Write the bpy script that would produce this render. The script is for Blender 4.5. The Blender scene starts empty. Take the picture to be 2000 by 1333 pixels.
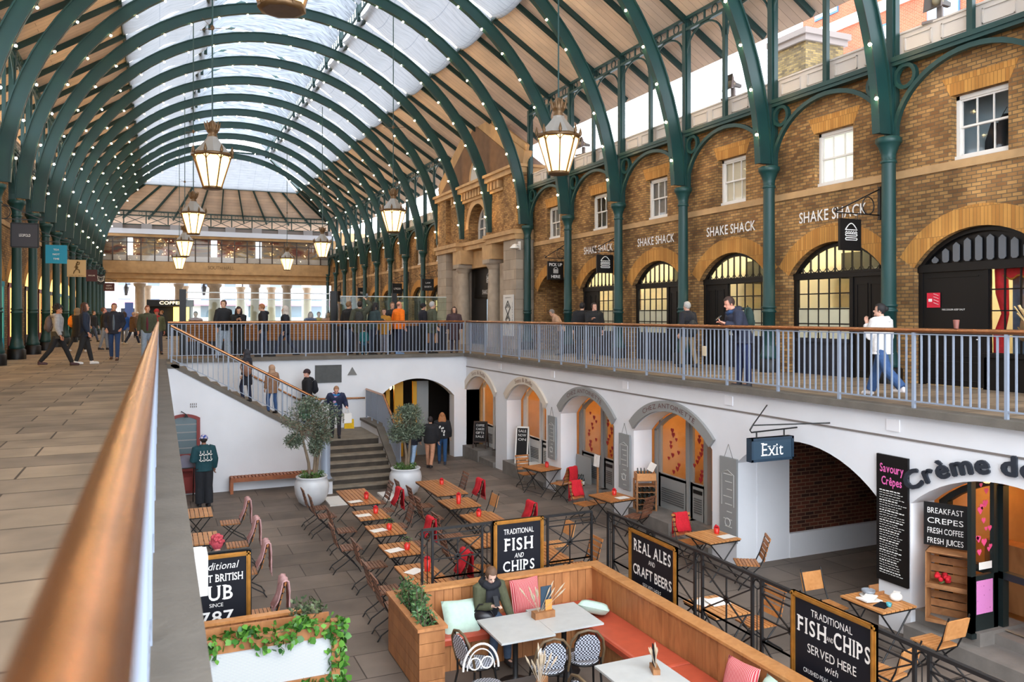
import bpy, math, random
from mathutils import Vector as V, Matrix as Mx
R = math.radians
random.seed(7)
C = bpy.context.scene.collection
SC = bpy.context.scene
# ------------------------------------------------------------------ camera, sky, exposure
TH = math.atan(688/1560.0)
cd = bpy.data.cameras.new('camera'); cam = bpy.data.objects.new('camera', cd); C.objects.link(cam)
cam.location = (0, 0, 1.42); cam.rotation_euler = (math.pi/2, 0, -TH)
cd.sensor_width = 36; cd.lens = 36*1560/2000.0; cd.shift_y = -0.025
cd.clip_start = .05; cd.clip_end = 400
cd.dof.use_dof = True; cd.dof.focus_distance = 14.0; cd.dof.aperture_fstop = 3.2
SC.camera = cam
SC.view_settings.view_transform = 'Standard'; SC.view_settings.look = 'None'
SC.view_settings.gamma = 1; SC.view_settings.use_curve_mapping = False
SC.view_settings.exposure = 1.27
w = bpy.data.worlds.new('overcast_sky'); SC.world = w; w.use_nodes = True
wn = w.node_tree.nodes; wl = w.node_tree.links
bg = wn['Background']; bg.inputs[0].default_value = (.93, .96, 1.0, 1); bg.inputs[1].default_value = 3.0
tcw = wn.new('ShaderNodeTexCoord'); nzw = wn.new('ShaderNodeTexNoise'); nzw.inputs['Scale'].default_value = 2.2
rpw = wn.new('ShaderNodeValToRGB')
rpw.color_ramp.elements[0].color = (.74, .85, 1.0, 1); rpw.color_ramp.elements[1].color = (.90, .96, 1.0, 1)
wl.new(tcw.outputs['Generated'], nzw.inputs['Vector']); wl.new(nzw.outputs['Fac'], rpw.inputs['Fac']); wl.new(rpw.outputs['Color'], bg.inputs[0])
def sunlamp():
    l = bpy.data.lights.new('soft_daylight', 'SUN'); l.energy = .6; l.angle = R(60); l.color = (1, .98, .95)
    o = bpy.data.objects.new('soft_daylight', l); C.objects.link(o); o.rotation_euler = (R(38), R(-14), 0)
sunlamp()
cy = SC.cycles
cy.max_bounces = 7; cy.diffuse_bounces = 4; cy.glossy_bounces = 3; cy.transmission_bounces = 5; cy.transparent_max_bounces = 10
cy.caustics_reflective = False; cy.caustics_refractive = False; cy.sample_clamp_indirect = 4.0; cy.sample_clamp_direct = 0

# ------------------------------------------------------------------ places of the hall (metres)
F0 = 1560.0; S_, C_ = math.sin(TH), math.cos(TH)
def fz(y): return -3.66+.0175*(27-y)              # the sunken court's paving falls slightly away
def on_floor(px, py, up=0):                        # point of the court seen at px,py, up metres over the paving
    y = 15.0
    for _ in range(12):
        z = fz(y)+up; d = F0*(z-1.42)/(616.5-py); u = (px-1000)/F0*d
        x = u*C_+d*S_; y = -u*S_+d*C_
    return x, y
def onz(px, py, z):
    d = F0*(z-1.42)/(616.5-py); u = (px-1000)/F0*d
    return u*C_+d*S_, -u*S_+d*C_
def onx(px, py, X):
    t = (px-1000)/F0; Y = X*(C_-t*S_)/(S_+t*C_); d = X*S_+Y*C_
    return Y, 1.42+(616.5-py)*d/F0
def ony(px, py, Y):
    t = (px-1000)/F0; X = Y*(S_+t*C_)/(C_-t*S_); d = X*S_+Y*C_
    return X, 1.42+(616.5-py)*d/F0
def kY(k): return 12.15+3.6*k
XC, ZC = 4.88, 4.98                                # centre of the arched ribs
XR, XL = 14.0, -4.24                               # iron columns
XW, XWL = 14.3, -4.55                              # brick walls
COURT_X0, COURT_X1, COURT_Y1 = .14, 10.15, 27.1    # faces of the court walls

# ------------------------------------------------------------------ mesh helpers
class MB:
    def __init__(s): s.v = []; s.f = []; s.m = []; s.s = []; s.M = Mx.Identity(4)
    def add(s, vs, fs, mi=0, sm=False):
        n = len(s.v)
        s.v += [tuple(s.M @ V(p)) for p in vs]
        for f in fs: s.f.append(tuple(i+n for i in f)); s.m.append(mi); s.s.append(sm)
    def box(s, c, d, mi=0, rot=None):
        x, y, z = d[0]/2, d[1]/2, d[2]/2
        vs = [V((a*x, b*y, e*z)) for e in (-1, 1) for b in (-1, 1) for a in (-1, 1)]
        if rot is not None: vs = [rot @ p for p in vs]
        c = V(c); s.add([p+c for p in vs], [(0, 2, 3, 1), (4, 5, 7, 6), (0, 1, 5, 4), (2, 6, 7, 3), (0, 4, 6, 2), (1, 3, 7, 5)], mi)
    def bb(s, a, b, mi=0):
        s.box([(a[i]+b[i])/2 for i in range(3)], [abs(b[i]-a[i]) for i in range(3)], mi)
    def bar(s, p, q, w_, h_, mi=0, up=(0, 0, 1)):
        p, q = V(p), V(q); d = (q-p); L = d.length
        if L < 1e-6: return
        d.normalize(); up = V(up)
        if abs(d.dot(up)) > .98: up = V((1, 0, 0)) if abs(d.x) < .9 else V((0, 1, 0))
        u = d.cross(up).normalized(); v = u.cross(d)
        vs = [p+a*u*w_/2+b*v*h_/2+t*d*L for t in (0, 1) for b in (-1, 1) for a in (-1, 1)]
        s.add(vs, [(0, 2, 3, 1), (4, 5, 7, 6), (0, 1, 5, 4), (2, 6, 7, 3), (0, 4, 6, 2), (1, 3, 7, 5)], mi)
    def tube(s, pts, r, n=8, mi=0, closed=False, sm=True, caps=True, ell=None):
        P = [V(p) for p in pts]; k = len(P)
        rr = r if isinstance(r, (list, tuple)) else [r]*k
        T = []
        for i in range(k):
            a = P[(i-1) % k] if (i > 0 or closed) else P[i]; b = P[(i+1) % k] if (i < k-1 or closed) else P[i]
            t = (b-a); T.append(t.normalized() if t.length > 1e-9 else V((0, 0, 1)))
        up = V((0, 0, 1)) if abs(T[0].z) < .9 else V((0, 1, 0))
        u = T[0].cross(up).normalized(); vs = []
        for i in range(k):
            u = (u-T[i]*u.dot(T[i]))
            u = u.normalized() if u.length > 1e-6 else T[i].orthogonal().normalized()
            v = T[i].cross(u)
            ru, rv = (rr[i] if isinstance(rr[i], (list, tuple)) else (rr[i], rr[i]))
            for j in range(n):
                a = 2*math.pi*j/n; vs.append(P[i]+u*math.cos(a)*ru+v*math.sin(a)*rv)
        fs = []
        for i in range(k if closed else k-1):
            for j in range(n):
                a, b = i*n+j, i*n+(j+1) % n; c, d = ((i+1) % k)*n+(j+1) % n, ((i+1) % k)*n+j
                fs.append((a, b, c, d))
        s.add(vs, fs, mi, sm)
        if caps and not closed:
            s.add([vs[j] for j in range(n)], [tuple(reversed(range(n)))], mi); s.add([vs[(k-1)*n+j] for j in range(n)], [tuple(range(n))], mi)
    def cyl(s, p, q, r, r2=None, n=12, mi=0, sm=True): s.tube([p, q], [r, r if r2 is None else r2], n, mi, sm=sm)
    def lathe(s, prof, n=20, c=(0, 0, 0), mi=0, sm=True, caps=True):
        vs = []; fs = []; k = len(prof)
        for r, z in prof:
            for j in range(n):
                a = 2*math.pi*j/n; vs.append((c[0]+r*math.cos(a), c[1]+r*math.sin(a), c[2]+z))
        for i in range(k-1):
            for j in range(n): fs.append((i*n+j, i*n+(j+1) % n, (i+1)*n+(j+1) % n, (i+1)*n+j))
        s.add(vs, fs, mi, sm)
        if caps:
            if prof[0][0] > 1e-4: s.add(vs[:n], [tuple(reversed(range(n)))], mi)
            if prof[-1][0] > 1e-4: s.add(vs[-n:], [tuple(range(n))], mi)
    def sph(s, c, r, n=12, m=8, mi=0, rot=None, keep=None):
        r = (r, r, r) if not isinstance(r, (tuple, list)) else r; vs = []; fs = []
        for i in range(m+1):
            t = math.pi*i/m
            for j in range(n):
                a = 2*math.pi*j/n; vs.append(V((r[0]*math.sin(t)*math.cos(a), r[1]*math.sin(t)*math.sin(a), r[2]*math.cos(t))))
        for i in range(m):
            for j in range(n):
                f = (i*n+j, (i+1)*n+j, (i+1)*n+(j+1) % n, i*n+(j+1) % n)
                if keep is None or keep(sum((vs[q] for q in f), V())/4): fs.append(f)
        if rot is not None: vs = [rot @ p for p in vs]
        c = V(c); s.add([p+c for p in vs], fs, mi, True)
    def prism(s, poly, o, u, v, w_, mi=0):                       # polygon in (u,v) pushed along w
        o, u, v, w_ = V(o), V(u), V(v), V(w_); n = len(poly)
        a = [o+u*p[0]+v*p[1] for p in poly]; b = [p+w_ for p in a]
        s.add(a+b, [tuple(range(n)), tuple(reversed(range(n, 2*n)))]+[(i, i+n, (i+1) % n+n, (i+1) % n) for i in range(n)], mi)
    def ring(s, pts_in, pts_out, w_, mi=0):                      # strip between two polylines, pushed along w
        w_ = V(w_); n = len(pts_in); vs = [V(p) for p in pts_in]+[V(p) for p in pts_out]; vs = vs+[p+w_ for p in vs]; fs = []
        for i in range(n-1):
            a, b, c, d = i, i+1, n+i+1, n+i; k = 2*n
            fs += [(a, b, c, d), (d+k, c+k, b+k, a+k), (a, a+k, b+k, b), (d, c, c+k, d+k)]
        fs += [(0, n, 3*n, 2*n), (n-1, 3*n-1, 4*n-1, 2*n-1)]
        s.add(vs, fs, mi)
    def build(s, name, mat, par=None):
        me = bpy.data.meshes.new(name); me.from_pydata(s.v, [], s.f)
        for m in (mat if isinstance(mat, (list, tuple)) else [mat]): me.materials.append(m)
        me.polygons.foreach_set('material_index', s.m); me.polygons.foreach_set('use_smooth', s.s); me.update()
        o = bpy.data.objects.new(name, me); C.objects.link(o)
        if par is not None: o.parent = par
        return o
def tag(o, label, cat, group=None, kind=None):
    o['label'] = label; o['category'] = cat
    if group: o['group'] = group
    if kind: o['kind'] = kind
    return o
def thing(name, label, cat, loc=(0, 0, 0), rz=0, group=None):
    o = bpy.data.objects.new(name, None); C.objects.link(o); o.location = loc; o.rotation_euler = (0, 0, rz); o.empty_display_size = .2
    return tag(o, label, cat, group)
def struct(name, mb, mat, label=None, cat=None):
    o = mb.build(name, mat); o['kind'] = 'structure'
    if label: o['label'] = label
    if cat: o['category'] = cat
    return o
def copy_tree(o, par=None):
    c = o.copy(); C.objects.link(c)
    if par is not None: c.parent = par
    for ch in list(o.children): copy_tree(ch, c)
    return c
ORD = ['first', 'second', 'third', 'fourth', 'fifth', 'sixth', 'seventh', 'eighth', 'ninth', 'tenth', 'eleventh', 'twelfth', 'thirteenth', 'fourteenth', 'fifteenth', 'sixteenth', 'seventeenth', 'eighteenth', 'nineteenth', 'twentieth']
def arc(c, r, a0, a1, n): return [(c[0]+r*math.cos(a0+(a1-a0)*i/n), c[1]+r*math.sin(a0+(a1-a0)*i/n)) for i in range(n+1)]
def segarc(h, rise, n=16, x0=0, z0=0):                           # segmental arch of half width h and rise, left to right
    r = (h*h+rise*rise)/(2*rise); zc = rise-r; a = math.asin(min(1, h/r))
    return [(x0+r*math.sin(-a+2*a*i/n), z0+zc+r*math.cos(-a+2*a*i/n)) for i in range(n+1)]

# ------------------------------------------------------------------ materials
def nm(name):
    m = bpy.data.materials.new(name); m.use_nodes = True
    return m, m.node_tree.nodes, m.node_tree.links, m.node_tree.nodes['Principled BSDF']
MATS = {}
def lin(c): return tuple(((x/255)/12.92 if x/255 <= .04045 else ((x/255+.055)/1.055)**2.4) for x in c)
def pbr(name, rgb, rough=.6, metal=0, var=0, scale=6, bump=0, bscale=40, coat=0, spec=.5, objvar=0, srgb=True):
    if name in MATS: return MATS[name]
    m, n, l, b = nm(name); c = lin(rgb) if srgb else rgb
    b.inputs['Base Color'].default_value = (*c, 1); b.inputs['Roughness'].default_value = rough; b.inputs['Metallic'].default_value = metal
    b.inputs['Specular IOR Level'].default_value = spec; b.inputs['Coat Weight'].default_value = coat
    tc = n.new('ShaderNodeTexCoord')
    src = None
    if var:
        nz = n.new('ShaderNodeTexNoise'); nz.inputs['Scale'].default_value = scale; nz.inputs['Detail'].default_value = 4
        l.new(tc.outputs['Object'], nz.inputs['Vector'])
        rp = n.new('ShaderNodeValToRGB'); rp.color_ramp.elements[0].position = .3; rp.color_ramp.elements[1].position = .7
        rp.color_ramp.elements[0].color = (*[max(0, x*(1-var)) for x in c], 1); rp.color_ramp.elements[1].color = (*[min(1, x*(1+var)) for x in c], 1)
        l.new(nz.outputs['Fac'], rp.inputs['Fac']); src = rp.outputs['Color']; l.new(src, b.inputs['Base Color'])
    if objvar:
        oi = n.new('ShaderNodeObjectInfo'); hs = n.new('ShaderNodeHueSaturation'); mr = n.new('ShaderNodeMapRange')
        mr.inputs['To Min'].default_value = 1-objvar; mr.inputs['To Max'].default_value = 1+objvar
        l.new(oi.outputs['Random'], mr.inputs['Value']); l.new(mr.outputs['Result'], hs.inputs['Value'])
        if src: l.new(src, hs.inputs['Color'])
        else: hs.inputs['Color'].default_value = (*c, 1)
        l.new(hs.outputs['Color'], b.inputs['Base Color'])
    if bump:
        bz = n.new('ShaderNodeTexNoise'); bz.inputs['Scale'].default_value = bscale; bz.inputs['Detail'].default_value = 5
        bp = n.new('ShaderNodeBump'); bp.inputs['Strength'].default_value = bump; bp.inputs['Distance'].default_value = .02
        l.new(tc.outputs['Object'], bz.inputs['Vector']); l.new(bz.outputs['Fac'], bp.inputs['Height']); l.new(bp.outputs['Normal'], b.inputs['Normal'])
    MATS[name] = m; return m
def emit(name, rgb, k, base=None, sampling=None):
    if name in MATS: return MATS[name]
    m, n, l, b = nm(name); c = lin(rgb); b.inputs['Base Color'].default_value = (*(lin(base) if base else c), 1)
    b.inputs['Emission Color'].default_value = (*c, 1); b.inputs['Emission Strength'].default_value = k; b.inputs['Roughness'].default_value = .4
    if sampling: m.cycles.emission_sampling = sampling
    MATS[name] = m; return m
def wallco(n, l, us=1, vs=1):                                    # runs a 2D pattern over upright and level faces alike
    tc = n.new('ShaderNodeTexCoord'); ge = n.new('ShaderNodeNewGeometry'); sp = n.new('ShaderNodeSeparateXYZ'); sn = n.new('ShaderNodeSeparateXYZ')
    l.new(tc.outputs['Object'], sp.inputs[0]); l.new(ge.outputs['True Normal'], sn.inputs[0])
    def M(op, a, b=None):
        q = n.new('ShaderNodeMath'); q.operation = op
        for i, x in enumerate((a, b)):
            if x is None: continue
            if isinstance(x, (int, float)): q.inputs[i].default_value = x
            else: l.new(x, q.inputs[i])
        return q.outputs[0]
    ax = M('GREATER_THAN', M('ABSOLUTE', sn.outputs[0]), .7); az = M('GREATER_THAN', M('ABSOLUTE', sn.outputs[2]), .7)
    u = M('ADD', M('MULTIPLY', sp.outputs[1], ax), M('MULTIPLY', sp.outputs[0], M('SUBTRACT', 1, ax)))
    v = M('ADD', M('MULTIPLY', sp.outputs[1], az), M('MULTIPLY', sp.outputs[2], M('SUBTRACT', 1, az)))
    cb = n.new('ShaderNodeCombineXYZ'); l.new(M('MULTIPLY', u, us), cb.inputs[0]); l.new(M('MULTIPLY', v, vs), cb.inputs[1])
    return tc, cb.outputs[0]
def brickmat(name, c1, c2, mortar, bw=.225, bh=.075, ms=.010, dirt=.35, rough=.85, offset=.5, big=.9):
    m, n, l, b = nm(name); tc, co = wallco(n, l)
    bt = n.new('ShaderNodeTexBrick'); bt.offset = offset
    bt.inputs['Scale'].default_value = 1; bt.inputs['Brick Width'].default_value = bw; bt.inputs['Row Height'].default_value = bh
    bt.inputs['Mortar Size'].default_value = ms; bt.inputs['Mortar Smooth'].default_value = .3; bt.inputs['Bias'].default_value = 0
    bt.inputs['Color1'].default_value = (*lin(c1), 1); bt.inputs['Color2'].default_value = (*lin(c2), 1); bt.inputs['Mortar'].default_value = (*lin(mortar), 1)
    l.new(co, bt.inputs['Vector'])
    nz = n.new('ShaderNodeTexNoise'); nz.inputs['Scale'].default_value = big; nz.inputs['Detail'].default_value = 6; l.new(tc.outputs['Object'], nz.inputs['Vector'])
    rp = n.new('ShaderNodeValToRGB'); rp.color_ramp.elements[0].position = .35; rp.color_ramp.elements[1].position = .65
    rp.color_ramp.elements[0].color = (1-dirt, 1-dirt, 1-dirt, 1); rp.color_ramp.elements[1].color = (1.1, 1.08, 1.05, 1)
    mx = n.new('ShaderNodeMixRGB'); mx.blend_type = 'MULTIPLY'; mx.inputs[0].default_value = 1
    l.new(nz.outputs['Fac'], rp.inputs['Fac']); l.new(bt.outputs['Color'], mx.inputs[1]); l.new(rp.outputs['Color'], mx.inputs[2]); l.new(mx.outputs[0], b.inputs['Base Color'])
    bp = n.new('ShaderNodeBump'); bp.inputs['Strength'].default_value = .5; bp.inputs['Distance'].default_value = .008; bp.invert = True
    l.new(bt.outputs['Fac'], bp.inputs['Height']); l.new(bp.outputs['Normal'], b.inputs['Normal']); b.inputs['Roughness'].default_value = rough
    b.inputs['Specular IOR Level'].default_value = .25
    MATS[name] = m; return m
def woodmat(name, c1, c2, rough=.45, sc=(3, 3, 30), objvar=.18, coat=0):
    m, n, l, b = nm(name); tc = n.new('ShaderNodeTexCoord'); mp = n.new('ShaderNodeMapping'); mp.inputs['Scale'].default_value = sc
    nz = n.new('ShaderNodeTexNoise'); nz.inputs['Scale'].default_value = 1; nz.inputs['Detail'].default_value = 6; nz.inputs['Distortion'].default_value = 1.2
    rp = n.new('ShaderNodeValToRGB'); rp.color_ramp.elements[0].position = .3; rp.color_ramp.elements[1].position = .7
    rp.color_ramp.elements[0].color = (*lin(c1), 1); rp.color_ramp.elements[1].color = (*lin(c2), 1)
    l.new(tc.outputs['Object'], mp.inputs[0]); l.new(mp.outputs[0], nz.inputs['Vector']); l.new(nz.outputs['Fac'], rp.inputs['Fac'])
    ge = n.new('ShaderNodeNewGeometry'); oi = n.new('ShaderNodeObjectInfo'); ad = n.new('ShaderNodeMath'); ad.operation = 'ADD'
    fr = n.new('ShaderNodeMath'); fr.operation = 'FRACT'; mr = n.new('ShaderNodeMapRange'); mr.inputs['To Min'].default_value = 1-objvar; mr.inputs['To Max'].default_value = 1+objvar
    l.new(ge.outputs['Random Per Island'], ad.inputs[0]); l.new(oi.outputs['Random'], ad.inputs[1]); l.new(ad.outputs[0], fr.inputs[0]); l.new(fr.outputs[0], mr.inputs['Value'])
    hs = n.new('ShaderNodeHueSaturation'); l.new(rp.outputs['Color'], hs.inputs['Color']); l.new(mr.outputs['Result'], hs.inputs['Value']); l.new(hs.outputs['Color'], b.inputs['Base Color'])
    b.inputs['Roughness'].default_value = rough; b.inputs['Coat Weight'].default_value = coat
    MATS[name] = m; return m
def sheetmat(name, rgb, trans=.55, wrinkle=.4, bar_shadows=True):       # white cloth that lets daylight through
    m, n, l, b = nm(name); n.remove(b); out = n['Material Output']
    tc = n.new('ShaderNodeTexCoord'); nz = n.new('ShaderNodeTexNoise'); nz.inputs['Scale'].default_value = 2.6; nz.inputs['Detail'].default_value = 7; nz.inputs['Distortion'].default_value = .8
    mp = n.new('ShaderNodeMapping'); mp.inputs['Scale'].default_value = (.6, 2.2, .6); l.new(tc.outputs['Object'], mp.inputs[0]); l.new(mp.outputs[0], nz.inputs['Vector'])
    rp = n.new('ShaderNodeValToRGB'); rp.color_ramp.elements[0].position = .32; rp.color_ramp.elements[1].position = .62; c = lin(rgb)
    rp.color_ramp.elements[0].color = (*[x*(1-wrinkle) for x in c], 1); rp.color_ramp.elements[1].color = (*c, 1); l.new(nz.outputs['Fac'], rp.inputs['Fac'])
    d = n.new('ShaderNodeBsdfDiffuse'); t = n.new('ShaderNodeBsdfTranslucent'); mx = n.new('ShaderNodeMixShader'); mx.inputs[0].default_value = trans
    col = rp.outputs['Color']
    if bar_shadows:  # shadow lines of the roof glazing bars, painted into the cloth colour
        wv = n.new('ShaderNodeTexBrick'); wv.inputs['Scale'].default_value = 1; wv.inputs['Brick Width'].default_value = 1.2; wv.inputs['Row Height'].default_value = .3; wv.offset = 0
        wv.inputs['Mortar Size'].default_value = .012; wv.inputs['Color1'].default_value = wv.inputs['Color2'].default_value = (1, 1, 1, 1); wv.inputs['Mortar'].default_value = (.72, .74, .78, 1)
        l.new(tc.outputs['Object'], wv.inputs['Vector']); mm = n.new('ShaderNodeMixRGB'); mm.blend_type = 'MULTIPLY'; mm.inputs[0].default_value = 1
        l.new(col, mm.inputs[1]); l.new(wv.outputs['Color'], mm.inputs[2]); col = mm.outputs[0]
    l.new(col, d.inputs[0]); l.new(col, t.inputs[0]); l.new(d.outputs[0], mx.inputs[1]); l.new(t.outputs[0], mx.inputs[2]); l.new(mx.outputs[0], out.inputs[0])
    MATS[name] = m; return m
def glassmat(name, tint=(1, 1, 1), gl=.12, haze=0, hz=(255, 255, 255)):   # thin pane: clear with a faint reflection
    m, n, l, b = nm(name); n.remove(b); out = n['Material Output']
    t = n.new('ShaderNodeBsdfTransparent'); t.inputs[0].default_value = (*tint, 1); g = n.new('ShaderNodeBsdfGlossy'); g.inputs['Roughness'].default_value = .03
    mx = n.new('ShaderNodeMixShader'); fr = n.new('ShaderNodeFresnel'); fr.inputs[0].default_value = 1.45; ge = n.new('ShaderNodeNewGeometry'); sb = n.new('ShaderNodeMath'); sb.operation = 'SUBTRACT'; sb.use_clamp = True
    l.new(fr.outputs[0], sb.inputs[0]); l.new(ge.outputs['Backfacing'], sb.inputs[1]); l.new(sb.outputs[0], mx.inputs[0]); l.new(t.outputs[0], mx.inputs[1]); l.new(g.outputs[0], mx.inputs[2]); last = mx.outputs[0]
    if haze:
        d = n.new('ShaderNodeBsdfTranslucent'); d.inputs[0].default_value = (*lin(hz), 1); m2 = n.new('ShaderNodeMixShader'); m2.inputs[0].default_value = haze
        l.new(last, m2.inputs[1]); l.new(d.outputs[0], m2.inputs[2]); last = m2.outputs[0]
    l.new(last, out.inputs[0]); MATS[name] = m; return m
def patmat(name, kind, c1, c2, scale, rough=.7, ratio=.5):       # printed or woven two-colour pattern
    m, n, l, b = nm(name); tc = n.new('ShaderNodeTexCoord')
    if kind == 'stripe':
        wv = n.new('ShaderNodeTexWave'); wv.wave_type = 'BANDS'; wv.bands_direction = 'X'; wv.inputs['Scale'].default_value = scale; fac = wv.outputs['Fac']; l.new(tc.outputs['Object'], wv.inputs['Vector'])
    elif kind == 'stripez':
        wv = n.new('ShaderNodeTexWave'); wv.wave_type = 'BANDS'; wv.bands_direction = 'Z'; wv.inputs['Scale'].default_value = scale; fac = wv.outputs['Fac']; l.new(tc.outputs['Object'], wv.inputs['Vector'])
    elif kind == 'check':
        wv = n.new('ShaderNodeTexChecker'); wv.inputs['Scale'].default_value = scale; fac = wv.outputs['Fac']; l.new(tc.outputs['Object'], wv.inputs['Vector'])
    elif kind == 'dots':
        wv = n.new('ShaderNodeTexVoronoi'); wv.inputs['Scale'].default_value = scale; wv.inputs['Randomness'].default_value = .25; fac = wv.outputs['Distance']; l.new(tc.outputs['Object'], wv.inputs['Vector'])
    else:
        wv = n.new('ShaderNodeTexNoise'); wv.inputs['Scale'].default_value = scale; wv.inputs['Detail'].default_value = 3; fac = wv.outputs['Fac']; l.new(tc.outputs['Object'], wv.inputs['Vector'])
    rp = n.new('ShaderNodeValToRGB'); rp.color_ramp.interpolation = 'LINEAR'; rp.color_ramp.elements[0].position = ratio-.06; rp.color_ramp.elements[1].position = ratio+.06
    rp.color_ramp.elements[0].color = (*lin(c1), 1); rp.color_ramp.elements[1].color = (*lin(c2), 1)
    l.new(fac, rp.inputs['Fac']); l.new(rp.outputs['Color'], b.inputs['Base Color']); b.inputs['Roughness'].default_value = rough
    MATS[name] = m; return m
def leafmat(name, c1, c2, rough=.5):
    m, n, l, b = nm(name); ge = n.new('ShaderNodeNewGeometry'); rp = n.new('ShaderNodeValToRGB')
    rp.color_ramp.elements[0].color = (*lin(c1), 1); rp.color_ramp.elements[1].color = (*lin(c2), 1)
    l.new(ge.outputs['Random Per Island'], rp.inputs['Fac']); l.new(rp.outputs['Color'], b.inputs['Base Color']); b.inputs['Roughness'].default_value = rough
    b.inputs['Transmission Weight'].default_value = 0; MATS[name] = m; return m

GREEN = pbr('green_iron', (16, 58, 57), .48, 0, .12, 1.5)
GREEND = pbr('dark_green_iron', (18, 52, 50), .5, 0, .12, 2)
BRICK = brickmat('yellow_stock_brick', (194, 150, 94), (134, 96, 60), (116, 98, 76), bw=.2, dirt=.5)
BRICKA = brickmat('gauged_brick', (204, 150, 80), (176, 122, 62), (150, 112, 66), bw=.075, bh=.5, ms=.006, dirt=.25)
BRICKD = brickmat('dark_red_brick', (104, 56, 40), (58, 34, 30), (128, 100, 80), dirt=.4)
BRICKR = brickmat('bright_red_brick', (176, 92, 66), (160, 80, 56), (170, 120, 100), dirt=.1)
STONE = pbr('pale_stone', (168, 152, 134), .8, 0, .14, 3, .25, 30)
STONEY = pbr('tan_stone', (184, 148, 104), .8, 0, .16, 2, .25, 30)
STONEB = brickmat('ashlar_stone', (178, 164, 148), (160, 146, 130), (120, 106, 92), bw=.9, bh=.42, ms=.008, dirt=.15)
COPING = pbr('coping_stone', (104, 98, 90), .85, 0, .16, 2.5, .3, 25)
FLAGS = brickmat('york_flagstones', (150, 132, 112), (122, 108, 94), (74, 64, 56), bw=1.15, bh=.62, ms=.012, dirt=.3, rough=.7, offset=.37, big=1.4)
FLAGS2 = brickmat('court_flagstones', (128, 116, 106), (106, 96, 88), (70, 62, 56), bw=1.25, bh=.8, ms=.010, dirt=.25, rough=.65, offset=.4, big=1.1)
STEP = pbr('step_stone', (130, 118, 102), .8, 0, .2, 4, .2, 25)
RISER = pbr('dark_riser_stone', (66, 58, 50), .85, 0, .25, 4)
PLASTER = pbr('white_painted_wall', (224, 225, 229), .75, 0, .035, 1.1, .06, 14)
WHITE = pbr('white_paint', (228, 224, 218), .5)
OFFWHITE = pbr('panel_grey_white', (206, 198, 190), .55)
GREYT = pbr('plain_and_shadow_line_grey', (120, 112, 108), .7)  # plain grey of fittings, also the painted shade line on the court wall
BLACK = pbr('black_paint', (15, 14, 15), .45, spec=.35)
BLACKI = pbr('black_iron', (20, 20, 22), .45)
STEELB = pbr('blue_grey_steel', (140, 150, 166), .4, .0)
GREYP = pbr('grey_joinery', (142, 142, 140), .5)
BRONZE = pbr('copper_rail', (176, 122, 84), .26, .9, .12, 14, .06, 60)
BRASS = pbr('aged_brass', (104, 78, 50), .4, .5, .15, 8)
GOLD = pbr('gilt_frame', (176, 122, 52), .38, .55, .2, 10)
NAVY = pbr('navy_board', (13, 16, 26), .6, spec=.3)
NAVYC = pbr('navy_cladding', (24, 28, 42), .55)
SLATE = pbr('dark_slate_blue', (46, 66, 82), .45)
LETW = pbr('white_lettering', (232, 230, 226), .6)
LETD = pbr('dark_lettering', (34, 38, 46), .5)
BOARDS = brickmat('ceiling_boards', (222, 202, 184), (208, 188, 172), (158, 138, 124), bw=7.2, bh=.28, ms=.008, dirt=.12)
ZINC = pbr('zinc_lantern_cap', (150, 146, 140), .5, .3)
OAK = woodmat('banquette_timber', (150, 96, 56), (184, 126, 78), .5, (6, 6, 1.5), .12)
TEAK = woodmat('teak_slats', (150, 92, 48), (186, 124, 68), .4, (8, 8, 8), .16)
TEAKD = woodmat('weathered_dark_slats', (92, 56, 40), (140, 96, 72), .45, (8, 8, 8), .22)
TEAKL = woodmat('light_beech', (182, 122, 68), (206, 146, 90), .42, (8, 8, 8), .1)
CRATE = woodmat('crate_timber', (134, 88, 52), (168, 116, 72), .6, (6, 6, 6), .15)
RED = pbr('red_wool', (196, 24, 40), .9, 0, .12, 30)
REDC = pbr('red_enamel', (206, 40, 30), .35)
PINK = pbr('pink_wool', (206, 162, 162), .9, 0, .1, 30)
MINT = pbr('mint_linen', (178, 200, 186), .9, 0, .05, 20, .1, 60)
LEATHER = pbr('terracotta_leather', (176, 76, 52), .42, 0, .08, 8)
MARBLE = pbr('white_marble', (182, 183, 181), .3, 0, .05, 7)
CANDY = patmat('red_ticking', 'stripe', (176, 50, 62), (214, 150, 146), 16, .9, .6)
GLASS = glassmat('window_glass')
GLASSG = glassmat('greenish_screen_glass', (.86, .95, .92), .2, .05, (210, 235, 228))
LAMPG = emit('lamp_glass', (255, 206, 128), 2.2)
LAMPC = emit('lamp_mantle', (255, 236, 190), 12)
BULB = emit('string_bulb', (255, 214, 150), 85)
WARMW = emit('warm_lit_window', (255, 196, 104), .9, None, 'NONE')
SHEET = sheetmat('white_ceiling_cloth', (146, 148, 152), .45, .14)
FILM = sheetmat('clear_roof_film', (150, 156, 164), .6, .5, False)
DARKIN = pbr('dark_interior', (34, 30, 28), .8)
WARMIN = pbr('warm_interior_wall', (206, 160, 104), .8, 0, .1, 3)
CREAMIN = pbr('cream_interior_wall', (214, 206, 176), .7)
PAPER = pbr('paper', (226, 220, 212), .8)
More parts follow.
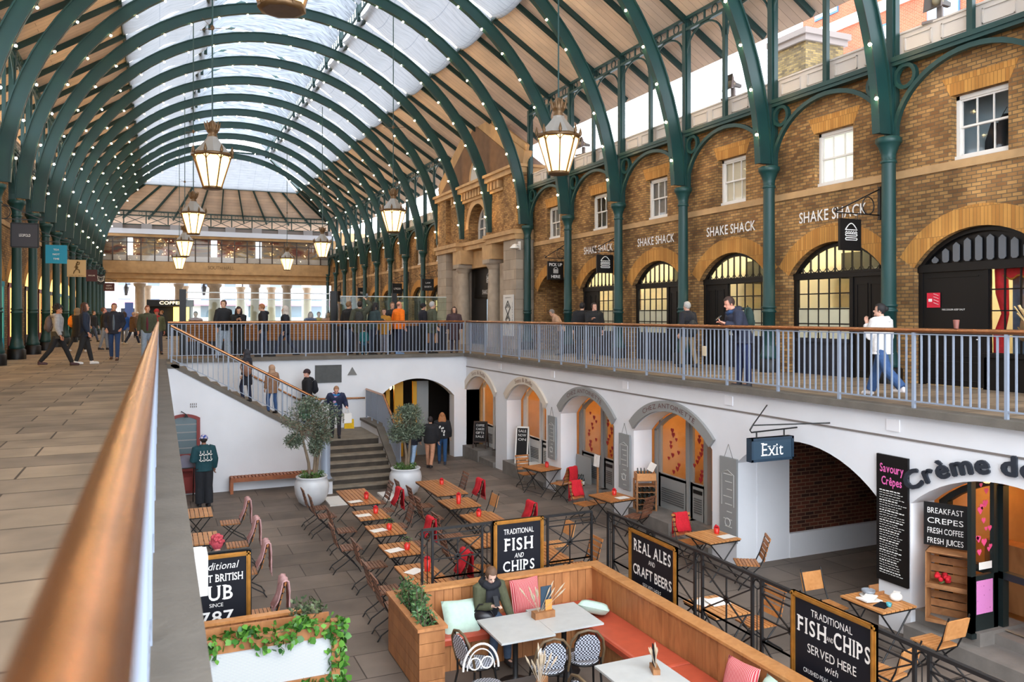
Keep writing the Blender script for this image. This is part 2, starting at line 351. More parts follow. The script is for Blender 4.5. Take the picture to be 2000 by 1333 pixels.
# ================================================================== THE SETTING
K0, K1, KEND = -4, 15, 17
Y0, YE = kY(K0), 73.35
def slab(a, b): m = MB(); m.bb(a, b); return m
m = MB()
m.bb((-9, -14, -.3), (-.13, 27.3, 0)); m.bb((10.3, -14, -.3), (18.5, 27.3, 0)); m.bb((-9, 27.3, -.3), (18.5, 118, 0))
struct('floor', m, FLAGS, 'worn flagstone walkways around the sunken court', 'floor')
m = MB()                                                         # court paving, gently sloping
xs = (-.3, 17.0); ys = (-8, 32)
vs = [(x, y, fz(y)-b) for b in (0, .25) for y in ys for x in xs]
m.add(vs, [(0, 1, 3, 2), (6, 7, 5, 4), (0, 4, 5, 1), (2, 3, 7, 6), (0, 2, 6, 4), (1, 5, 7, 3)])
struct('floor', m, FLAGS2, 'grey flagstone floor of the sunken court', 'floor')

def arch_panel(mb, a0, a1, zb, zt, oc, oh, spring, crown, P, t0, t1, mi=0, n=16, sill=None):
    """wall a0..a1 by zb..zt with an arched opening, P(a,z,t) -> point, t0 front, t1 back"""
    ar = segarc(oh, crown-spring, n, oc, spring)
    def quad(p, q, r, s_): mb.add([p, q, r, s_], [(0, 1, 2, 3)], mi)
    for t in (t0, t1):
        quad(P(a0, zb, t), P(oc-oh, zb, t), P(oc-oh, zt, t), P(a0, zt, t)); quad(P(oc+oh, zb, t), P(a1, zb, t), P(a1, zt, t), P(oc+oh, zt, t))
        for i in range(n): quad(P(ar[i][0], ar[i][1], t), P(ar[i+1][0], ar[i+1][1], t), P(ar[i+1][0], zt, t), P(ar[i][0], zt, t))
        if sill: quad(P(oc-oh, zb, t), P(oc+oh, zb, t), P(oc+oh, sill, t), P(oc-oh, sill, t))
    for i in range(n): quad(P(ar[i][0], ar[i][1], t0), P(ar[i+1][0], ar[i+1][1], t0), P(ar[i+1][0], ar[i+1][1], t1), P(ar[i][0], ar[i][1], t1))
    for sgn in (-1, 1): quad(P(oc+sgn*oh, sill or zb, t0), P(oc+sgn*oh, spring, t0), P(oc+sgn*oh, spring, t1), P(oc+sgn*oh, sill or zb, t1))
    quad(P(a0, zt, t0), P(a1, zt, t0), P(a1, zt, t1), P(a0, zt, t1)); quad(P(a0, zb, t0), P(a0, zt, t0), P(a0, zt, t1), P(a0, zb, t1)); quad(P(a1, zb, t0), P(a1, zt, t0), P(a1, zt, t1), P(a1, zb, t1))

# ---- upper brick walls, one arch and one sash opening to every bay
def brick_wall(xf, sg, ks, name, label, passage=()):
    m = MB(); P = lambda a, z, t: (xf+sg*t, a, z)
    for k in ks:
        a0, a1 = kY(k), kY(k)+3.6; c = a0+1.8
        arch_panel(m, a0, a1, 0, 4.28, c, 1.43, 2.4, 3.14, P, 0, .35)
        for (u0, u1, z0, z1) in ((a0, c-.58, 4.28, 6.9), (c+.58, a1, 4.28, 6.9), (c-.58, c+.58, 4.28, 4.47), (c-.58, c+.58, 5.75, 6.9)):
            m.bb((xf, u0, z0), (xf+sg*.35, u1, z1))
        ar = segarc(1.43, .74, 16, c, 2.4); r = (1.43**2+.74**2)/(2*.74); zc = 3.14-r
        ao = [(c+(p[0]-c)*(r+.42)/r, zc+(p[1]-zc)*(r+.42)/r) for p in ar]
        m.ring([P(p[0], p[1], -.006) for p in ar], [P(p[0], p[1], -.006) for p in ao], (sg*.03, 0, 0), 1)
        for i in (0,): m.prism([(-.60, 5.75), (.60, 5.75), (.78, 6.12), (-.78, 6.12)], P(c, 0, -.006), (0, 1, 0), (0, 0, 1), (sg*.03, 0, 0), 1)
        m.bb((xf-sg*.035, a0, 4.30), (xf+sg*.05, a1, 4.46), 2)
    return struct(name, m, [BRICK, BRICKA, STONEY], label, 'wall')
brick_wall(XW, 1, [k for k in range(-3, 17) if k not in (5, 6, 7)], 'wall_right', 'yellow brick arcade wall behind the right row of iron columns')
brick_wall(XWL, -1, list(range(-3, 17)), 'wall_left', 'yellow brick arcade wall behind the left row of iron columns')
# closing bodies of the shops behind the walls
m = MB()
for (xa, xb) in ((17.6, 17.9),): m.bb((xa, Y0, 0), (xb, YE, 6.9), 0)
m.bb((14.66, Y0, 3.75), (17.7, YE, 4.0)); m.bb((14.66, Y0, 6.7), (17.9, YE, 6.9), 1); m.bb((14.66, Y0, 0), (17.7, Y0+.2, 6.8))
for k in range(-3, 17): m.bb((14.66, kY(k)-.08, 0), (17.7, kY(k)+.08, 6.75))
struct('wall_right', m, [CREAMIN, GREYT], 'cream inner walls of the right-hand shops', 'wall')
m = MB(); m.bb((-8.2, Y0, 0), (-8, YE, 6.9)); m.bb((-8, Y0, 3.75), (-4.92, YE, 4.0)); m.bb((-8.2, Y0, 6.7), (-4.92, YE, 6.9))
struct('wall_left', m, WARMIN, 'inner walls of the left-hand shops', 'wall')

# ---- court walls
AR = [(25.75, 1.40, -1.32, -.70), (22.0, 1.42, -1.30, -.68), (18.25, 1.42, -1.30, -.68), (14.5, 1.45, -1.28, -.68), (10.65, 1.66, -1.42, -.78), (7.0, 1.42, -1.36, -.80), (3.3, 1.42, -1.36, -.80)]
P = lambda a, z, t: (COURT_X1+t, a, z)
m = MB(); edge = [27.1, 23.87, 20.12, 16.37, 12.56, 8.72, 5.15, 1.4]
for (c, h, sp, cr), e1, e0 in zip(AR, edge[:-1], edge[1:]): arch_panel(m, e0, e1, -4.3, -.03, c, h, sp, cr, P, 0, .5)
m.bb((10.15, -8, -4.3), (10.65, 1.4, -.03))
struct('wall_right', m, PLASTER, 'white arcade wall of the sunken court under the right walkway', 'wall')
m = MB(); m.bb((10.135, -8, -.435), (10.16, 27.1, -.405)); struct('trim_1', m, GREYT, 'thin grey line along the white court wall', 'trim')  # grey fillet whose colour stands in for a shaded groove
P = lambda a, z, t: (a, COURT_Y1+t, z)
m = MB(); arch_panel(m, 6.4, 10.65, -4.3, -.03, 8.3, 1.38, -1.45, -.80, P, 0, .5); m.bb((-.2, 27.1, -4.3), (6.4, 27.6, -.03))
struct('wall_back', m, PLASTER, 'white end wall of the sunken court', 'wall')
m = MB(); m.bb((-.12, -8, -4.3), (.14, 27.2, -.03)); struct('wall_left', m, PLASTER, 'white court wall below the near walkway', 'wall')
# rooms behind the court arches
m = MB(); m.bb((13.3, -8, -4.3), (13.5, 8.72, -.2)); m.bb((13.3, 12.56, -4.3), (13.5, 30, -.2)); m.bb((10.65, -8, -.32), (13.5, 30, -.2))
for e in edge: m.bb((10.66, e-.12, -4.3), (13.4, e+.12, -.25))
struct('wall_right', m, WARMIN, 'warm inner walls of the court-level shops', 'wall')
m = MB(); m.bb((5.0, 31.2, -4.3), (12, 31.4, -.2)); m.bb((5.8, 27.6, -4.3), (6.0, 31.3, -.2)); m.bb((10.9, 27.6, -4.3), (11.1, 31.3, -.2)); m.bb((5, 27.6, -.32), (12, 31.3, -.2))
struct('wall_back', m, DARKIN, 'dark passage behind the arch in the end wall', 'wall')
# exit passage: white dado and dark brick lining
m = MB(); m.bb((11.45, 12.36, -2.92), (17.2, 12.5, -.3), 0); m.bb((10.64, 12.3, -4.2), (11.45, 12.5, -.3), 1); m.bb((11.45, 12.28, -4.2), (17.2, 12.5, -2.92), 1); m.bb((17.0, 8.7, -4.2), (17.2, 12.5, -.3), 0); m.bb((13.4, 8.6, -4.2), (17.2, 8.84, -.3), 0); m.bb((10.66, 8.84, -4.2), (13.4, 8.9, -.3), 1); m.bb((13.3, 8.6, -.45), (17.2, 12.5, -.25), 1)
struct('wall_right', m, [BRICKD, PLASTER], 'dark red brick lining inside the exit passage', 'wall')

# ---- stone copings
m = MB(); m.bb((-.13, -8, -.05), (.18, 27.0, .06)); m.bb((.18, 26.95, -.05), (10.0, 27.32, .06)); m.bb((10.0, -8, -.05), (10.34, 27.32, .06))
struct('trim_2', m, COPING, 'grey stone coping around the top of the court', 'trim')

# ---- stairs
rs = .1707; ST = 24.4
m = MB()
for i in range(14):                                              # upper flight, down to the right
    x0 = .14+i*.305; z = -.0-rs*i; m.bb((x0, ST, -4.2), (x0+.305, 27.1, z-rs*.0), 0)
m.bb((4.40, 24.7, -4.2), (6.32, 27.1, -2.39), 0)
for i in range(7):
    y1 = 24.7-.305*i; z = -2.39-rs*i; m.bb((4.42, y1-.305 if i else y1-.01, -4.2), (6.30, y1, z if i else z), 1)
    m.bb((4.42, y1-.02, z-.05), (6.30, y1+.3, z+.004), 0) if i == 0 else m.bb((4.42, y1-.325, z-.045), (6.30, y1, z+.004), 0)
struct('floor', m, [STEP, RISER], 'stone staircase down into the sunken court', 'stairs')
m = MB()                                                          # white side wall of the upper flight
poly = [(.14, -4.3), (4.44, -4.3), (4.44, -2.42), (.42, -.06), (.14, -.06)]
m.prism(poly, (0, 24.15, 0), (1, 0, 0), (0, 0, 1), (0, .26, 0))
struct('wall_front', m, PLASTER, 'white triangular side wall of the staircase', 'wall')
m = MB(); m.bar((.3, 24.27, .06), (4.48, 24.27, -2.38), .34, .11); m.bb((.14, 24.1, -.05), (.5, 24.44, .06)); struct('trim_3', m, COPING, 'sloping stone edge above the stair wall', 'trim')
m = MB()                                                          # right string wall of the lower flight
poly = [(27.1, -4.2), (27.1, -2.15), (24.75, -2.15), (22.75, -3.25), (22.55, -3.25), (22.55, -4.2)]
m.prism(poly, (6.30, 0, 0), (0, 1, 0), (0, 0, 1), (.3, 0, 0)); m.prism([(22.75, -4.2), (22.75, -3.2), (22.5, -3.2), (22.5, -4.2)], (4.1, 0, 0), (0, 1, 0), (0, 0, 1), (.33, 0, 0))
struct('wall_front', m, PLASTER, 'low white walls flanking the lower steps', 'wall')
m = MB()
m.bar((6.45, 27.1, -2.12), (6.45, 24.75, -2.12), .38, .08); m.bar((6.45, 24.78, -2.12), (6.45, 22.72, -3.24), .38, .08); m.bb((6.26, 22.45, -3.28), (6.75, 22.78, -3.2)); m.bb((4.05, 22.45, -3.22), (4.47, 22.8, -3.15))
struct('trim_4', m, COPING, 'stone capping beside the lower steps', 'trim')

# ---- roof: boarded slopes, white cloths, lantern
def zr(x): return 10.17+.64*(XR-(XC+abs(x-XC)))                   # underside of the roof
RX = lambda x, sg: x if sg > 0 else 2*XC-x
for sg, nme in ((1, 'right'), (-1, 'left')):
    m = MB(); xa, xb = 15.6, 11.0
    vs = [(RX(x, sg), y, zr(x)+b) for b in (.06, .2) for y in (Y0, YE+1.3) for x in (xa, xb)]
    m.add(vs, [(0, 1, 3, 2), (6, 7, 5, 4), (0, 4, 5, 1), (2, 3, 7, 6), (0, 2, 6, 4), (1, 5, 7, 3)])
    struct('ceiling', m, BOARDS, 'boarded %s slope of the market roof' % nme, 'roof')
m = MB()                                                          # hip at the far end
m.add([(XC+10.7, YE+1.3, 9.15), (XC-10.7, YE+1.3, 9.15), (XC-6.1, 70.9, 12.12), (XC+6.1, 70.9, 12.12)], [(0, 1, 2, 3)]); m.add([(XC+10.7, YE+1.3, 9.3), (XC-10.7, YE+1.3, 9.3), (XC-6.1, 70.9, 12.27), (XC+6.1, 70.9, 12.27)], [(3, 2, 1, 0)])
struct('ceiling', m, BOARDS, 'boarded slope closing the far end of the roof', 'roof')
# rafters
def rafter(sg, first):
    m = MB(); m.bar((RX(15.45, sg), 0, zr(15.45)-.03), (RX(11.0, sg), 0, zr(11.0)-.03), .09, .2); m.bar((RX(14, sg), 0, zr(14)-.15), (RX(11.6, sg), 0, zr(11.6)-.15), .02, .02); return m.build('rafter', GREEND)
for sg, nme in ((1, 'right'), (-1, 'left')):
    o0 = None; j = 0
    for i in range(-2, 2*(KEND-1)+1):
        o = rafter(sg, 0) if o0 is None else o0.copy()
        if o0 is None: o0 = o
        else: C.objects.link(o)
        o.location = (0, kY(i/2.0), 0); o['kind'] = 'structure'; o['label'] = 'dark green rafter under the boarded %s roof slope' % nme
m = MB()
for sg in (1, -1):
    for x in (11.0, 8.0): m.bar((RX(x, sg), Y0, zr(x)), (RX(x, sg), 70.9 if x > 9 else 66.2, zr(x)), .12, .16)
struct('ceiling', m, GREEND, 'dark green purlins of the roof', 'roof')
m = MB()                                                          # end hip rafters and edge beams
for i in range(11):
    t = (i-5)/5.0; m.bar((XC+t*9.6, YE+.6, 9.55), (XC+t*6.1*.98, 70.9, 12.0), .09, .16)
m.bar((XC-9.2, YE, 9.95), (XC-3, 66.2, 14.2), .14, .25); m.bar((XC+9.2, YE, 9.95), (XC+3, 66.2, 14.2), .14, .25)
m.bar((XC-6.1, 70.9, 12.05), (XC+6.1, 70.9, 12.05), .1, .14)
struct('ceiling', m, GREEND, 'dark green rafters of the far hip', 'roof')
# white cloths slung under the glazing, one per bay and side
def cloth(sg, seed):
    rnd = random.Random(seed); m = MB(); nx, ny = 14, 10; vs = []; fs = []
    ph = rnd.random()*6; dep = .42+.12*rnd.random()
    for j in range(ny+1):
        for i in range(nx+1):
            s_, t = i/nx, j/ny; x = 11.0+(7.75-11.0)*s_; sag = math.sin(math.pi*t)**.7*(.16+dep*.5*abs(math.sin(math.pi*s_*2+.2))**.8)
            vs.append((RX(x, sg), .08+3.44*t, zr(x)-.02-sag+.03*math.sin(7*s_*3+ph+5*t)))
    for j in range(ny):
        for i in range(nx): a = j*(nx+1)+i; fs.append((a, a+1, a+nx+2, a+nx+1))
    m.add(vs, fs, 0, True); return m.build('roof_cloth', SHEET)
for sg, nme in ((1, 'right'), (-1, 'left')):
    pr = [cloth(sg, q) for q in range(3)]; used = [0, 0, 0]
    for n_, k in enumerate(range(K0, K1)):
        q = n_ % 3; o = pr[q]
        if used[q]: o = pr[q].copy(); C.objects.link(o)
        used[q] = 1; o.location = (0, kY(k), 0)
        tag(o, 'white cloth slung under the %s glazed roof slope, %s from the far gable' % (nme, ORD[K1-1-k] if K1-1-k < 20 else 'last'), 'roof cloth', 'white cloths under the roof glazing')
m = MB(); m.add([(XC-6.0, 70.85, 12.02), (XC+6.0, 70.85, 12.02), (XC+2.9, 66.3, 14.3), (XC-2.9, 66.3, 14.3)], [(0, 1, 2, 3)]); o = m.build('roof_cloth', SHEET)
tag(o, 'white cloth across the far hip of the roof', 'roof cloth', 'white cloths under the roof glazing')
m = MB()                                                          # glazing bars above the cloths
for sg in (1, -1):
    y = Y0
    while y < 66.2: m.bar((RX(11, sg), y, zr(11)+.12), (RX(7.9, sg), y, zr(7.9)+.12), .04, .06); y += .6
struct('ceiling', m, WHITE, 'glazing bars above the white cloths', 'roof')
# lantern along the ridge
ZL0, ZL1, ZRG = 14.25, 15.75, 17.4
m = MB()
for sg in (1, -1):
    x = RX(7.75, sg)
    for z in (ZL0, ZL0+.5, ZL0+1.0, ZL1): m.bar((x, Y0, z), (x, 66.3, z), .06, .1 if z in (ZL0, ZL1) else .035)
    y = Y0
    while y < 66.4: m.bar((x, y, ZL0), (x, y, ZL1), .035, .05); y += .45
    for k in range(K0, K1+1):
        m.bar((x, kY(k), ZL0-.3), (x, kY(k), ZL1), .14, .14); m.bar((x, kY(k), ZL1), (XC, kY(k), ZRG), .1, .14)
        m.tube([(x, kY(k), ZL1-.7), (x+(XC-x)*.1, kY(k), ZL1-.25), (x+(XC-x)*.3, kY(k), ZL1-.02), (x+(XC-x)*.55, kY(k), ZL1+.05)], .05, 6)
m.bar((XC, Y0, ZRG), (XC, 66.3, ZRG), .1, .16)
for e in (0, 1): m.bar((RX(7.75, 1), 66.3, ZL0+e*1.5), (RX(7.75, -1), 66.3, ZL0+e*1.5), .1, .12)
struct('ceiling', m, GREEN, 'green iron frame of the glazed ridge lantern', 'roof')
m = MB()
for sg in (1, -1):
    y = Y0
    while y < 66.3: m.bar((RX(7.9, sg), y, ZL1), (XC, y, ZRG), .04, .06); y += .6
struct('ceiling', m, WHITE, 'white glazing bars of the ridge lantern', 'roof')
def film(seed):
    rnd = random.Random(seed); m = MB(); nx, ny = 16, 9; vs = []; fs = []; ph = rnd.random()*9
    for j in range(ny+1):
        for i in range(nx+1):
            s_, t = i/nx, j/ny; x = 2.05+5.66*s_; sag = .55*math.sin(math.pi*s_)*.0+.30*math.sin(math.pi*t)*(.5+.5*math.sin(9*s_+ph))
            edge = max(0, abs(s_-.5)*2-.72)/.28
            vs.append((x, .1+3.4*t, 15.35-sag*.5-edge*.75+.05*math.sin(11*t+ph+13*s_)))
    for j in range(ny):
        for i in range(nx): a = j*(nx+1)+i; fs.append((a, a+1, a+nx+2, a+nx+1))
    m.add(vs, fs, 0, True); return m.build('roof_film', FILM)
pr = [film(q) for q in range(2)]; used = [0, 0]
for n_, k in enumerate(range(K0, K1)):
    q = n_ % 2; o = pr[q]
    if used[q]: o = pr[q].copy(); C.objects.link(o)
    used[q] = 1; o.location = (0, kY(k), 0)
    tag(o, 'wrinkled clear sheeting inside the ridge lantern, %s from the far gable' % ORD[min(19, K1-1-k)], 'roof sheeting', 'clear sheeting inside the lantern')

# ---- far end screen
m = MB(); YB = YE
m.bb((-4.9, YB, 4.15), (14.6, YB+.5, 4.95)); m.bb((-4.9, YB-.18, 4.95), (14.6, YB+.5, 5.12)); m.bb((-4.9, YB-.08, 5.12), (14.6, YB+.5, 5.95)); m.bb((-4.9, YB-.12, 4.5), (14.6, YB, 4.56))
m.bb((-4.9, YB-.1, 7.98), (14.6, YB+.5, 8.2)); m.bb((-8, YB, 0), (-4.6, YB+.5, 9)); m.bb((14.4, YB, 0), (18, YB+.5, 9))
struct('wall_back', m, STONEY, 'tan stone screen across the far end of the hall', 'wall')
m = MB(); m.bb((-4.9, YB-.35, 8.2), (14.6, YB+.3, 8.62)); struct('trim_5', m, pbr('pale_blue_white', (198, 204, 216), .4), 'pale gutter above the far windows', 'trim')
m = MB(); m.bb((-4.9, YB, 8.62), (14.6, YB+.3, 9.0))
for i in range(9): m.bb((-3.6+i*2.2, YB-.25, 8.62), (-2.8+i*2.2, YB, 9.05), 1)
struct('trim_6', m, [GREYT, pbr('grey_box', (150, 148, 150), .6)], 'grey parapet blocks above the far gutter', 'trim')
m = MB()                                                          # far truss
m.bar((-4.6, YB, 9.75), (14.4, YB, 9.75), .12, .1); m.bar((-4.6, YB, 10.1), (14.4, YB, 10.1), .12, .1); m.bar((-4.6, YB, 9.0), (14.4, YB, 9.0), .12, .08)
for i in range(12):
    x = XC-9.3+i*1.69; m.bar((x, YB, 9.0), (x, YB, 10.1), .09, .09)
    if i < 11:
        m.bar((x, YB, 9.0), (x+1.69, YB, 9.75), .05, .05); m.bar((x, YB, 9.75), (x+1.69, YB, 9.0), .05, .05)
        m.tube([(x+.42+.14*math.cos(a*.7), YB, 9.925+.14*math.sin(a*.7)) for a in range(9)], .018, 5, closed=True); m.tube([(x+1.27+.14*math.cos(a*.7), YB, 9.925+.14*math.sin(a*.7)) for a in range(9)], .018, 5, closed=True)
struct('ceiling', m, GREEND, 'dark green iron truss across the far end', 'roof')
# ================================================================== LETTERING
GL = {}
def glyph(ch):
    if ch in GL: return GL[ch]
    cu = bpy.data.curves.new('g', 'FONT'); cu.body = ch; cu.size = 1; cu.resolution_u = 3; cu.fill_mode = 'FRONT'
    o = bpy.data.objects.new('g', cu); C.objects.link(o); dg = bpy.context.evaluated_depsgraph_get()
    me = bpy.data.meshes.new_from_object(o.evaluated_get(dg))
    vs = [(v.co.x, v.co.y) for v in me.vertices]; fs = [tuple(p.vertices) for p in me.polygons]
    bpy.data.objects.remove(o); bpy.data.curves.remove(cu); bpy.data.meshes.remove(me)
    if vs:
        x0 = min(v[0] for v in vs); x1 = max(v[0] for v in vs); vs = [(x-x0, y) for x, y in vs]; wd = x1-x0
    else: wd = .28
    GL[ch] = (vs, fs, wd); return GL[ch]
CAP = None
SERB = {'F': (.1,), 'I': (.5,), 'H': (.1, .9), 'P': (.1,), 'R': (.1, .92), 'A': (.05, .95), 'T': (.5,), 'N': (.08,), 'K': (.1, .92), 'M': (.07, .93), 'E': (.08,), 'L': (.1,), 'B': (.08,), 'D': (.08,), '7': (.4,), '1': (.62,), 'x': (.08, .92), 'i': (.5,), 'X': (.08, .92), 'Y': (.5,), 'V': ()}
SERT = {'F': (.1,), 'I': (.5,), 'H': (.1, .9), 'P': (.1,), 'R': (.1,), 'N': (.08, .92), 'K': (.1, .92), 'U': (.1, .9), 'L': (.1,), 'B': (.08,), 'D': (.08,), 'E': (.08,), 'M': (.07, .93), 'x': (.08, .92), 'V': (.06, .94), 'X': (.08, .92)}
def lay(s, cap, width=None, serif=False, bold=0, shear=0, track=.1):
    """flat outline of a line of writing, centred on x, baseline y=0"""
    k = cap/.729; V_ = []; F_ = []; x = 0
    for ch in s:
        vs, fs, wd = glyph(ch)
        if ch == ' ': x += .26; continue
        offs = [(0, 0)] if not bold else [(-bold, 0), (bold, 0), (0, bold), (0, -bold)]
        for q, (dx, dy) in enumerate(offs):
            n = len(V_); V_ += [(x+v[0]+dx, v[1]+dy, q*.002) for v in vs]; F_ += [tuple(i+n for i in f) for f in fs]
        if serif:
            low = ch.islower(); tp = .54 if low else .729
            for fr in SERB.get(ch, ()):
                n = len(V_); c = x+wd*fr; V_ += [(c-.11, 0, .009), (c+.11, 0, .009), (c+.11, .05, .009), (c-.11, .05, .009)]; F_.append((n, n+1, n+2, n+3))
            for fr in SERT.get(ch, ()):
                n = len(V_); c = x+wd*fr; V_ += [(c-.11, tp-.05, .009), (c+.11, tp-.05, .009), (c+.11, tp, .009), (c-.11, tp, .009)]; F_.append((n, n+1, n+2, n+3))
        x += wd+track
    x -= track; sx = (width/(x*k)) if width else 1
    return [((v[0]-x/2)*k*sx+shear*v[1]*k, v[1]*k, v[2]) for v in V_], F_, x*k*sx
FACE_X = (V((0, -1, 0)), V((0, 0, 1)), V((-1, 0, 0)))            # read looking towards +X
FACE_Y = (V((1, 0, 0)), V((0, 0, 1)), V((0, -1, 0)))             # read looking towards +Y
def write(mb, s, cap, o, B=FACE_Y, width=None, mi=0, dep=.004, curve=None, shift=0, **kw):
    vs, fs, L = lay(s, cap, width, **kw); o = V(o); out = []
    for (x, y, e) in vs:
        x += shift
        if curve:                                                # bend round a circle of that radius
            r = curve+y; a = x/curve; x, y = r*math.sin(a), r*math.cos(a)-curve
        out.append(o+B[0]*x+B[1]*y+B[2]*(dep+e*.5*cap))
    mb.add(out, fs, mi)
def lettering(par, lines, B, mat=None, name='lettering'):
    m = MB()
    for (s, cap, o, kw) in lines: write(m, s, cap, o, B, **kw)
    return m.build(name, mat or LETW, par)

# ================================================================== IRON COLUMNS, RIBS, BRACKETS
def make_column(x, sg, kind):
    t = thing('iron_column', '', 'column', (x, 0, 0))
    m = MB(); m.lathe([(.27, 0), (.27, .30), (.23, .34)], 8); m.build('plinth', BLACK, t)
    m = MB(); m.lathe([(.21, .34), (.235, .40), (.20, .46), (.175, .60), (.165, .66)], 16); m.build('base', GREEN, t)
    m = MB(); m.lathe([(.155, .66), (.152, 1.49), (.178, 1.50), (.178, 1.54), (.152, 1.55), (.152, 1.6), (.176, 1.61), (.176, 1.64), (.15, 1.66), (.138, 4.72)], 16); m.build('shaft', GREEN, t)
    m = MB(); m.lathe([(.138, 4.60), (.165, 4.62), (.165, 4.66), (.14, 4.68), (.15, 4.80), (.20, 4.95), (.24, 5.02), (.26, 5.04), (.26, 5.14), (.2, 5.16)], 8); m.build('capital', GREENC, t)
    m = MB(); m.bb((-.10+sg*.12, -.08, 5.16), (.10+sg*.12, .08, 9.95)); m.bb((-.06+sg*.12, -.12, 5.16), (.06+sg*.12, .12, 9.95)); m.build('upper_post', GREEN, t)
    return t
GREENC = pbr('green_iron_shade', (20, 64, 62), .45, 0, .1, 2)
def make_bracket(x, sg, base):
    """arched bracket between two columns with parapet beam, mid post and frieze; local y 0..3.6"""
    t = thing('arched_bracket', '', 'bracket', (x, 0, 0)); w_ = (.10, 0, 0); X0 = -.05+sg*.08
    m = MB(); m.bb((X0-.04, .08, 6.62), (X0+.14, 3.52, 6.70)); m.bb((X0-.07, .08, 6.70), (X0+.17, 3.52, 6.80)); m.build('beam', GREEN, t)
    h, cr, sp = 1.66, 6.60, 5.16; n = 24
    pin = [(X0, 1.8+h*math.cos(math.pi-math.pi*i/n), sp+(cr-.10-sp)*math.sin(math.pi*i/n)) for i in range(n+1)]
    pou = [(X0, 1.8+(h+.09)*math.cos(math.pi-math.pi*i/n), sp+(cr-sp)*math.sin(math.pi*i/n)) for i in range(n+1)]
    m = MB(); m.ring(pin, pou, w_); m.build('arch', GREEN, t)
    for c in (.36, 3.24):
        m = MB(); a = [(X0, c+.19*math.cos(q*.3491), 6.36+.19*math.sin(q*.3491)) for q in range(19)]; b = [(X0, c+.27*math.cos(q*.3491), 6.36+.27*math.sin(q*.3491)) for q in range(19)]
        m.ring(a, b, w_); m.build('spandrel_ring', GREEN, t)
    m = MB(); m.bb((X0+.0, 1.74, 6.8), (X0+.10, 1.86, 9.75)); m.build('mid_post', GREEN, t)
    m = MB(); m.bb((X0, 0, 9.72), (X0+.1, 3.6, 9.80)); m.bb((X0, 0, 10.06), (X0+.1, 3.6, 10.14))
    for q in range(4):
        c = .45+.9*q; m.tube([(X0+.05, c+.13*math.cos(j*.5236), 9.93+.13*math.sin(j*.5236)) for j in range(12)], .02, 5, closed=True)
    for q in range(3): m.bb((X0+.03, .9*q+.87, 9.8), (X0+.07, .9*q+.93, 10.06))
    for c in (.9, 2.7):
        m.tube([(X0+.05, c+.80*math.cos(math.pi*j/14), 9.05+.66*math.sin(math.pi*j/14)) for j in range(15)], .03, 6)
    m.build('frieze', GREEN, t)
    return t
def make_parapet(x, sg):
    t = thing('parapet_panel', '', 'panel', (x+sg*.26, 0, 0))
    m = MB(); m.bb((-.04, .04, 6.8), (.04, 3.56, 7.34)); m.build('board', OFFWHITE, t)
    m = MB(); s_ = -sg
    for q in range(4):
        a, b = .16+.86*q, .16+.86*q+.64; z0, z1 = 6.92, 7.22; xx = s_*.055
        for (y0, y1, u0, u1) in ((a, b, z0, z0+.025), (a, b, z1-.025, z1), (a, a+.025, z0, z1), (b-.025, b, z0, z1)): m.bb((xx-.018, y0, u0), (xx+.018, y1, u1))
    m.bb((s_*.06-.02, .04, 7.30), (s_*.06+.02, 3.56, 7.34)); m.build('moulding', OFFWHITE, t)
    return t
ends = lambda k: ORD[k+3] if 0 <= k+3 < 20 else 'far'
for sg, x, nme in ((1, XR, 'right'), (-1, XL, 'left')):
    c0 = make_column(x, sg, nme); b0 = make_bracket(x, sg, 0); p0 = make_parapet(x, sg); u = [0, 0, 0]
    for k in range(-3, KEND+1):
        if not (sg > 0 and k in (6, 7)):
            c = copy_tree(c0) if u[0] else c0; u[0] = 1; c.location.y = kY(k)
            tag(c, 'green cast iron column of the %s row, %s from the near end' % (nme, ends(k)), 'column', 'green iron columns of the %s row' % nme)
        if k < KEND and not (sg > 0 and k in (5, 6, 7)):
            b = copy_tree(b0) if u[1] else b0; u[1] = 1; b.location.y = kY(k)
            tag(b, 'green iron arch with ringed spandrels after the %s column of the %s row' % (ends(k), nme), 'arched bracket', 'green arched brackets of the %s row' % nme)
            p = copy_tree(p0) if u[2] else p0; u[2] = 1; p.location.y = kY(k)
            tag(p, 'pale panelled parapet board after the %s column of the %s row' % (ends(k), nme), 'parapet panel', 'parapet boards of the %s row' % nme)
def make_rib():
    t = thing('roof_rib', '', 'roof rib', (XC, 0, 0)); n = 44; a0, a1 = R(1.5), R(178.5)
    def A(r): return [(r*math.cos(a0+(a1-a0)*i/n), 0, ZC+r*math.sin(a0+(a1-a0)*i/n)) for i in range(n+1)]
    sh = lambda pts, d: [(p[0], p[1]+d, p[2]) for p in pts]
    m = MB(); m.ring(sh(A(8.80), -.05), sh(A(9.16), -.05), (0, .10, 0)); m.build('web', GREEN, t)
    m = MB(); m.ring(sh(A(8.76), -.10), sh(A(8.80), -.10), (0, .20, 0)); m.ring(sh(A(9.13), -.10), sh(A(9.17), -.10), (0, .20, 0)); m.build('flange', GREEN, t)
    return t
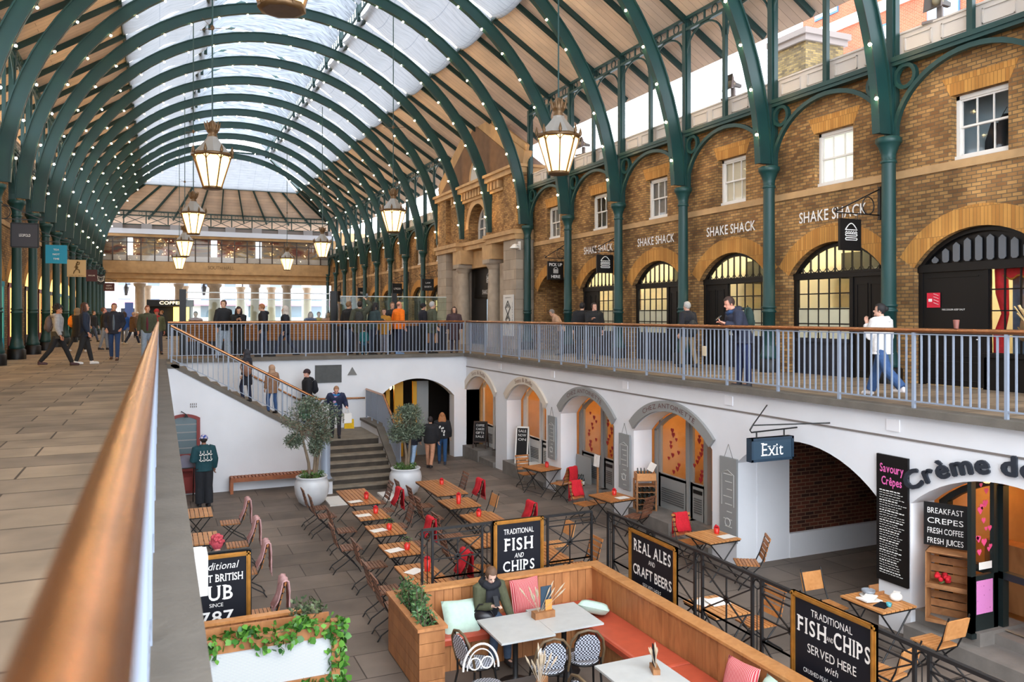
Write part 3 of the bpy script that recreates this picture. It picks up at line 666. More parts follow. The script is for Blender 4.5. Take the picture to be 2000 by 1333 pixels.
def make_lights():
    t = thing('festoon_string', '', 'string lights', (XC, 0, 0)); n = 24; pts = []
    m = MB(); m.tube([(8.74*math.cos(R(4+172*i/60)), -.11, ZC+8.74*math.sin(R(4+172*i/60))) for i in range(61)], .008, 4); m.build('cable', BLACKI, t)
    b = None
    for i in range(n):
        a = R(6+168*i/(n-1.0)); p = V((8.66*math.cos(a), -.14, ZC+8.66*math.sin(a)))
        if b is None:
            mm = MB(); mm.sph((0, 0, 0), .036, 8, 6); b = mm.build('bulb', BULB, t); mm = MB(); mm.cyl((0, .02, .03), (0, .03, .1), .02, n=6); q = mm.build('socket', BLACKI, b); o = b
        else:
            o = b.copy(); C.objects.link(o); o.parent = t; q2 = b.children[0].copy(); C.objects.link(q2); q2.parent = o
        o.location = p
    return t
r0 = make_rib(); l0 = make_lights()
for i, k in enumerate(range(-2, K1+1)):
    r = copy_tree(r0) if i else r0; r.location.y = kY(k)
    tag(r, 'green arched iron roof rib spanning the hall, %s from the near end' % ORD[i], 'roof rib', 'arched roof ribs')
    l = copy_tree(l0) if i else l0; l.location.y = kY(k)
    tag(l, 'string of warm bulbs along the roof rib, %s rib from the near end' % ORD[i], 'string lights', 'bulb strings on the roof ribs')

# ================================================================== HANGING LANTERNS
def make_lantern():
    t = thing('hanging_lantern', '', 'lantern')
    rt, rb, n = .48, .22, 8; P_ = lambda r, z, j: V((r*math.cos(2*math.pi*(j+.5)/n), r*math.sin(2*math.pi*(j+.5)/n), z))
    m = MB()
    for j in range(n): m.add([P_(rb, .03, j), P_(rb, .03, j+1), P_(rt, .82, j+1), P_(rt, .82, j)], [(0, 1, 2, 3)])
    m.add([P_(rb, .02, j) for j in range(n)], [tuple(reversed(range(n)))]); m.build('lamp_glass', LAMPG, t)
    m = MB(); m.sph((0, 0, .42), (.09, .09, .22), 10, 8); m.build('mantle', LAMPC, t)
    m = MB()
    for j in range(n):
        m.bar(P_(rb+.01, 0, j), P_(rt+.015, .84, j), .028, .028)
        c = (P_(rt, .70, j)+P_(rt, .70, j+1))/2; e = (P_(rt, .7, j+1)-P_(rt, .7, j)).normalized(); out = V((c.x, c.y, 0)).normalized()
        m.tube([c+out*.01+e*.165*math.cos(math.pi*q/8)+V((0, 0, 1))*.13*math.sin(math.pi*q/8)-out*.035*(1-math.sin(math.pi*q/8)) for q in range(9)], .010, 4)
    m.lathe([(rb-.02, -.03), (rb+.035, -.02), (rb+.035, .035), (rb-.02, .04)], n); m.build('glazing_bars', BRASS, t)
    m = MB(); m.lathe([(rt-.03, .80), (rt+.045, .82), (rt+.045, .89), (rt-.03, .90)], n)
    for j in range(n): p = P_(rt+.03, .86, j); m.tube([p, p+V((0, 0, .07)), p+V((0, 0, .12)), p+V((0, 0, .22))], [.02, .045, .035, .004], 6)
    m.build('rim', BRASS, t)
    m = MB(); m.lathe([(rt+.0, .89), (.40, .98), (.26, 1.14), (.15, 1.28), (.13, 1.33)], n, sm=False); m.build('cap', ZINC, t)
    m = MB(); m.lathe([(.12, 1.33), (.13, 1.36), (.10, 1.40), (.14, 1.46), (.16, 1.54), (.15, 1.62), (.10, 1.70), (.03, 1.76)], 10)
    for j in range(8): a = j*math.pi/4; m.tube([(.14*math.cos(a), .14*math.sin(a), 1.5), (.17*math.cos(a), .17*math.sin(a), 1.62), (.20*math.cos(a), .20*math.sin(a), 1.72)], [.03, .03, .008], 5)
    m.build('finial', BRASS, t)
    m = MB(); m.cyl((0, 0, 1.74), (0, 0, 8.9), .020, n=6); m.build('rod', GREEN, t)
    m = MB(); m.lathe([(.02, 4.1), (.05, 4.14), (.05, 4.2), (.02, 4.24)], 8)
    for a in (0, 2.1, 4.2): m.cyl((0, 0, 4.16), (.55*math.cos(a), .55*math.sin(a), 4.22), .008, n=4)
    m.build('stay_collar', BRASS, t)
    return t
L0 = make_lantern(); LZ = 4.72
lam = [(8.48, 16.55, 'large lit lantern hanging nearest on the right, in front of the arcade windows'), (8.48, 30.9, 'lit lantern hanging second from the camera in the right row'), (8.48, 46.0, 'lit lantern hanging third from the camera in the right row'), (8.48, 59.8, 'lit lantern hanging farthest in the right row, before the far windows'),
       (1.2, 8.85, 'lit lantern cut off by the top edge of the view'), (1.25, 22.1, 'large lit lantern hanging left of centre under the white cloths'), (1.25, 34.9, 'lit lantern third in the left row, before the far truss'), (1.28, 48.2, 'lit lantern fourth in the left row, before the far windows'), (1.28, 61.8, 'lit lantern farthest in the left row, just over the stone lintel')]
for i, (x, y, lb) in enumerate(lam):
    o = copy_tree(L0) if i else L0; o.location = (x, y, LZ); tag(o, lb, 'lantern', 'lanterns hanging from the roof')

# ================================================================== SHOPFRONTS AND SASH WINDOWS OF THE UPPER ARCADE
def make_shopfront(colr, door=1, glazed=True, dark=False, nb=10, frost=None):
    """door +1: door on the far side, -1: near side; local y centred on the bay, x into the wall"""
    t = thing('shopfront', '', 'shopfront'); sp, h, rise = 2.4, 1.40, .72
    m = MB(); ar = segarc(h, rise, 18, 0, sp); ai = segarc(h-.09, rise-.08, 18, 0, sp)
    m.ring([(0, p[0], p[1]) for p in ai], [(0, p[0], p[1]) for p in ar], (.1, 0, 0))
    for s_ in (-1, 1): m.bb((0, s_*h, 0), (.1, s_*(h-.1), sp))
    m.bb((-.02, -h, sp-.10), (.12, h, sp+.02)); m.bb((-.03, -h, sp+.0), (.13, h, sp+.05)); m.build('frame', colr, t)
    m = MB()
    for j in range(1, nb+1):
        y = -h+2*h*j/(nb+1.0); r = (h*h+rise*rise)/(2*rise); zt = sp+rise-r+math.sqrt(max(0, r*r-y*y))-.05; m.bb((.03, y-.014, sp+.04), (.07, y+.014, zt))
        c = y+h/(nb+1.0); m.tube([(.05, c-.09, sp+.13), (.05, c-.06, sp+.075), (.05, c, sp+.055), (.05, c+.06, sp+.075), (.05, c+.09, sp+.13)], .012, 4)
    m.build('lunette_bars', colr, t)
    ds = 1 if door > 0 else -1; dw = .86; ya, yb = (h-.1-dw, h-.1) if ds > 0 else (-h+.1, -h+.1+dw)
    d = MB(); d.bb((.03, ya, .02), (.09, yb, sp-.1)); dd = d.build('door', BLACK if not dark else BLACK, t)
    d = MB()
    for z0, z1 in ((.15, .95), (1.1, 2.15)):
        for y0, y1 in ((ya+.08, ya+dw/2-.03), (ya+dw/2+.03, yb-.08)):
            for (p0, p1, q0, q1) in ((y0, y1, z0, z0+.03), (y0, y1, z1-.03, z1), (y0, y0+.03, z0, z1), (y1-.03, y1, z0, z1)): d.bb((.015, p0, q0), (.03, p1, q1))
    d.build('door_panelling', BLACK, dd); d = MB(); d.sph((-.0, (ya+.1) if ds > 0 else (yb-.1), 1.0), .03, 8, 6); d.build('knob', BRASS, dd)
    wa, wb = (-h+.1, ya-.1) if ds > 0 else (yb+.1, h-.1)
    m = MB(); m.bb((0, (wb if ds > 0 else wa-.1), 0), (.1, (wb+.1 if ds > 0 else wa), sp)); m.build('mullion', colr, t)
    m = MB(); m.bb((.0, wa, 0), (.09, wb, .78)); m.bb((-.05, wa, .78), (.1, wb, .86))
    n = 3
    for j in range(n): y0 = wa+(wb-wa)*j/n+.05; y1 = wa+(wb-wa)*(j+1)/n-.05; m.bb((-.012, y0, .12), (.0, y1, .15)); m.bb((-.012, y0, .66), (.0, y1, .69)); m.bb((-.012, y0, .12), (.0, y0+.03, .69)); m.bb((-.012, y1-.03, .12), (.0, y1, .69))
    m.build('stall_riser', SLATEK, t)
    m = MB()
    for j in range(6): y = wa+(wb-wa)*j/5; m.bb((.04, y-.014, .86), (.07, y+.014, sp-.1))
    for j in range(5): z = .86+(sp-.96)*j/4; m.bb((.04, wa, z-.014), (.07, wb, z+.014))
    m.build('window_bars', colr, t)
    m = MB(); m.bb((.052, wa, 1.62 if frost else .86), (.058, wb, sp-.1)); m.bb((.052, -h+.09, sp+.05), (.058, h-.09, sp+.1)); ap = segarc(h-.1, rise-.1, 14, 0, sp); m.prism(ap, (.055, 0, .03), (0, 1, 0), (0, 0, 1), (.003, 0, 0)); m.build('glass', GLASS, t)
    if frost: m = MB(); m.bb((.052, wa, .86), (.058, wb, 1.60)); m.build('frosted_glass', frost, t)
    return t
SLATEK = pbr('blue_black_paint', (34, 36, 46), .5)
FROST = pbr('frosted_pane', (204, 202, 176), .35, 0, .03, 2)
REDF = pbr('red_shopfront', (120, 26, 26), .45)
TEALF = pbr('teal_shopfront', (40, 150, 170), .5)
sf = {1: make_shopfront(BLACK, 1, frost=FROST), -1: make_shopfront(BLACK, -1, frost=FROST)}; used = {1: 0, -1: 0}
names = {-1: 'black shopfront with the red curtained window beside the black double door', 0: 'black arched shopfront with a blue round sticker, second from the right edge', 1: 'black arched shopfront behind the man leaning on the rail', 2: 'black arched shopfront behind the grey-haired man', 3: 'black arched shopfront behind the two people in black'}
for k in (0, 1, 2, 3, 8, 9, 10, 11, 12, 13, 14, 15, 16):
    d = -1 if k % 2 == 0 else 1; o = copy_tree(sf[d]) if used[d] else sf[d]; used[d] = 1
    o.location = (XW+.14, kY(k)+1.8, 0)
    tag(o, names.get(k, 'dark arched shopfront beyond the pedimented block, %s from it' % ORD[max(0, k-8)]), 'shopfront', 'arched shopfronts of the right arcade')
# lamps inside the shops
LITE = emit('shop_tube_lamp', (255, 240, 206), 45); SHOPL = emit('shop_ceiling_lamp', (255, 226, 170), 7)
tl = MB(); tl.bb((-.06, -.75, 0), (.06, .75, .06)); tl0 = None
for k in range(-1, 17):
    if k in (4, 5, 6, 7): continue
    for dx in (15.3, 16.5):
        o = tl.build('tube_lamp', LITE) if tl0 is None else tl0.copy()
        if tl0 is None: tl0 = o
        else: C.objects.link(o)
        o.location = (dx, kY(k)+1.8, 3.62)
        tag(o, 'lit tube lamp on the ceiling inside the %s arcade shop from the right, %s' % (ORD[k+1], 'front' if dx < 16 else 'back'), 'lamp', 'tube lamps inside the arcade shops')
# kitchen shelves seen through the panes
def make_rackunit(k, seed):
    t = thing('kitchen_counter', 'steel kitchen counter and rack inside the %s arcade shop from the right edge' % ORD[k+1], 'counter', (15.9, kY(k)+1.8, 0)); rn = random.Random(seed)
    m = MB(); m.bb((-.3, -1.4, 0), (.3, 1.4, .95)); m.build('counter', pbr('steel_counter', (150, 150, 146), .3, .7), t)
    m = MB(); m.bb((.2, -1.3, 1.5), (.5, 1.3, 1.54)); m.bb((.2, -1.3, 1.95), (.5, 1.3, 1.99)); m.build('shelf', pbr('steel_counter', (150, 150, 146), .3, .7), t)
    m = MB(); m.bb((-.1, -.5, 2.35), (.9, 1.2, 3.0)); m.build('extract_hood', pbr('dark_hood', (70, 74, 70), .4, .5), t)
    for i in range(5):
        m = MB(); y = -1.2+i*.5+rn.uniform(-.1, .1); m.bb((.22, y, 1.54), (.45, y+.25, 1.54+rn.uniform(.12, .3))); m.build('box', pbr('shop_box%d' % (i % 3), [(150, 110, 70), (200, 190, 170), (90, 80, 70)][i % 3], .7), t)
for k in (0, 1, 2, 3): make_rackunit(k, k)
# sash windows
def make_sash():
    t = thing('sash_window', '', 'window'); h, z0, z1 = .58, 4.47, 5.75; zm = (z0+z1)/2
    m = MB(); m.bb((0, -h, z0), (.09, -h+.07, z1)); m.bb((0, h-.07, z0), (.09, h, z1)); m.bb((0, -h, z1-.08), (.09, h, z1)); m.bb((-.05, -h-.02, z0-.01), (.1, h+.02, z0+.09)); m.build('frame', WHITE, t)
    for nme, a, b, x in (('upper_sash', zm, z1-.08, .03), ('lower_sash', z0+.09, zm+.03, .055)):
        m = MB(); y0, y1 = -h+.07, h-.07
        for (p, q, u, v) in ((y0, y0+.035, a, b), (y1-.035, y1, a, b), (y0, y1, a, a+.04), (y0, y1, b-.035, b)): m.bb((x, p, u), (x+.035, q, v))
        for j in (1, 2): y = y0+(y1-y0)*j/3; m.bb((x, y-.012, a), (x+.03, y+.012, b))
        m.build(nme, WHITE, t)
    m = MB(); m.bb((.07, -h+.06, z0+.06), (.074, h-.06, z1-.06)); m.build('glass', GLASS, t)
    return t
def blind(t, mat, zb=4.5):
    m = MB(); m.bb((.11, -.53, zb), (.12, .53, 5.72)); return m.build('blind', mat, t)
BL1 = pbr('cream_blind', (206, 196, 170), .8); BL2 = emit('lit_white_blind', (236, 240, 226), .25, (236, 240, 226), 'NONE'); BL3 = pbr('grey_blind', (120, 116, 108), .8); BLB = pbr('pale_blue_room', (176, 196, 204), .7)
s0 = make_sash()
wl = {-1: 'white sash window with a dark coat hanging behind it', 0: 'white sash window with a bright lit blind', 1: 'white sash window with a cream blind above the second sign lettering', 2: 'white sash window with a drawn pale blind above the third sign lettering', 3: 'white sash window with dark panes above the fourth sign lettering', 4: 'white sash window above the brick passage'}
for i, k in enumerate((-2, -1, 0, 1, 2, 3, 4, 8, 9, 10, 11, 12, 13, 14, 15, 16)):
    o = copy_tree(s0) if i else s0; o.location = (XW+.15, kY(k)+1.8, 0)
    tag(o, wl.get(k, 'white sash window of the arcade, %s beyond the pedimented block' % ORD[max(0, k-8)] if k > 4 else 'white sash window just outside the right edge'), 'window', 'sash windows of the right arcade')
    if k == 0: blind(o, BL2)
    elif k == 1: blind(o, BL1)
    elif k in (2, 4): blind(o, BL3)
m = MB(); m.bb((15.3, kY(-1)+.6, 4.3), (15.36, kY(-1)+3.2, 6.6)); o = m.build('room_wall', BLB); o['kind'] = 'structure'; o['label'] = 'pale blue wall inside the upper room'; o.name = 'wall_right.020'
t = thing('hanging_coat', 'dark coat hanging behind the sash window at the right edge', 'coat', (15.0, kY(-1)+1.72, 4.1))
m = MB(); m.tube([(0, 0, .1), (0, 0, .5), (0, 0, .85), (0, 0, 1.12), (0, 0, 1.22)], [(.30, .14), (.28, .13), (.25, .13), (.2, .1), (.08, .06)], 12); m.tube([(0, .22, 1.1), (0, .36, .75), (0, .38, .35)], [.09, .08, .07], 8); m.tube([(0, -.22, 1.1), (0, -.36, .75), (0, -.38, .35)], [.09, .08, .07], 8)
m.build('coat_body', pbr('dark_coat', (26, 28, 34), .9), t); m = MB(); m.tube([(0, -.1, 1.22), (0, 0, 1.36), (0, .1, 1.22)], .008, 5); m.build('hanger', BLACKI, t)
# white wall lettering over the shopfronts
for k, q in ((0, 'over the shopfront with the blue sticker'), (1, 'over the shopfront behind the leaning man'), (2, 'over the shopfront behind the grey-haired man'), (3, 'over the shopfront behind the pair in black')):
    m = MB(); write(m, 'SHAKE SHACK', .27, (XW-.03, kY(k)+1.83, 3.66), FACE_X, width=2.02, track=.12, bold=.012)
    tag(m.build('wall_lettering', LETW), 'white capital lettering on the brick %s' % q, 'sign lettering', 'white wall letterings of the arcade')

# bay at the right edge: black doors, red draped display window
k = -1; yc = kY(-1)+1.8
t = thing('shopfront', 'black double door with red draped display window at the right edge', 'shopfront', (XW+.12, yc, 0)); h, sp, rise = 1.42, 2.42, .72
m = MB(); ar = segarc(h, rise, 18, 0, sp); ai = segarc(h-.1, rise-.09, 18, 0, sp); m.ring([(0, p[0], p[1]) for p in ai], [(0, p[0], p[1]) for p in ar], (.12, 0, 0)); m.bb((0, h, 0), (.12, h-.1, sp)); m.bb((0, -h, 0), (.12, -h+.1, sp)); m.bb((-.03, -h, sp-.12), (.14, h, sp+.04)); m.build('frame', BLACK, t)
m = MB()
for j in range(12):
    y = -h+2*h*(j+.5)/12; r = (h*h+rise*rise)/(2*rise); zt = sp+rise-r+math.sqrt(max(0, r*r-y*y))-.14
    if zt > sp+.15: m.prism([(-.07, 0), (-.035, -.035), (.035, -.035), (.07, 0), (.07, zt-sp-.18), (0, zt-sp-.12), (-.07, zt-sp-.18)], (.03, y, sp+.1), (0, 1, 0), (0, 0, 1), (.02, 0, 0))
m.build('fanlight_panes', pbr('grey_fanlight', (96, 100, 106), .25), t)
m = MB(); m.prism(segarc(h-.05, rise-.05, 14, 0, sp), (.09, 0, 0), (0, 1, 0), (0, 0, 1), (.02, 0, 0)); m.build('fanlight_backing', BLACK, t)
d = MB(); d.bb((.02, .0, .02), (.08, h-.1, sp-.12)); dd = d.build('door', BLACK, t)
d = MB()
for z0, z1 in ((.12, .5), (.6, 1.0), (1.1, 2.2)):
    for (p0, p1, q0, q1) in ((.1, h-.2, z0, z0+.02), (.1, h-.2, z1-.02, z1)): d.bb((.005, p0, q0), (.02, p1, q1))
d.build('door_panelling', BLACK, dd); d = MB(); d.sph((0, .12, .95), .025, 8, 6); d.build('knob', pbr('chrome', (200, 200, 200), .2, 1), dd)
m = MB(); m.bb((-.005, .92, 1.58), (.003, 1.22, 1.88)); m.build('fire_notice', pbr('notice_red', (208, 36, 60), .5), dd)
m = MB()
for j in range(4): m.bar((-.008, .95, 1.64+.06*j), (-.008, 1.06, 1.68+.06*j), .004, .02, up=(1, 0, 0))
m.bb((-.01, 1.1, 1.70), (-.004, 1.18, 1.76)); m.build('notice_marks', LETW, dd)
m = MB(); write(m, 'FIRE DOOR KEEP SHUT', .035, (-.004, .62, 1.52), FACE_X, width=.5); m.build('lettering', LETW, dd)
m = MB(); m.bb((0, -h+.1, 0), (.1, -.02, .62)); m.bb((-.06, -h+.1, .62), (.1, -.02, .7)); m.bb((0, -.1, 0), (.12, .0, sp)); m.build('stall_riser', BLACK, t)
m = MB()
for j in range(5): y = -h+.1+(h-.2)*j/4; m.bb((.03, y-.013, .7), (.06, y+.013, sp-.1))
for j in range(5): z = .7+(sp-.8)*j/4; m.bb((.03, -h+.1, z-.013), (.06, -.1, z+.013))
m.build('window_bars', BLACK, t); m = MB(); m.bb((.044, -h+.1, .7), (.048, -.1, sp-.1)); m.build('glass', GLASS, t)
t2 = thing('window_display', 'red curtains and gold trimmed canopy in the display window at the right edge', 'window display', (XW+.3, yc-.72, .65)); RV = pbr('red_velvet', (176, 16, 26), .7, 0, .2, 14)
m = MB(); m.tube([(.05, .52, 1.7), (.05, .50, 1.2), (.05, .44, .8), (.05, .56, .4), (.05, .54, 0)], [(.10, .12), (.1, .12), (.06, .07), (.1, .1), (.1, .12)], 10); m.build('curtain', RV, t2)
m = MB(); m.ring([(0, -.5+.06*i, 1.55-.10*abs(math.sin(i*.6))) for i in range(18)], [(0, -.5+.06*i, 1.75) for i in range(18)], (.05, 0, 0)); m.build('pelmet', RV, t2)
m = MB(); m.tube([(-.01, -.5+.06*i, 1.55-.10*abs(math.sin(i*.6))) for i in range(18)], .02, 5); m.build('gold_trim', GOLD, t2)
m = MB(); m.bb((.5, -.6, 0), (.52, .6, 1.75)); m.build('backcloth', pbr('blue_grey_backcloth', (96, 124, 150), .8, 0, .4, 3), t2)
def dried_bunch(t, c, cols, n, r, h):
    rn = random.Random(5)
    for q, col in enumerate(cols):
        m = MB()
        for i in range(n):
            a = rn.uniform(0, 6.28); rr = r*rn.random(); p = V(c); e = p+V((rr*math.cos(a), rr*math.sin(a), h*rn.uniform(.7, 1.1))); m.tube([p, (p+e)/2+V((0, 0, .02)), e], [.003, .004, .012], 4)
        m.build('stems', pbr('dried_%d_%d_%d' % col, col, .9), t)
t3 = thing('dried_flowers', 'bunch of dried flowers in the display window at the right edge', 'flowers', (XW+.34, yc-.85, .7)); dried_bunch(t3, (0, 0, 0), [(170, 140, 90), (196, 170, 130)], 16, .32, .5)

# open brick passage under the far right arch
m = MB(); m.bb((14.65, 27.0, 0), (17.6, 27.12, 4)); m.bb((14.65, 29.7, 0), (17.6, 29.85, 4)); m.bb((17.4, 27, 0), (17.6, 29.8, 4)); m.bb((14.65, 27.1, 3.1), (17.6, 29.8, 3.3)); struct('wall_right', m, BRICK, 'yellow brick lining of the passage', 'wall')
m = MB(); m.bb((17.33, 27.4, 0), (17.4, 28.3, 2.1)); struct('door_1', m, BLACK, 'dark doorway at the back of the brick passage', 'door')

# hanging signs with scrolled brackets
BRASS2 = BLACKI
def bracket(par, wall, tip, z, sg, drop=.62, fl=False):
    """scroll bracket running in x from the wall to the tip"""
    m = MB(); m.bb((wall-.03, -.03, z-.1), (wall+.03, .03, z+drop)); m.bar((wall, 0, z+drop-.05), (tip, 0, z+.02), .02, .025); m.bar((wall, 0, z), (tip, 0, z), .02, .025)
    c = wall+(tip-wall)*.27; m.tube([(c+.17*math.cos(a*.5236), 0, z+.19+.19*math.sin(a*.5236)) for a in range(12)], .013, 6, closed=True)
    m.tube([(tip+(.0 if tip < wall else 0)+.05*math.cos(a*.6)*(-1 if tip < wall else 1), 0, z+.05+.05*math.sin(a*.6)) for a in range(8)], .012, 5)
    m.build('bracket', BLACKI, par)
def burger(m, o, s, B):
    o = V(o); u, v, w_ = B; P_ = lambda x, y: o+u*x*s+v*y*s+w_*.012; r = .035*s
    m.tube([P_(-.5+1.0*i/10, .55+.42*math.sin(math.pi*i/10)) for i in range(11)]+[P_(-.5, .55)], r, 5)
    m.tube([P_(-.5+.1*i, .40+(.05 if i % 2 else -.04)) for i in range(11)], r, 5)
    for y in (.16, -.1): m.tube([P_(-.45, y), P_(-.5, y+.07), P_(-.45, y+.14), P_(.45, y+.14), P_(.5, y+.07), P_(.45, y), P_(-.45, y)], r, 5)
def hang_sign(lb, x0, x1, z0, z1, y, wall, paint, board=BLACK, frame=None, grp=None):
    t = thing('hanging_sign', lb, 'sign', (0, y, 0), 0, grp)
    m = MB(); m.bb((x0, -.03, z0), (x1, .03, z1)); m.build('board', board, t)
    if frame:
        m = MB()
        for (a, b, c, d) in ((x0, x1, z0-.02, z0+.02), (x0, x1, z1-.02, z1+.02), (x0-.02, x0+.02, z0, z1), (x1-.02, x1+.02, z0, z1)): m.bb((a, -.045, c), (b, .045, d))
        m.build('frame', frame, t)
    zb = z1+.12; m = MB()
    for x in (x0+.08, x1-.08): m.cyl((x, 0, z1), (x, 0, zb), .008, n=5)
    m.build('hooks', BLACKI, t); bracket(t, wall, (x0 if wall > x0 else x1)+(-.1 if wall > x0 else .1), zb, 1)
    paint(t, x0, x1, z0, z1)
    return t
def p_burger(t, x0, x1, z0, z1):
    m = MB(); burger(m, ((x0+x1)/2, -.03, (z0+z1)/2-.14*(x1-x0)), (x1-x0)*.55, FACE_Y); m.build('burger_mark', LETW, t)
def p_pick(t, x0, x1, z0, z1):
    c = (x0+x1)/2; w_ = x1-x0; m = MB(); write(m, 'PICK UP', .11*(z1-z0)/.66, (c, -.031, z1-.18), FACE_Y, width=w_*.8, bold=.012); write(m, 'HERE', .11*(z1-z0)/.66, (c, -.031, z0+.07), FACE_Y, width=w_*.55, bold=.012); burger(m, (c, -.03, (z0+z1)/2-.07), w_*.3, FACE_Y); m.build('lettering', LETW, t)
def p_text(*rows, mat=None):
    def f(t, x0, x1, z0, z1):
        m = MB(); n = len(rows)
        for i, (s, wf, hf) in enumerate(rows): write(m, s, hf*(z1-z0), ((x0+x1)/2, -.031, z1-(z1-z0)*(i+1.0)/(n+1.0)-hf*(z1-z0)/2), FACE_Y, width=wf*(x1-x0))
        m.build('lettering', mat or LETW, t)
    return f
hang_sign('black hanging sign with white burger outline in front of the right-hand column', 13.1, 13.70, 2.80, 3.47, 12.62, 14.28, p_burger)
ya = 23.35; xa, xb = ony(1165, 500, ya)[0], ony(1197, 500, ya)[0]
hang_sign('smaller black hanging sign with white burger outline, halfway down the arcade', xa, xb, ony(1180, 534, ya)[1], ony(1180, 498, ya)[1], ya, 14.28, p_burger)
ya = 27.2; xa, xb = ony(1069, 500, ya)[0], ony(1100, 500, ya)[0]
hang_sign('black hanging sign reading PICK UP HERE before the brick passage', xa, xb, ony(1085, 547, ya)[1], ony(1085, 511, ya)[1], ya, 14.28, p_pick)
for (px0, px1, py0, py1, ya, rows, lb) in ((824, 847, 545, 568, 41.3, (('LAW', .4, .14), ('SOCIETY', .6, .14)), 'black hanging sign with two lines just left of the pedimented block'), (766, 785, 554, 574, 48.5, (('LONDON', .7, .2),), 'dark hanging sign second beyond the pedimented block'), (699, 716, 562, 583, 59.5, (('TEA', .5, .2),), 'dark hanging sign third beyond the pedimented block'), (659, 677, 569, 590, 69.0, (('SHOP', .5, .2),), 'dark hanging sign farthest along the right arcade')):
    x0, x1 = ony(px0, 560, ya)[0], ony(px1, 560, ya)[0]
    hang_sign(lb, x0, x1, ony(px0, py1, ya)[1], ony(px0, py0, ya)[1], ya, 14.28, p_text(*rows), grp=None)
# left arcade signs
LS = [(22, 75, 437, 483, 27.3, pbr('charcoal_board', (46, 44, 50), .6), BLACK, (('LEOPOLD', .42, .12),), LETW, 'charcoal framed hanging sign nearest along the left arcade'),
      (89, 131, 479, 515, 33.4, pbr('teal_board', (0, 136, 170), .6), None, (('TEA', .26, .1), ('NOT', .32, .1), ('TIME', .28, .1)), LETW, 'teal hanging sign with three lines of white writing'),
      (131, 168, 508, 541, 38.5, pbr('cream_board', (196, 166, 116), .6), None, (), LETD, 'cream hanging sign with a dark striding figure'),
      (168, 190, 527, 550, 46.5, pbr('maroon_board', (70, 26, 30), .6), None, (('PERFUME', .6, .12),), LETW, 'maroon hanging sign with one line of writing'),
      (190, 204, 536, 556, 52.5, BLACK, None, (), LETW, 'small black hanging sign with a white animal face'),
      (202, 224, 553, 569, 58.5, pbr('maroon_board', (70, 26, 30), .6), None, (('HAPPY', .5, .2), ('SOCKS', .6, .2)), LETW, 'dark hanging sign farthest along the left arcade')]
for (px0, px1, py0, py1, ya, bd, fr, rows, lm, lb) in LS:
    x0, x1 = ony(px0, 500, ya)[0], ony(px1, 500, ya)[0]; z1, z0 = ony((px0+px1)/2, py0, ya)[1], ony((px0+px1)/2, py1, ya)[1]
    t = hang_sign(lb, x0, x1, z0, z1, ya, XWL+.02, p_text(*rows, mat=lm) if rows else (lambda *a: None), bd, fr)
    c = (x0+x1)/2; zc = (z0+z1)/2; s_ = (z1-z0); m = MB(); Q = lambda x, y: (c+x*s_, -.036, zc+y*s_)
    if 'striding' in lb:
        m.tube([Q(.02, .30), Q(.0, .18), Q(.03, .05), Q(-.02, -.05)], [.05*s_, .04*s_, .07*s_, .05*s_], 6); m.sph(Q(.06, .36), .06*s_, 8, 6); m.tube([Q(0, -.04), Q(-.12, -.18), Q(-.16, -.32)], .03*s_, 5); m.tube([Q(0, -.04), Q(.14, -.1), Q(.16, -.28)], .03*s_, 5); m.tube([Q(.0, .2), Q(-.1, .06), Q(.05, .02)], .025*s_, 5); m.tube([Q(.0, .2), Q(.14, .24), Q(.16, .38)], .025*s_, 5); write(m, 'CHIC ET BEAU', .07*s_, (c, -.036, z0+.04*s_), FACE_Y, width=.8*(x1-x0)); m.build('figure_mark', pbr('bronze_ink', (92, 70, 26), .6), t)
    if 'animal' in lb:
        m.tube([Q(-.25, .1), Q(-.3, .35), Q(-.12, .2), Q(.12, .2), Q(.3, .35), Q(.25, .1), Q(.2, -.15), Q(0, -.25), Q(-.2, -.15), Q(-.25, .1)], .03*s_, 5); m.sph(Q(-.1, .02), .04*s_, 6, 4); m.sph(Q(.1, .02), .04*s_, 6, 4); m.tube([Q(-.3, -.1), Q(0, -.12), Q(.3, -.1)], .02*s_, 4); m.build('face_mark', LETW, t)
# left arcade: shop windows behind the columns
for i, k in enumerate(range(2, 17)):
    col = [TEALF, TEALF, REDF, BLACK, REDF, BLACK][(k-3) % 6 if k >= 3 else 3]; ctr = kY(k)+1.8
    t = thing('shopfront', 'arched shop window of the left arcade, %s from the near end, lit inside' % ORD[i], 'shopfront', (XWL+.0, ctr, 0), 0, 'shop windows of the left arcade')
    m = MB(); 
    for s_ in (-1, 1): m.bb((-.1, s_*1.4, 0), (.03, s_*1.22, 2.5))
    m.bb((-.1, -1.4, 2.35), (.04, 1.4, 2.5)); m.bb((-.1, -1.3, 0), (.02, 1.3, .7)); m.build('frame', col, t)
    m = MB(); m.bb((-.08, -1.25, .7), (-.06, 1.25, 2.36)); m.prism(segarc(1.38, .7, 12, 0, 2.45), (-.07, 0, 0), (0, 1, 0), (0, 0, 1), (-.02, 0, 0)); m.build('lit_window', WARMW, t)
    m = MB()
    for j in range(1, 5): m.bb((-.06, -1.25+.5*j-.015, .7), (-.03, -1.25+.5*j+.015, 2.36))
    m.build('window_bars', col, t)

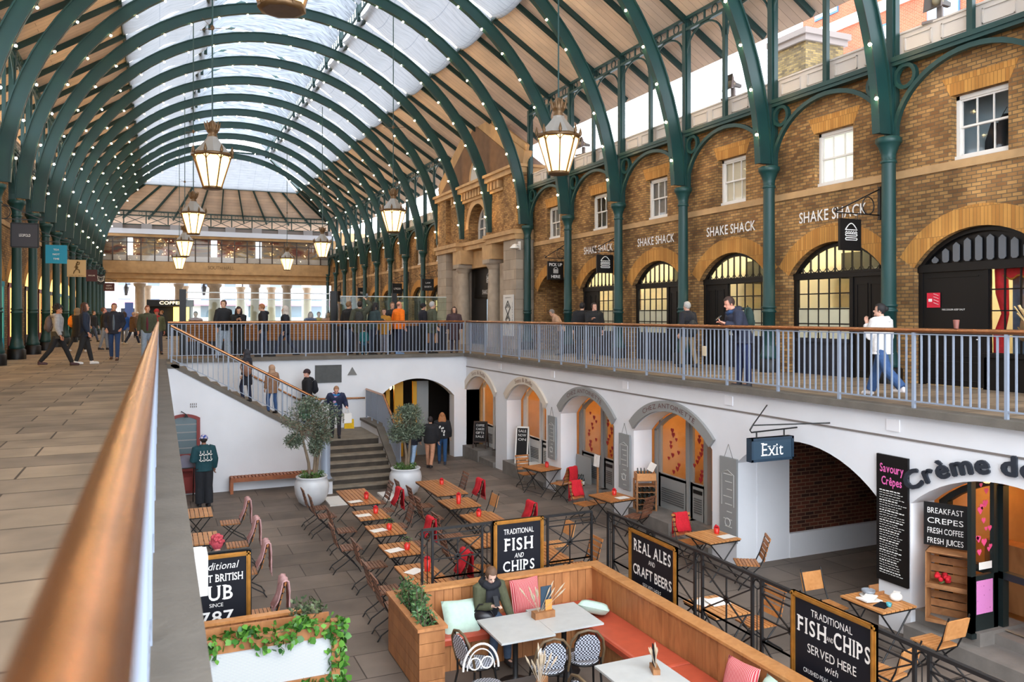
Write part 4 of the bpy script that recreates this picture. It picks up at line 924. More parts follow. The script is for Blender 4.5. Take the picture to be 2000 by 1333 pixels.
# ================================================================== PEDIMENTED BLOCK ON THE RIGHT
PC = 35.55; m = MB()
bb = m.bb
for y0, y1 in ((30.42, 31.75), (39.35, 40.68)):
    bb((13.6, y0, 0), (14.7, y1, 4.62), 1); bb((13.6, y0, 5.0), (14.7, y1, 7.4), 0)
bb((14.62, 31.7, 0), (14.8, 39.4, 4.7), 1)
for y0, y1 in ((31.7, 33.0), (38.1, 39.4)): bb((13.95, y0, 0), (14.7, y1, 3.75), 3)
P = lambda a, z, t: (13.86+t, a, z)
arch_panel(m, 31.7, 39.4, 5.0, 7.4, PC, 1.15, 5.65, 6.75, P, 0, .8, 0, 20)
ar = [(PC+1.15*math.cos(math.pi-math.pi*i/20), 5.65+1.1*math.sin(math.pi-math.pi*i/20)) for i in range(21)]; ao = [(PC+1.45*math.cos(math.pi-math.pi*i/20), 5.65+1.4*math.sin(math.pi-math.pi*i/20)) for i in range(21)]
m.ring([P(p[0], p[1], -.03) for p in ar], [P(p[0], p[1], -.03) for p in ao], (.06, 0, 0), 2)
bb((13.5, 30.35, 4.62), (14.75, 33.6, 4.84), 2); bb((13.5, 37.5, 4.62), (14.75, 40.75, 4.84), 2); bb((13.85, 33.6, 4.62), (14.75, 37.5, 4.84), 2); bb((13.42, 30.3, 4.84), (14.8, 33.75, 5.02), 2); bb((13.42, 37.35, 4.84), (14.8, 40.8, 5.02), 2); bb((13.78, 33.7, 4.84), (14.8, 37.4, 5.02), 2)
for c in (33.55, 37.55): bb((13.55, c-.6, 3.95), (14.3, c+.6, 4.62), 2)
for c in (33.55, 37.55): bb((13.5, c-.42, 3.75), (14.3, c+.42, 3.95), 1)
bb((14.2, 31.7, 3.75), (14.7, 39.4, 4.62), 2)
bb((13.48, 30.25, 7.4), (14.9, 40.85, 7.62), 2); bb((13.38, 30.15, 7.62), (14.95, 40.95, 7.74), 2)
for i in range(17): bb((13.62, 32.4+i*.38, 7.06), (13.9, 32.58+i*.38, 7.4), 2)
bb((13.75, 32.2, 6.94), (13.9, 38.9, 7.06), 2)
tri = [(-5.3, 0), (5.3, 0), (0, 2.75)]
m.prism(tri, (13.75, PC, 7.74), (0, 1, 0), (0, 0, 1), (1.1, 0, 0), 4)
for s_ in (-1, 1): m.bar((13.95, PC+s_*5.4, 7.78), (13.95, PC, 10.58), 1.0, .34, 2, up=(1, 0, 0)); m.bar((13.9, PC+s_*5.45, 7.95), (13.9, PC, 10.75), 1.15, .12, 2, up=(1, 0, 0))
struct('wall_right', m, [BRICK, STONEB, STONEY, STONE, pbr('brown_tympanum', (112, 84, 62), .85, 0, .15, 3)], 'brick and stone block with a pediment', 'wall')
c0 = None
for c, q in ((33.55, 'nearer'), (37.55, 'farther')):
    if c0 is None:
        c0 = thing('stone_column', '', 'column', (13.92, c, 0)); mm = MB(); mm.lathe([(.33, 0), (.33, .6), (.31, 2.2), (.27, 3.5)], 20); mm.build('shaft', STONE, c0); mm = MB(); mm.lathe([(.27, 3.5), (.31, 3.56), (.38, 3.68), (.38, 3.75)], 20); mm.build('capital', STONE, c0); o = c0
    else: o = copy_tree(c0); o.location.y = c
    tag(o, '%s of the two round stone columns under the pedimented block' % q, 'column', 'stone columns of the pedimented block')
t = thing('arched_window', 'white arched window high in the pedimented block', 'window', (14.35, PC, 5.02)); m = MB()
m.ring([(0, 1.02*math.cos(math.pi-math.pi*i/16), .63+1.0*math.sin(math.pi*i/16)) for i in range(17)], [(0, 1.13*math.cos(math.pi-math.pi*i/16), .63+1.09*math.sin(math.pi*i/16)) for i in range(17)], (.08, 0, 0))
for y in (-1.08, -.36, .36, 1.08): m.bb((0, y-.04, 0), (.08, y+.04, .66 if abs(y) > 1 else 1.55))
for z in (0.04, .62, 1.1): m.bb((0, -1.1 if z < .7 else -.95, z-.03), (.08, 1.1 if z < .7 else .95, z+.03))
m.build('frame', WHITE, t); m = MB(); m.prism([(1.1*math.cos(math.pi-math.pi*i/14), .63+1.06*math.sin(math.pi*i/14)) for i in range(15)]+[(1.1, 0), (-1.1, 0)], (.09, 0, 0), (0, 1, 0), (0, 0, 1), (.01, 0, 0)); m.build('panes', pbr('dim_panes', (96, 104, 110), .15), t)
t = thing('arched_window', 'pale round-headed window in the pediment', 'window', (13.72, PC, 7.8)); m = MB(); m.ring([(0, .6*math.cos(math.pi-math.pi*i/12), .9*math.sin(math.pi*i/12)) for i in range(13)], [(0, .72*math.cos(math.pi-math.pi*i/12), 1.02*math.sin(math.pi*i/12)) for i in range(13)], (.05, 0, 0)); m.build('frame', STONEY, t); m = MB(); m.prism([(.6*math.cos(math.pi-math.pi*i/12), .9*math.sin(math.pi*i/12)) for i in range(13)], (.02, 0, 0), (0, 1, 0), (0, 0, 1), (.02, 0, 0)); m.build('panes', pbr('pale_panes', (180, 180, 178), .3), t)
t = thing('shop_entrance', 'dark glazed entrance with white lettering between the stone columns', 'shop entrance', (14.5, PC, 0)); m = MB(); m.bb((0, -2.4, 0), (.1, 2.4, 3.74)); m.build('surround', DARKIN, t)
m = MB(); m.bb((-.03, -1.0, 0), (0, -.72, 2.2)); m.bb((-.03, -.2, 0), (0, .25, 2.2)); m.build('lit_glass', emit('cool_lit_glass', (170, 206, 230), .5, None, 'NONE'), t)
m = MB(); m.bb((-.06, -1.9, 2.28), (-.02, 1.9, 3.7)); m.build('fascia', BLACK, t)
m = MB(); write(m, 'SHAKE SHACK', .22, (-.07, 0, 2.45), FACE_X, width=1.5); burger(m, (-.06, 0, 3.05), .4, FACE_X); m.build('lettering', LETW, t)
t = thing('poster_board', 'white notice board with two dark diamond drawings on the stone pier', 'notice board', (13.58, 31.1, .55)); m = MB(); m.bb((-.05, -.52, 0), (0, .52, 1.75)); m.build('board', pbr('notice_white', (214, 214, 210), .5), t)
m = MB(); G = lambda y, z: (-.06, y, z)
for cz, s_ in ((1.2, .26), (.7, .22)):
    m.tube([G(-s_, cz), G(0, cz+s_*1.1), G(s_, cz), G(0, cz-s_*1.1), G(-s_, cz)], .02, 4); m.tube([G(-s_*.5, cz), G(0, cz+s_*.55), G(s_*.5, cz)], .015, 4)
m.build('drawing', LETD, t); m = MB(); write(m, 'WEST END', .07, (-.052, -.43, 1.0), (V((0, 0, -1)), V((0, -1, 0)), V((-1, 0, 0))), width=.9); write(m, 'MUSEUM QUARTER', .05, (-.052, 0, 1.6), FACE_X, width=.6); m.build('lettering', LETD, t)
t = thing('wall_lamp', 'small white bell-shaped lamp beside the iron column on the stone pier', 'lamp', (13.7, 30.33, 4.25)); m = MB(); m.lathe([(.05, .12), (.08, .1), (.2, -.02), (.2, -.05)], 14, (-.25, -.1, 0)); m.build('shade', WHITE, t); m = MB(); m.bar((-.25, -.1, .12), (0, -.05, .12), .04, .04); m.bb((-.03, -.1, -.1), (.03, .05, .25)); m.build('arm', WHITE, t)
# horn loudspeakers on the parapet
def horn(lb, px, py, X, s_=1.0):
    y, z = onx(px, py, X); t = thing('horn_loudspeaker', lb, 'loudspeaker', (X, y, z), R(200), 'horn loudspeakers on the parapet')
    m = MB(); m.lathe([(.06, -.25), (.08, -.05), (.16, .1), (.28, .2), (.30, .2), (.18, .08)], 4, sm=False); o = m.build('horn', pbr('grey_horn', (92, 86, 82), .6), t); o.rotation_euler = (R(80), R(45), R(60))
    m = MB(); m.sph((0, 0, .06), (.1, .1, .12), 10, 6); o2 = m.build('driver', pbr('khaki_driver', (150, 140, 116), .6), t); o2.rotation_euler = o.rotation_euler
    m = MB(); m.bb((-.05, -.05, -.4), (.05, .05, -.1)); m.bb((-.15, -.3, -.42), (.15, .3, -.36)); m.build('mount', GREYT, t)
horn('grey horn loudspeaker on the parapet at the top right corner', 1836, 4, 14.35); horn('grey horn loudspeaker on the parapet left of the brick chimney', 1432, 165, 14.4); horn('grey horn loudspeaker on the parapet behind the near right lantern', 1140, 282, 14.4)
# building and chimney outside, over the parapet
t = thing('brick_building', 'red brick building with white bands outside, above the parapet', 'building', (30, 0, 0)); ya, z1 = onx(1568, 60, 30); y0_ = ya-24
m = MB(); m.bb((0, y0_, 0), (8, ya, 26)); m.build('wall', BRICKR, t); m = MB()
for z in (12.0, 15.2, 18.4): m.bb((-.15, y0_, z), (0, ya+.15, z+.45))
m.build('stone_band', WHITE, t)
for z in (10.0, 12.9, 16.1):
    for i in range(7):
        y = ya-1.6-i*3.2; m = MB(); m.bb((-.06, y-.75, z), (0, y+.75, z+1.7)); f = m.build('window', pbr('blue_frame', (70, 110, 150), .4), t); m = MB()
        for q in (-.7, .03): m.bb((-.09, y+q, z+.08), (-.05, y+q+.66, z+1.6))
        m.build('pane', pbr('sky_pane', (170, 190, 206), .1), f)
ya, za = onx(1515, 150, 20); yb, zb = onx(1578, 62, 20); t = thing('brick_chimney', 'weathered yellow brick chimney stack outside, over the parapet', 'chimney', (20, (ya+yb)/2, 0)); w2 = abs(ya-yb)/2
m = MB(); m.bb((-.1, -w2, 0), (1.6, w2, zb-.3)); m.build('stack', brickmat('chimney_brick', (150, 130, 84), (96, 84, 62), (110, 100, 84), dirt=.5), t); m = MB(); m.bb((-.2, -w2-.1, zb-.3), (1.7, w2+.1, zb-.1)); m.bb((-.28, -w2-.18, zb-.1), (1.78, w2+.18, zb+.1)); m.build('coping', GREYT, t)
# ================================================================== RAILINGS
def railing(name_lb, p, q, h=1.14, sp=.128, post=11, keep=100, near_first=True, base=.06):
    """bar railing from p to q (points on the kerb); parts: handrail, rails, posts, balusters"""
    p, q = V(p), V(q); d = q-p; L = math.hypot(d.x, d.y); t = thing('metal_railing', name_lb, 'railing', tuple(p)); u = V((d.x, d.y, 0))/L; sl = d.z/L
    at = lambda s_, z: V((u.x*s_, u.y*s_, sl*s_+z))
    m = MB(); m.tube([at(-.02, h), at(L+.02, h)], (.036), 12); m.build('handrail', BRONZE, t)
    m = MB(); m.bar(at(0, .10), at(L, .10), .035, .022); m.bar(at(0, h-.055), at(L, h-.055), .035, .016); m.build('bottom_rail', STEELB, t)
    n = max(2, int(round(L/sp))); b0 = p0 = None; rest = MB(); cnt = 0
    for i in range(n+1):
        s_ = L*i/n; x = at(s_, 0)
        if i % post == 0:
            if p0 is None: m = MB(); m.bb((-.022, -.022, 0), (.022, .022, h-.03)); o = p0 = m.build('post', STEELB, t)
            else: o = p0.copy(); C.objects.link(o); o.parent = t
            o.location = x; continue
        cnt += 1
        if cnt > keep:
            rest.M = Mx.Translation(x); rest.bb((-.011, -.011, .10), (.011, .011, h-.05)); continue
        if b0 is None: m = MB(); m.bb((-.011, -.011, .10), (.011, .011, h-.05)); o = b0 = m.build('baluster', STEELB, t)
        else: o = b0.copy(); C.objects.link(o); o.parent = t
        o.location = x
    if rest.v: o = rest.build('balusters', STEELB, t); o['kind'] = 'stuff'
    return t
railing('blue-grey railing with a copper handrail running away from the camera along the near walkway', (-.05, -.6, .06), (-.05, 27.05, .06))
railing('grey bar railing across the far end of the court, over the white end wall', (.25, 27.12, .06), (10.05, 27.12, .06))
railing('blue-grey bar railing with copper handrail along the right walkway', (10.12, -1.5, .06), (10.12, 27.0, .06))
railing('sloping bar railing with copper handrail down the upper stair flight', (.30, 24.27, .10), (4.40, 24.27, -2.15), h=1.02, sp=.135)
t = railing('short grey bar railing beside the stair landing', (6.46, 26.95, -2.08), (6.46, 24.72, -2.08), h=.98, sp=.07)
t = railing('dense grey bar railing sloping down the right side of the lower steps', (6.46, 24.68, -2.08), (6.46, 22.75, -3.18), h=.98, sp=.07)
t = thing('handrail', 'copper wall handrail along the end wall by the stair landing', 'handrail', (0, 27.04, 0)); m = MB(); m.tube([(2.6, -.03, -.45), (4.2, -.03, -1.36), (6.42, -.03, -1.40)], .03, 8); m.build('rail', BRONZE, t); m = MB()
for x in (4.6, 5.6): m.bb((x-.04, -.03, -1.55), (x+.04, .05, -1.47))
m.build('bracket', GREYT, t)
t = thing('newel_panel', 'grey rounded newel post at the left foot of the steps, beside the olive tree', 'newel post', (4.26, 22.62, -3.16)); m = MB(); m.lathe([(.2, 0), (.16, .03), (.13, .1), (.13, .95), (.1, 1.02), (.02, 1.05)], 16); m.build('post', STEELB, t)

# ================================================================== FOLDING CHAIRS AND TABLES
def make_chair(slat, plain=False):
    t = thing('folding_chair', '', 'chair')                      # faces +y
    m = MB()
    for i in range(7): m.bb((-.20, -.17+i*.058, .43), (.20, -.17+i*.058+.046, .452))
    m.build('seat', slat, t)
    m = MB(); rot = Mx.Rotation(R(14), 3, 'X')
    if plain: m.box((0, -.30, .72), (.40, .02, .27), 0, rot)
    else:
        for i in range(4): m.box((0, -.245-.022*i, .545+.088*i), (.41, .018, .066), 0, rot)
        m.box((0, -.338, .895), (.42, .022, .05), 0, rot)
    m.build('backrest', slat, t)
    for s_ in (-1, 1):
        x = s_*.19
        m = MB(); m.tube([(x, -.34, .90), (x, -.24, .58), (x, -.17, .43), (x, -.02, .28), (x, .14, .10), (x, .20, .0)], .011, 6); m.build('front_leg', BLACKI, t)
        m = MB(); x2 = s_*.17; m.tube([(x2, .19, .43), (x2, .05, .30), (x2, -.12, .18), (x2, -.27, .09), (x2, -.33, 0)], .011, 6); m.build('rear_leg', BLACKI, t)
    for (y, z) in ((.16, .08), (-.29, .07), (.18, .425), (-.17, .42)): m = MB(); m.tube([(-.19, y, z), (.19, y, z)], .009, 5); m.build('cross_bar', BLACKI, t)
    return t
CH = {'dark': make_chair(TEAKD), 'beech': make_chair(TEAKL, True), 'teak': make_chair(TEAK)}; CU = {}
def chair(kind, x, y, face, label, group=None):
    o = copy_tree(CH[kind]) if CU.get(kind) else CH[kind]; CU[kind] = 1
    f = {'E': -90, 'W': 90, 'N': 0, 'S': 180}.get(face, face); o.location = (x, y, fz(y)); o.rotation_euler = (0, 0, R(f)); tag(o, label, 'chair', group); return o
def make_table(sx, sy, slat=TEAK, ns=None, along='y'):
    t = thing('folding_table', '', 'table'); m = MB(); n = ns or max(5, int(round((sx if along == 'y' else sy)/.085)))
    for i in range(n):
        if along == 'y': w_ = sx/n; m.bb((-sx/2+i*w_+.007, -sy/2, .705), (-sx/2+(i+1)*w_-.007, sy/2, .73))
        else: w_ = sy/n; m.bb((-sx/2, -sy/2+i*w_+.004, .705), (sx/2, -sy/2+(i+1)*w_-.004, .73))
    m.build('table_top', slat, t); m = MB()
    for y in (-sy/2+.02, sy/2-.02): m.bar((-sx/2+.02, y, .695), (sx/2-.02, y, .695), .02, .03)
    for x in (-sx/2+.02, sx/2-.02): m.bar((x, -sy/2+.02, .695), (x, sy/2-.02, .695), .02, .03)
    m.build('frame', BLACKI, t)
    for s_ in (-1, 1):
        for d in (-1, 1):
            m = MB(); y = s_*(sy/2-.07-.02*d); m.tube([(-d*sx*.42, y, .69), (d*sx*.42, y, .02), (d*sx*.46, y, 0)], .012, 6); m.build('leg', BLACKI, t)
    m = MB(); m.tube([(-sx*.38, -sy/2+.07, .08), (-sx*.38, sy/2-.07, .08)], .009, 5); m.tube([(sx*.38, -sy/2+.07, .08), (sx*.38, sy/2-.07, .08)], .009, 5); m.build('stretcher', BLACKI, t)
    return t
def table(x, y, sx, sy, label, rz=0, slat=TEAK, along='y'):
    t = make_table(sx, sy, slat, None, along); t.location = (x, y, fz(y)); t.rotation_euler = (0, 0, rz); t['label'] = label; return t
def red_pot(x, y, label, plant=None, h=.73, tall=.11):
    t = thing('table_pot', label, 'pot', (x, y, fz(y)+h)); m = MB(); m.lathe([(.045, 0), (.058, tall), (.052, tall), (.048, tall-.01)], 14); m.build('pot', REDC, t)
    if plant: sprig(t, (0, 0, tall-.01), .08, .12, 40, plant, 11)
    else:
        m = MB()
        for i in range(5): a = i*1.3; m.sph((.028*math.cos(a), .028*math.sin(a), tall+.02+.015*(i % 2)), .02, 6, 4)
        m.build('flower_heads', RED, t)
    return t
def sprig(par, c, r, h, n, mat, seed, ls=.03, name='foliage'):
    rn = random.Random(seed); m = MB()
    for i in range(n):
        a = rn.uniform(0, 6.283); rr = r*math.sqrt(rn.random()); z = h*rn.random(); p = V(c)+V((rr*math.cos(a), rr*math.sin(a), z)); leaf(m, p, rn, ls)
    return m.build(name, mat, par)
def leaf(m, p, rn, ls, wd=.55):
    d = V((rn.gauss(0, 1), rn.gauss(0, 1), rn.gauss(.2, .8))).normalized(); u = d.orthogonal().normalized(); u = Mx.Rotation(rn.uniform(0, 6.28), 3, d) @ u
    a = p; b = p+d*ls*.5+u*ls*wd*.5; c = p+d*ls; e = p+d*ls*.5-u*ls*wd*.5; m.add([a, b, c, e], [(0, 1, 2, 3)])
def menu(x, y, rz, label, h=.732, s_=(.30, .21)):
    m = MB(); m.box((0, 0, .003), (s_[0], s_[1], .004)); o = m.build('menu_sheet', PAPER); o.location = (x, y, fz(y)+h); o.rotation_euler = (0, 0, rz); tag(o, label, 'menu'); return o
def throw(ch, label, mat, wid=.34, fr=.30, bk=.42, off=0):
    """blanket hung over the chair's back, two leaves with fringe"""
    t = thing('throw_blanket', label, 'blanket', ch.location, ch.rotation_euler[2]); m = MB(); n = 6; P_ = []
    prof = [(-.19+.01, .90-fr)] + [(-.225-.1*s_, .90-fr+fr*s_) for s_ in (.35, .7)] + [(-.31, .915), (-.34, .935), (-.375, .925)] + [(-.40-.015*s_, .92-bk*s_) for s_ in (.3, .65, 1.0)]
    vs = []; k = len(prof)
    for i in range(n+1):
        x = off-wid/2+wid*i/n
        for j, (y, z) in enumerate(prof): vs.append((x*(1+.06*math.sin(j*1.7)), y+(.018*math.sin(i*1.9+j)), z))
    fs = [(i*k+j, i*k+j+1, (i+1)*k+j+1, (i+1)*k+j) for i in range(n) for j in range(k-1)]
    m.add(vs, fs, 0, True); o = m.build('cloth', mat, t); md = o.modifiers.new('thickness', 'SOLIDIFY'); md.thickness = .014; md.offset = 0
    m = MB()
    for i in range(14):
        x = off-wid/2+wid*(i+.5)/14; m.tube([(x, prof[-1][0], prof[-1][1]), (x+.004*(-1)**i, prof[-1][0]-.004, prof[-1][1]-.07)], .004, 4); m.tube([(x, prof[0][0], prof[0][1]), (x, prof[0][0]+.004, prof[0][1]-.05)], .004, 4)
    m.build('fringe', mat, t); return t
PLANTM = leafmat('table_plant', (34, 80, 30), (80, 130, 60))
# left row of tables, far to near
tl_ = [(4.20, 18.40, .70, 1.60, 'long slatted table nearest the steps, in the left row'), (4.05, 16.50, .64, .80, 'small slatted table second from the steps in the left row'), (4.00, 15.15, .64, .80, 'small slatted table with a flowering red pot, third in the left row'), (3.90, 13.70, .64, .78, 'small slatted table with a curled menu, fourth in the left row'), (3.80, 12.32, .62, .76, 'slatted table fifth in the left row, half behind the iron fence'), (3.80, 11.58, .60, .58, 'slatted table at the near end of the left row, beside the timber planter')]
for a in tl_: table(*a)
table(6.30, 18.60, .78, 1.75, 'long slatted table at the far end of the middle row'); table(6.10, 16.75, .74, .86, 'slatted table second in the middle row with a tall red jar'); table(6.06, 15.25, .72, .76, 'slatted table third in the middle row, just behind the iron fence'); table(5.45, 13.6, .7, .8, 'slatted table behind the iron fence at the left of the framed sign'); table(6.02, 12.4, .66, 1.15, 'slatted table behind the iron fence at the right of the framed sign', along='y')
table(9.72, 20.0, .74, .85, 'slatted table by the pale shop arches, farthest along the right wall', .22); table(9.50, 15.85, .74, .84, 'slatted table with a paper menu before the grey shop with the wine rack', .12); table(9.38, 12.05, .72, .74, 'slatted table beside the exit arch', .03, TEAKL); table(9.26, 8.22, .66, .74, 'slatted table with dirty dishes below the tall black menu board', 0, TEAKL)
table(.72, 18.28, .62, .82, 'pale slatted table by the near wall, farther of two', 0, TEAKL); table(.70, 15.98, .62, .84, 'pale slatted table by the near wall, nearer of two', 0, TEAKL); table(7.08, 9.0, .62, .74, 'pale slatted table behind the right iron fence with scattered papers', 0, TEAKL)
# chairs
L_ = [(3.36, 18.88, 'dark folding chair at the far left of the longest table in the left row'), (3.38, 18.02, 'dark folding chair second on the left of the longest table in the left row'), (3.50, 16.55, 'dark folding chair left of the second table in the left row'), (3.30, 15.22, 'dark folding chair left of the third table in the left row'), (3.44, 13.90, 'dark folding chair left of the fourth table in the left row'), (3.30, 12.48, 'dark folding chair left of the fifth table in the left row'), (3.26, 11.72, 'dark folding chair nearest the planter on the left of the left row')]
for x, y, lb in L_: chair('dark', x, y, 'E', lb, 'dark folding chairs')
cR = [chair('dark', 4.78, 18.85, 'W', 'dark folding chair right of the longest table, nearest the white pot', 'dark folding chairs'), chair('dark', 4.74, 17.98, 'W', 'dark folding chair with a red blanket, right of the longest table in the left row', 'dark folding chairs'), chair('dark', 4.60, 16.45, 'W', 'bare dark folding chair right of the second table in the left row', 'dark folding chairs'), chair('dark', 4.50, 14.9, 'W', 'dark folding chair with a red blanket behind the fence corner post', 'dark folding chairs'), chair('dark', 4.32, 12.45, 'W', 'dark folding chair with a red blanket seen through the iron fence', 'dark folding chairs')]
throw(cR[1], 'red blanket over the chair right of the longest table', RED); throw(cR[3], 'red blanket over the chair by the fence corner post', RED); throw(cR[4], 'red blanket over the chair seen through the iron fence', RED)
for x, y, lb in ((5.62, 18.95, 'dark folding chair left of the far end of the middle row'), (5.66, 18.05, 'dark folding chair second on the left of the long middle table'), (5.48, 16.8, 'dark folding chair left of the second middle table'), (5.36, 15.2, 'dark folding chair left of the third middle table'), (4.98, 13.7, 'dark folding chair left of the table behind the fence')): chair('dark', x, y, 'E', lb, 'dark folding chairs')
chair('dark', 6.86, 19.25, 'W', 'dark folding chair right of the far end of the long middle table', 'dark folding chairs'); c = chair('dark', 6.84, 18.2, 'W', 'dark folding chair with a red blanket right of the long middle table', 'dark folding chairs'); throw(c, 'red blanket over the chair right of the long middle table', RED)
chair('beech', 6.62, 16.70, 'W', 'pale solid-backed chair right of the second middle table'); c = chair('dark', 6.88, 15.35, 'W', 'dark folding chair with a red blanket, just above the framed fish sign', 'dark folding chairs'); throw(c, 'red blanket over the chair just above the framed fish sign', RED)
chair('beech', 6.98, 13.75, 'W', 'pale solid-backed chair seen through the fence right of the fish sign'); chair('teak', 6.72, 12.3, 'W', 'slatted chair behind the corner posts of the iron fence'); chair('teak', 5.1, 12.9, 60, 'slatted chair turned askew behind the left iron fence')
chair('teak', 9.62, 20.78, 'S', 'slatted chair on the far side of the table by the pale shop arches'); c = chair('teak', 9.84, 19.02, 24, 'slatted chair with a red blanket at the table by the pale shop arches'); throw(c, 'red blanket over the chair by the pale shop arches', RED)
c = chair('teak', 9.2, 16.62, 190, 'slatted chair spread with red, behind the table before the wine rack'); throw(c, 'red blanket over the chair behind the table before the wine rack', RED, .30)
chair('dark', 9.62, 14.98, 25, 'dark slatted chair on the near side of the table before the wine rack', 'dark folding chairs'); c = chair('teak', 9.42, 12.78, 178, 'slatted chair spread with red beside the exit arch'); throw(c, 'red blanket over the chair beside the exit arch', RED, .30)
chair('teak', 9.5, 11.22, 60, 'slatted chair on the near side of the table beside the exit arch'); chair('beech', 9.1, 9.0, 178, 'pale solid-backed chair behind the table with dirty dishes'); chair('beech', 9.32, 7.35, 'N', 'pale solid-backed chair before the wooden crates'); chair('beech', 8.55, 8.42, 'E', 'pale chair on the fence side of the table with dirty dishes'); chair('beech', 7.95, 6.95, 10, 'pale chair low behind the right-hand framed sign')
chair('teak', 7.7, 8.9, 'W', 'slatted chair behind the second panel of the right iron fence')
for i, (x, y, q) in enumerate(((1.42, 18.3, 'farthest'), (1.40, 16.35, 'second'), (1.36, 14.46, 'third'), (1.34, 12.2, 'nearest'))):
    c = chair('beech' if 0 else 'teak', x, y, 'W', 'slatted chair under a pink blanket by the near wall, %s from the camera' % ('farthest' if i == 0 else q), 'chairs with pink blankets')
    throw(c, 'pale pink blanket over the %s chair by the near wall' % q, PINK, .36, .36, .5)
# things on the tables
for x, y, lb in ((4.32, 18.05, 'red pot on the longest table of the left row'), (4.16, 16.55, 'red pot on the second table of the left row'), (6.42, 18.9, 'red pot on the long middle table'), (6.02, 15.35, 'red pot on the third middle table'), (9.86, 19.95, 'red pot on the table by the pale shop arches'), (9.62, 15.95, 'red pot on the table before the wine rack'), (9.55, 12.15, 'red pot on the table beside the exit arch')): red_pot(x, y, lb)
red_pot(6.05, 16.65, 'tall red jar on the second middle table', None, .73, .2); red_pot(3.92, 12.25, 'tall red jar behind the fence post', None, .73, .19)
red_pot(4.06, 15.1, 'red pot with a green plant on the third table of the left row', PLANTM); red_pot(3.98, 13.6, 'red pot with a green plant on the fourth table of the left row', PLANTM); red_pot(5.8, 12.5, 'red pot with a green plant behind the fence right of the fish sign', PLANTM)
for x, y, rz, lb in ((4.02, 17.85, .2, 'white menu on the longest table'), (3.88, 16.45, .1, 'white menu on the second left table'), (3.85, 15.1, .25, 'white sheet on the third left table'), (3.76, 13.62, .3, 'white menu on the fourth left table'), (3.72, 12.3, .6, 'white menu on the fifth left table'), (9.62, 15.6, .1, 'white menu on the table before the wine rack'), (9.56, 11.88, .05, 'white menu on the table beside the exit arch'), (7.0, 9.2, .5, 'loose papers on the pale table behind the right fence')): menu(x, y, rz, lb)
m = MB(); m.box((0, 0, .01), (.3, .22, .004), 0, Mx.Rotation(.12, 3, 'X')); o = m.build('menu_sheet', PAPER); o.location = (7.16, 9.08, fz(9)+.74); tag(o, 'second loose paper on the pale table behind the right fence', 'menu')
# dishes on the near right table
z = fz(8.2)+.73
def dish(name, lb, x, y, prof, mat, cat='dish', part=None):
    m = MB(); m.lathe(prof, 18); o = m.build(name, mat); o.location = (x, y, z); return tag(o, lb, cat)
dish('plate', 'white plate under the grey bowl on the dish-strewn table', 9.28, 8.4, [(.07, 0), (.12, .012), (.125, .016), (.07, .008)], WHITE); dish('bowl', 'grey bowl with a dark rim on the dish-strewn table', 9.3, 8.42, [(.05, .016), (.09, .05), (.095, .085), (.09, .085), (.05, .03)], pbr('grey_glaze', (128, 132, 138), .3)); dish('cup', 'small turquoise cup on the dish-strewn table', 9.2, 7.98, [(.028, .004), (.04, .055), (.036, .055), (.024, .01)], pbr('turquoise_glaze', (70, 150, 160), .3), 'cup')
m = MB(); m.box((0, 0, .02), (.3, .2, .02), 0, Mx.Rotation(.1, 3, 'Y')); m.box((.02, .01, .045), (.26, .16, .012), 0, Mx.Rotation(.5, 3, 'Z')); o = m.build('folded_papers', PAPER); o.location = (9.14, 8.26, z); tag(o, 'stack of folded papers on the dish-strewn table', 'papers')
m = MB(); m.sph((0, 0, .05), (.1, .08, .06), 10, 6); m.box((.05, .03, .08), (.1, .09, .04), 0, Mx.Rotation(.6, 3, 'Z')); o = m.build('crumpled_napkin', PAPER); o.location = (9.5, 8.12, z); tag(o, 'crumpled white napkin on the dish-strewn table', 'napkin')
m = MB(); m.bb((-.09, -.06, 0), (.09, .06, .015)); m.bb((-.09, .04, .015), (.09, .06, .12)); m.bb((-.09, -.06, .015), (.09, -.04, .05)); o = m.build('menu_rack', CRATE); o.location = (9.46, 8.42, z); tag(o, 'small wooden menu rack on the dish-strewn table', 'rack')
m = MB(); m.bb((-.12, -.08, 0), (.12, .08, .01)); o = m.build('dark_folder', NAVY); o.location = (9.16, 8.05, z+.0); o.rotation_euler = (0, 0, .3); tag(o, 'dark bill folder under the turquoise cup', 'folder')

# ================================================================== SLATTED BENCH, OLIVE TREES, WHITE BOARDS
t = thing('slatted_bench', 'long slatted timber bench against the white stair wall', 'bench', (2.98, 23.86, fz(23.9))); BW = woodmat('bench_timber', (140, 78, 44), (170, 100, 60), .5, (5, 5, 5), .1); BX = 1.16
m = MB()
for i in range(24): x = -BX+.05+i*(2*BX-.1)/23; m.bb((x-.032, -.2, .42), (x+.032, .2, .45))
m.build('slats', BW, t)
for s_ in (-1, 1):
    m = MB(); m.bb((-BX, s_*.2-.02, .33), (BX, s_*.2+.02, .44)); m.build('side_rail', BW, t)
    for e in (-1, 1): m = MB(); m.bb((e*(BX-.03)-.04, s_*.18-.03, 0), (e*(BX-.03)+.04, s_*.18+.03, .42)); m.build('leg', BW, t)
OLIVE = leafmat('olive_leaves', (44, 58, 46), (126, 140, 116)); BARK = pbr('grey_bark', (120, 104, 86), .9, 0, .2, 9, .4, 20); HERB = leafmat('herb_leaves', (40, 74, 30), (96, 132, 60))
POTW = pbr('white_glazed_pot', (206, 208, 212), .35, 0, .05, 4)
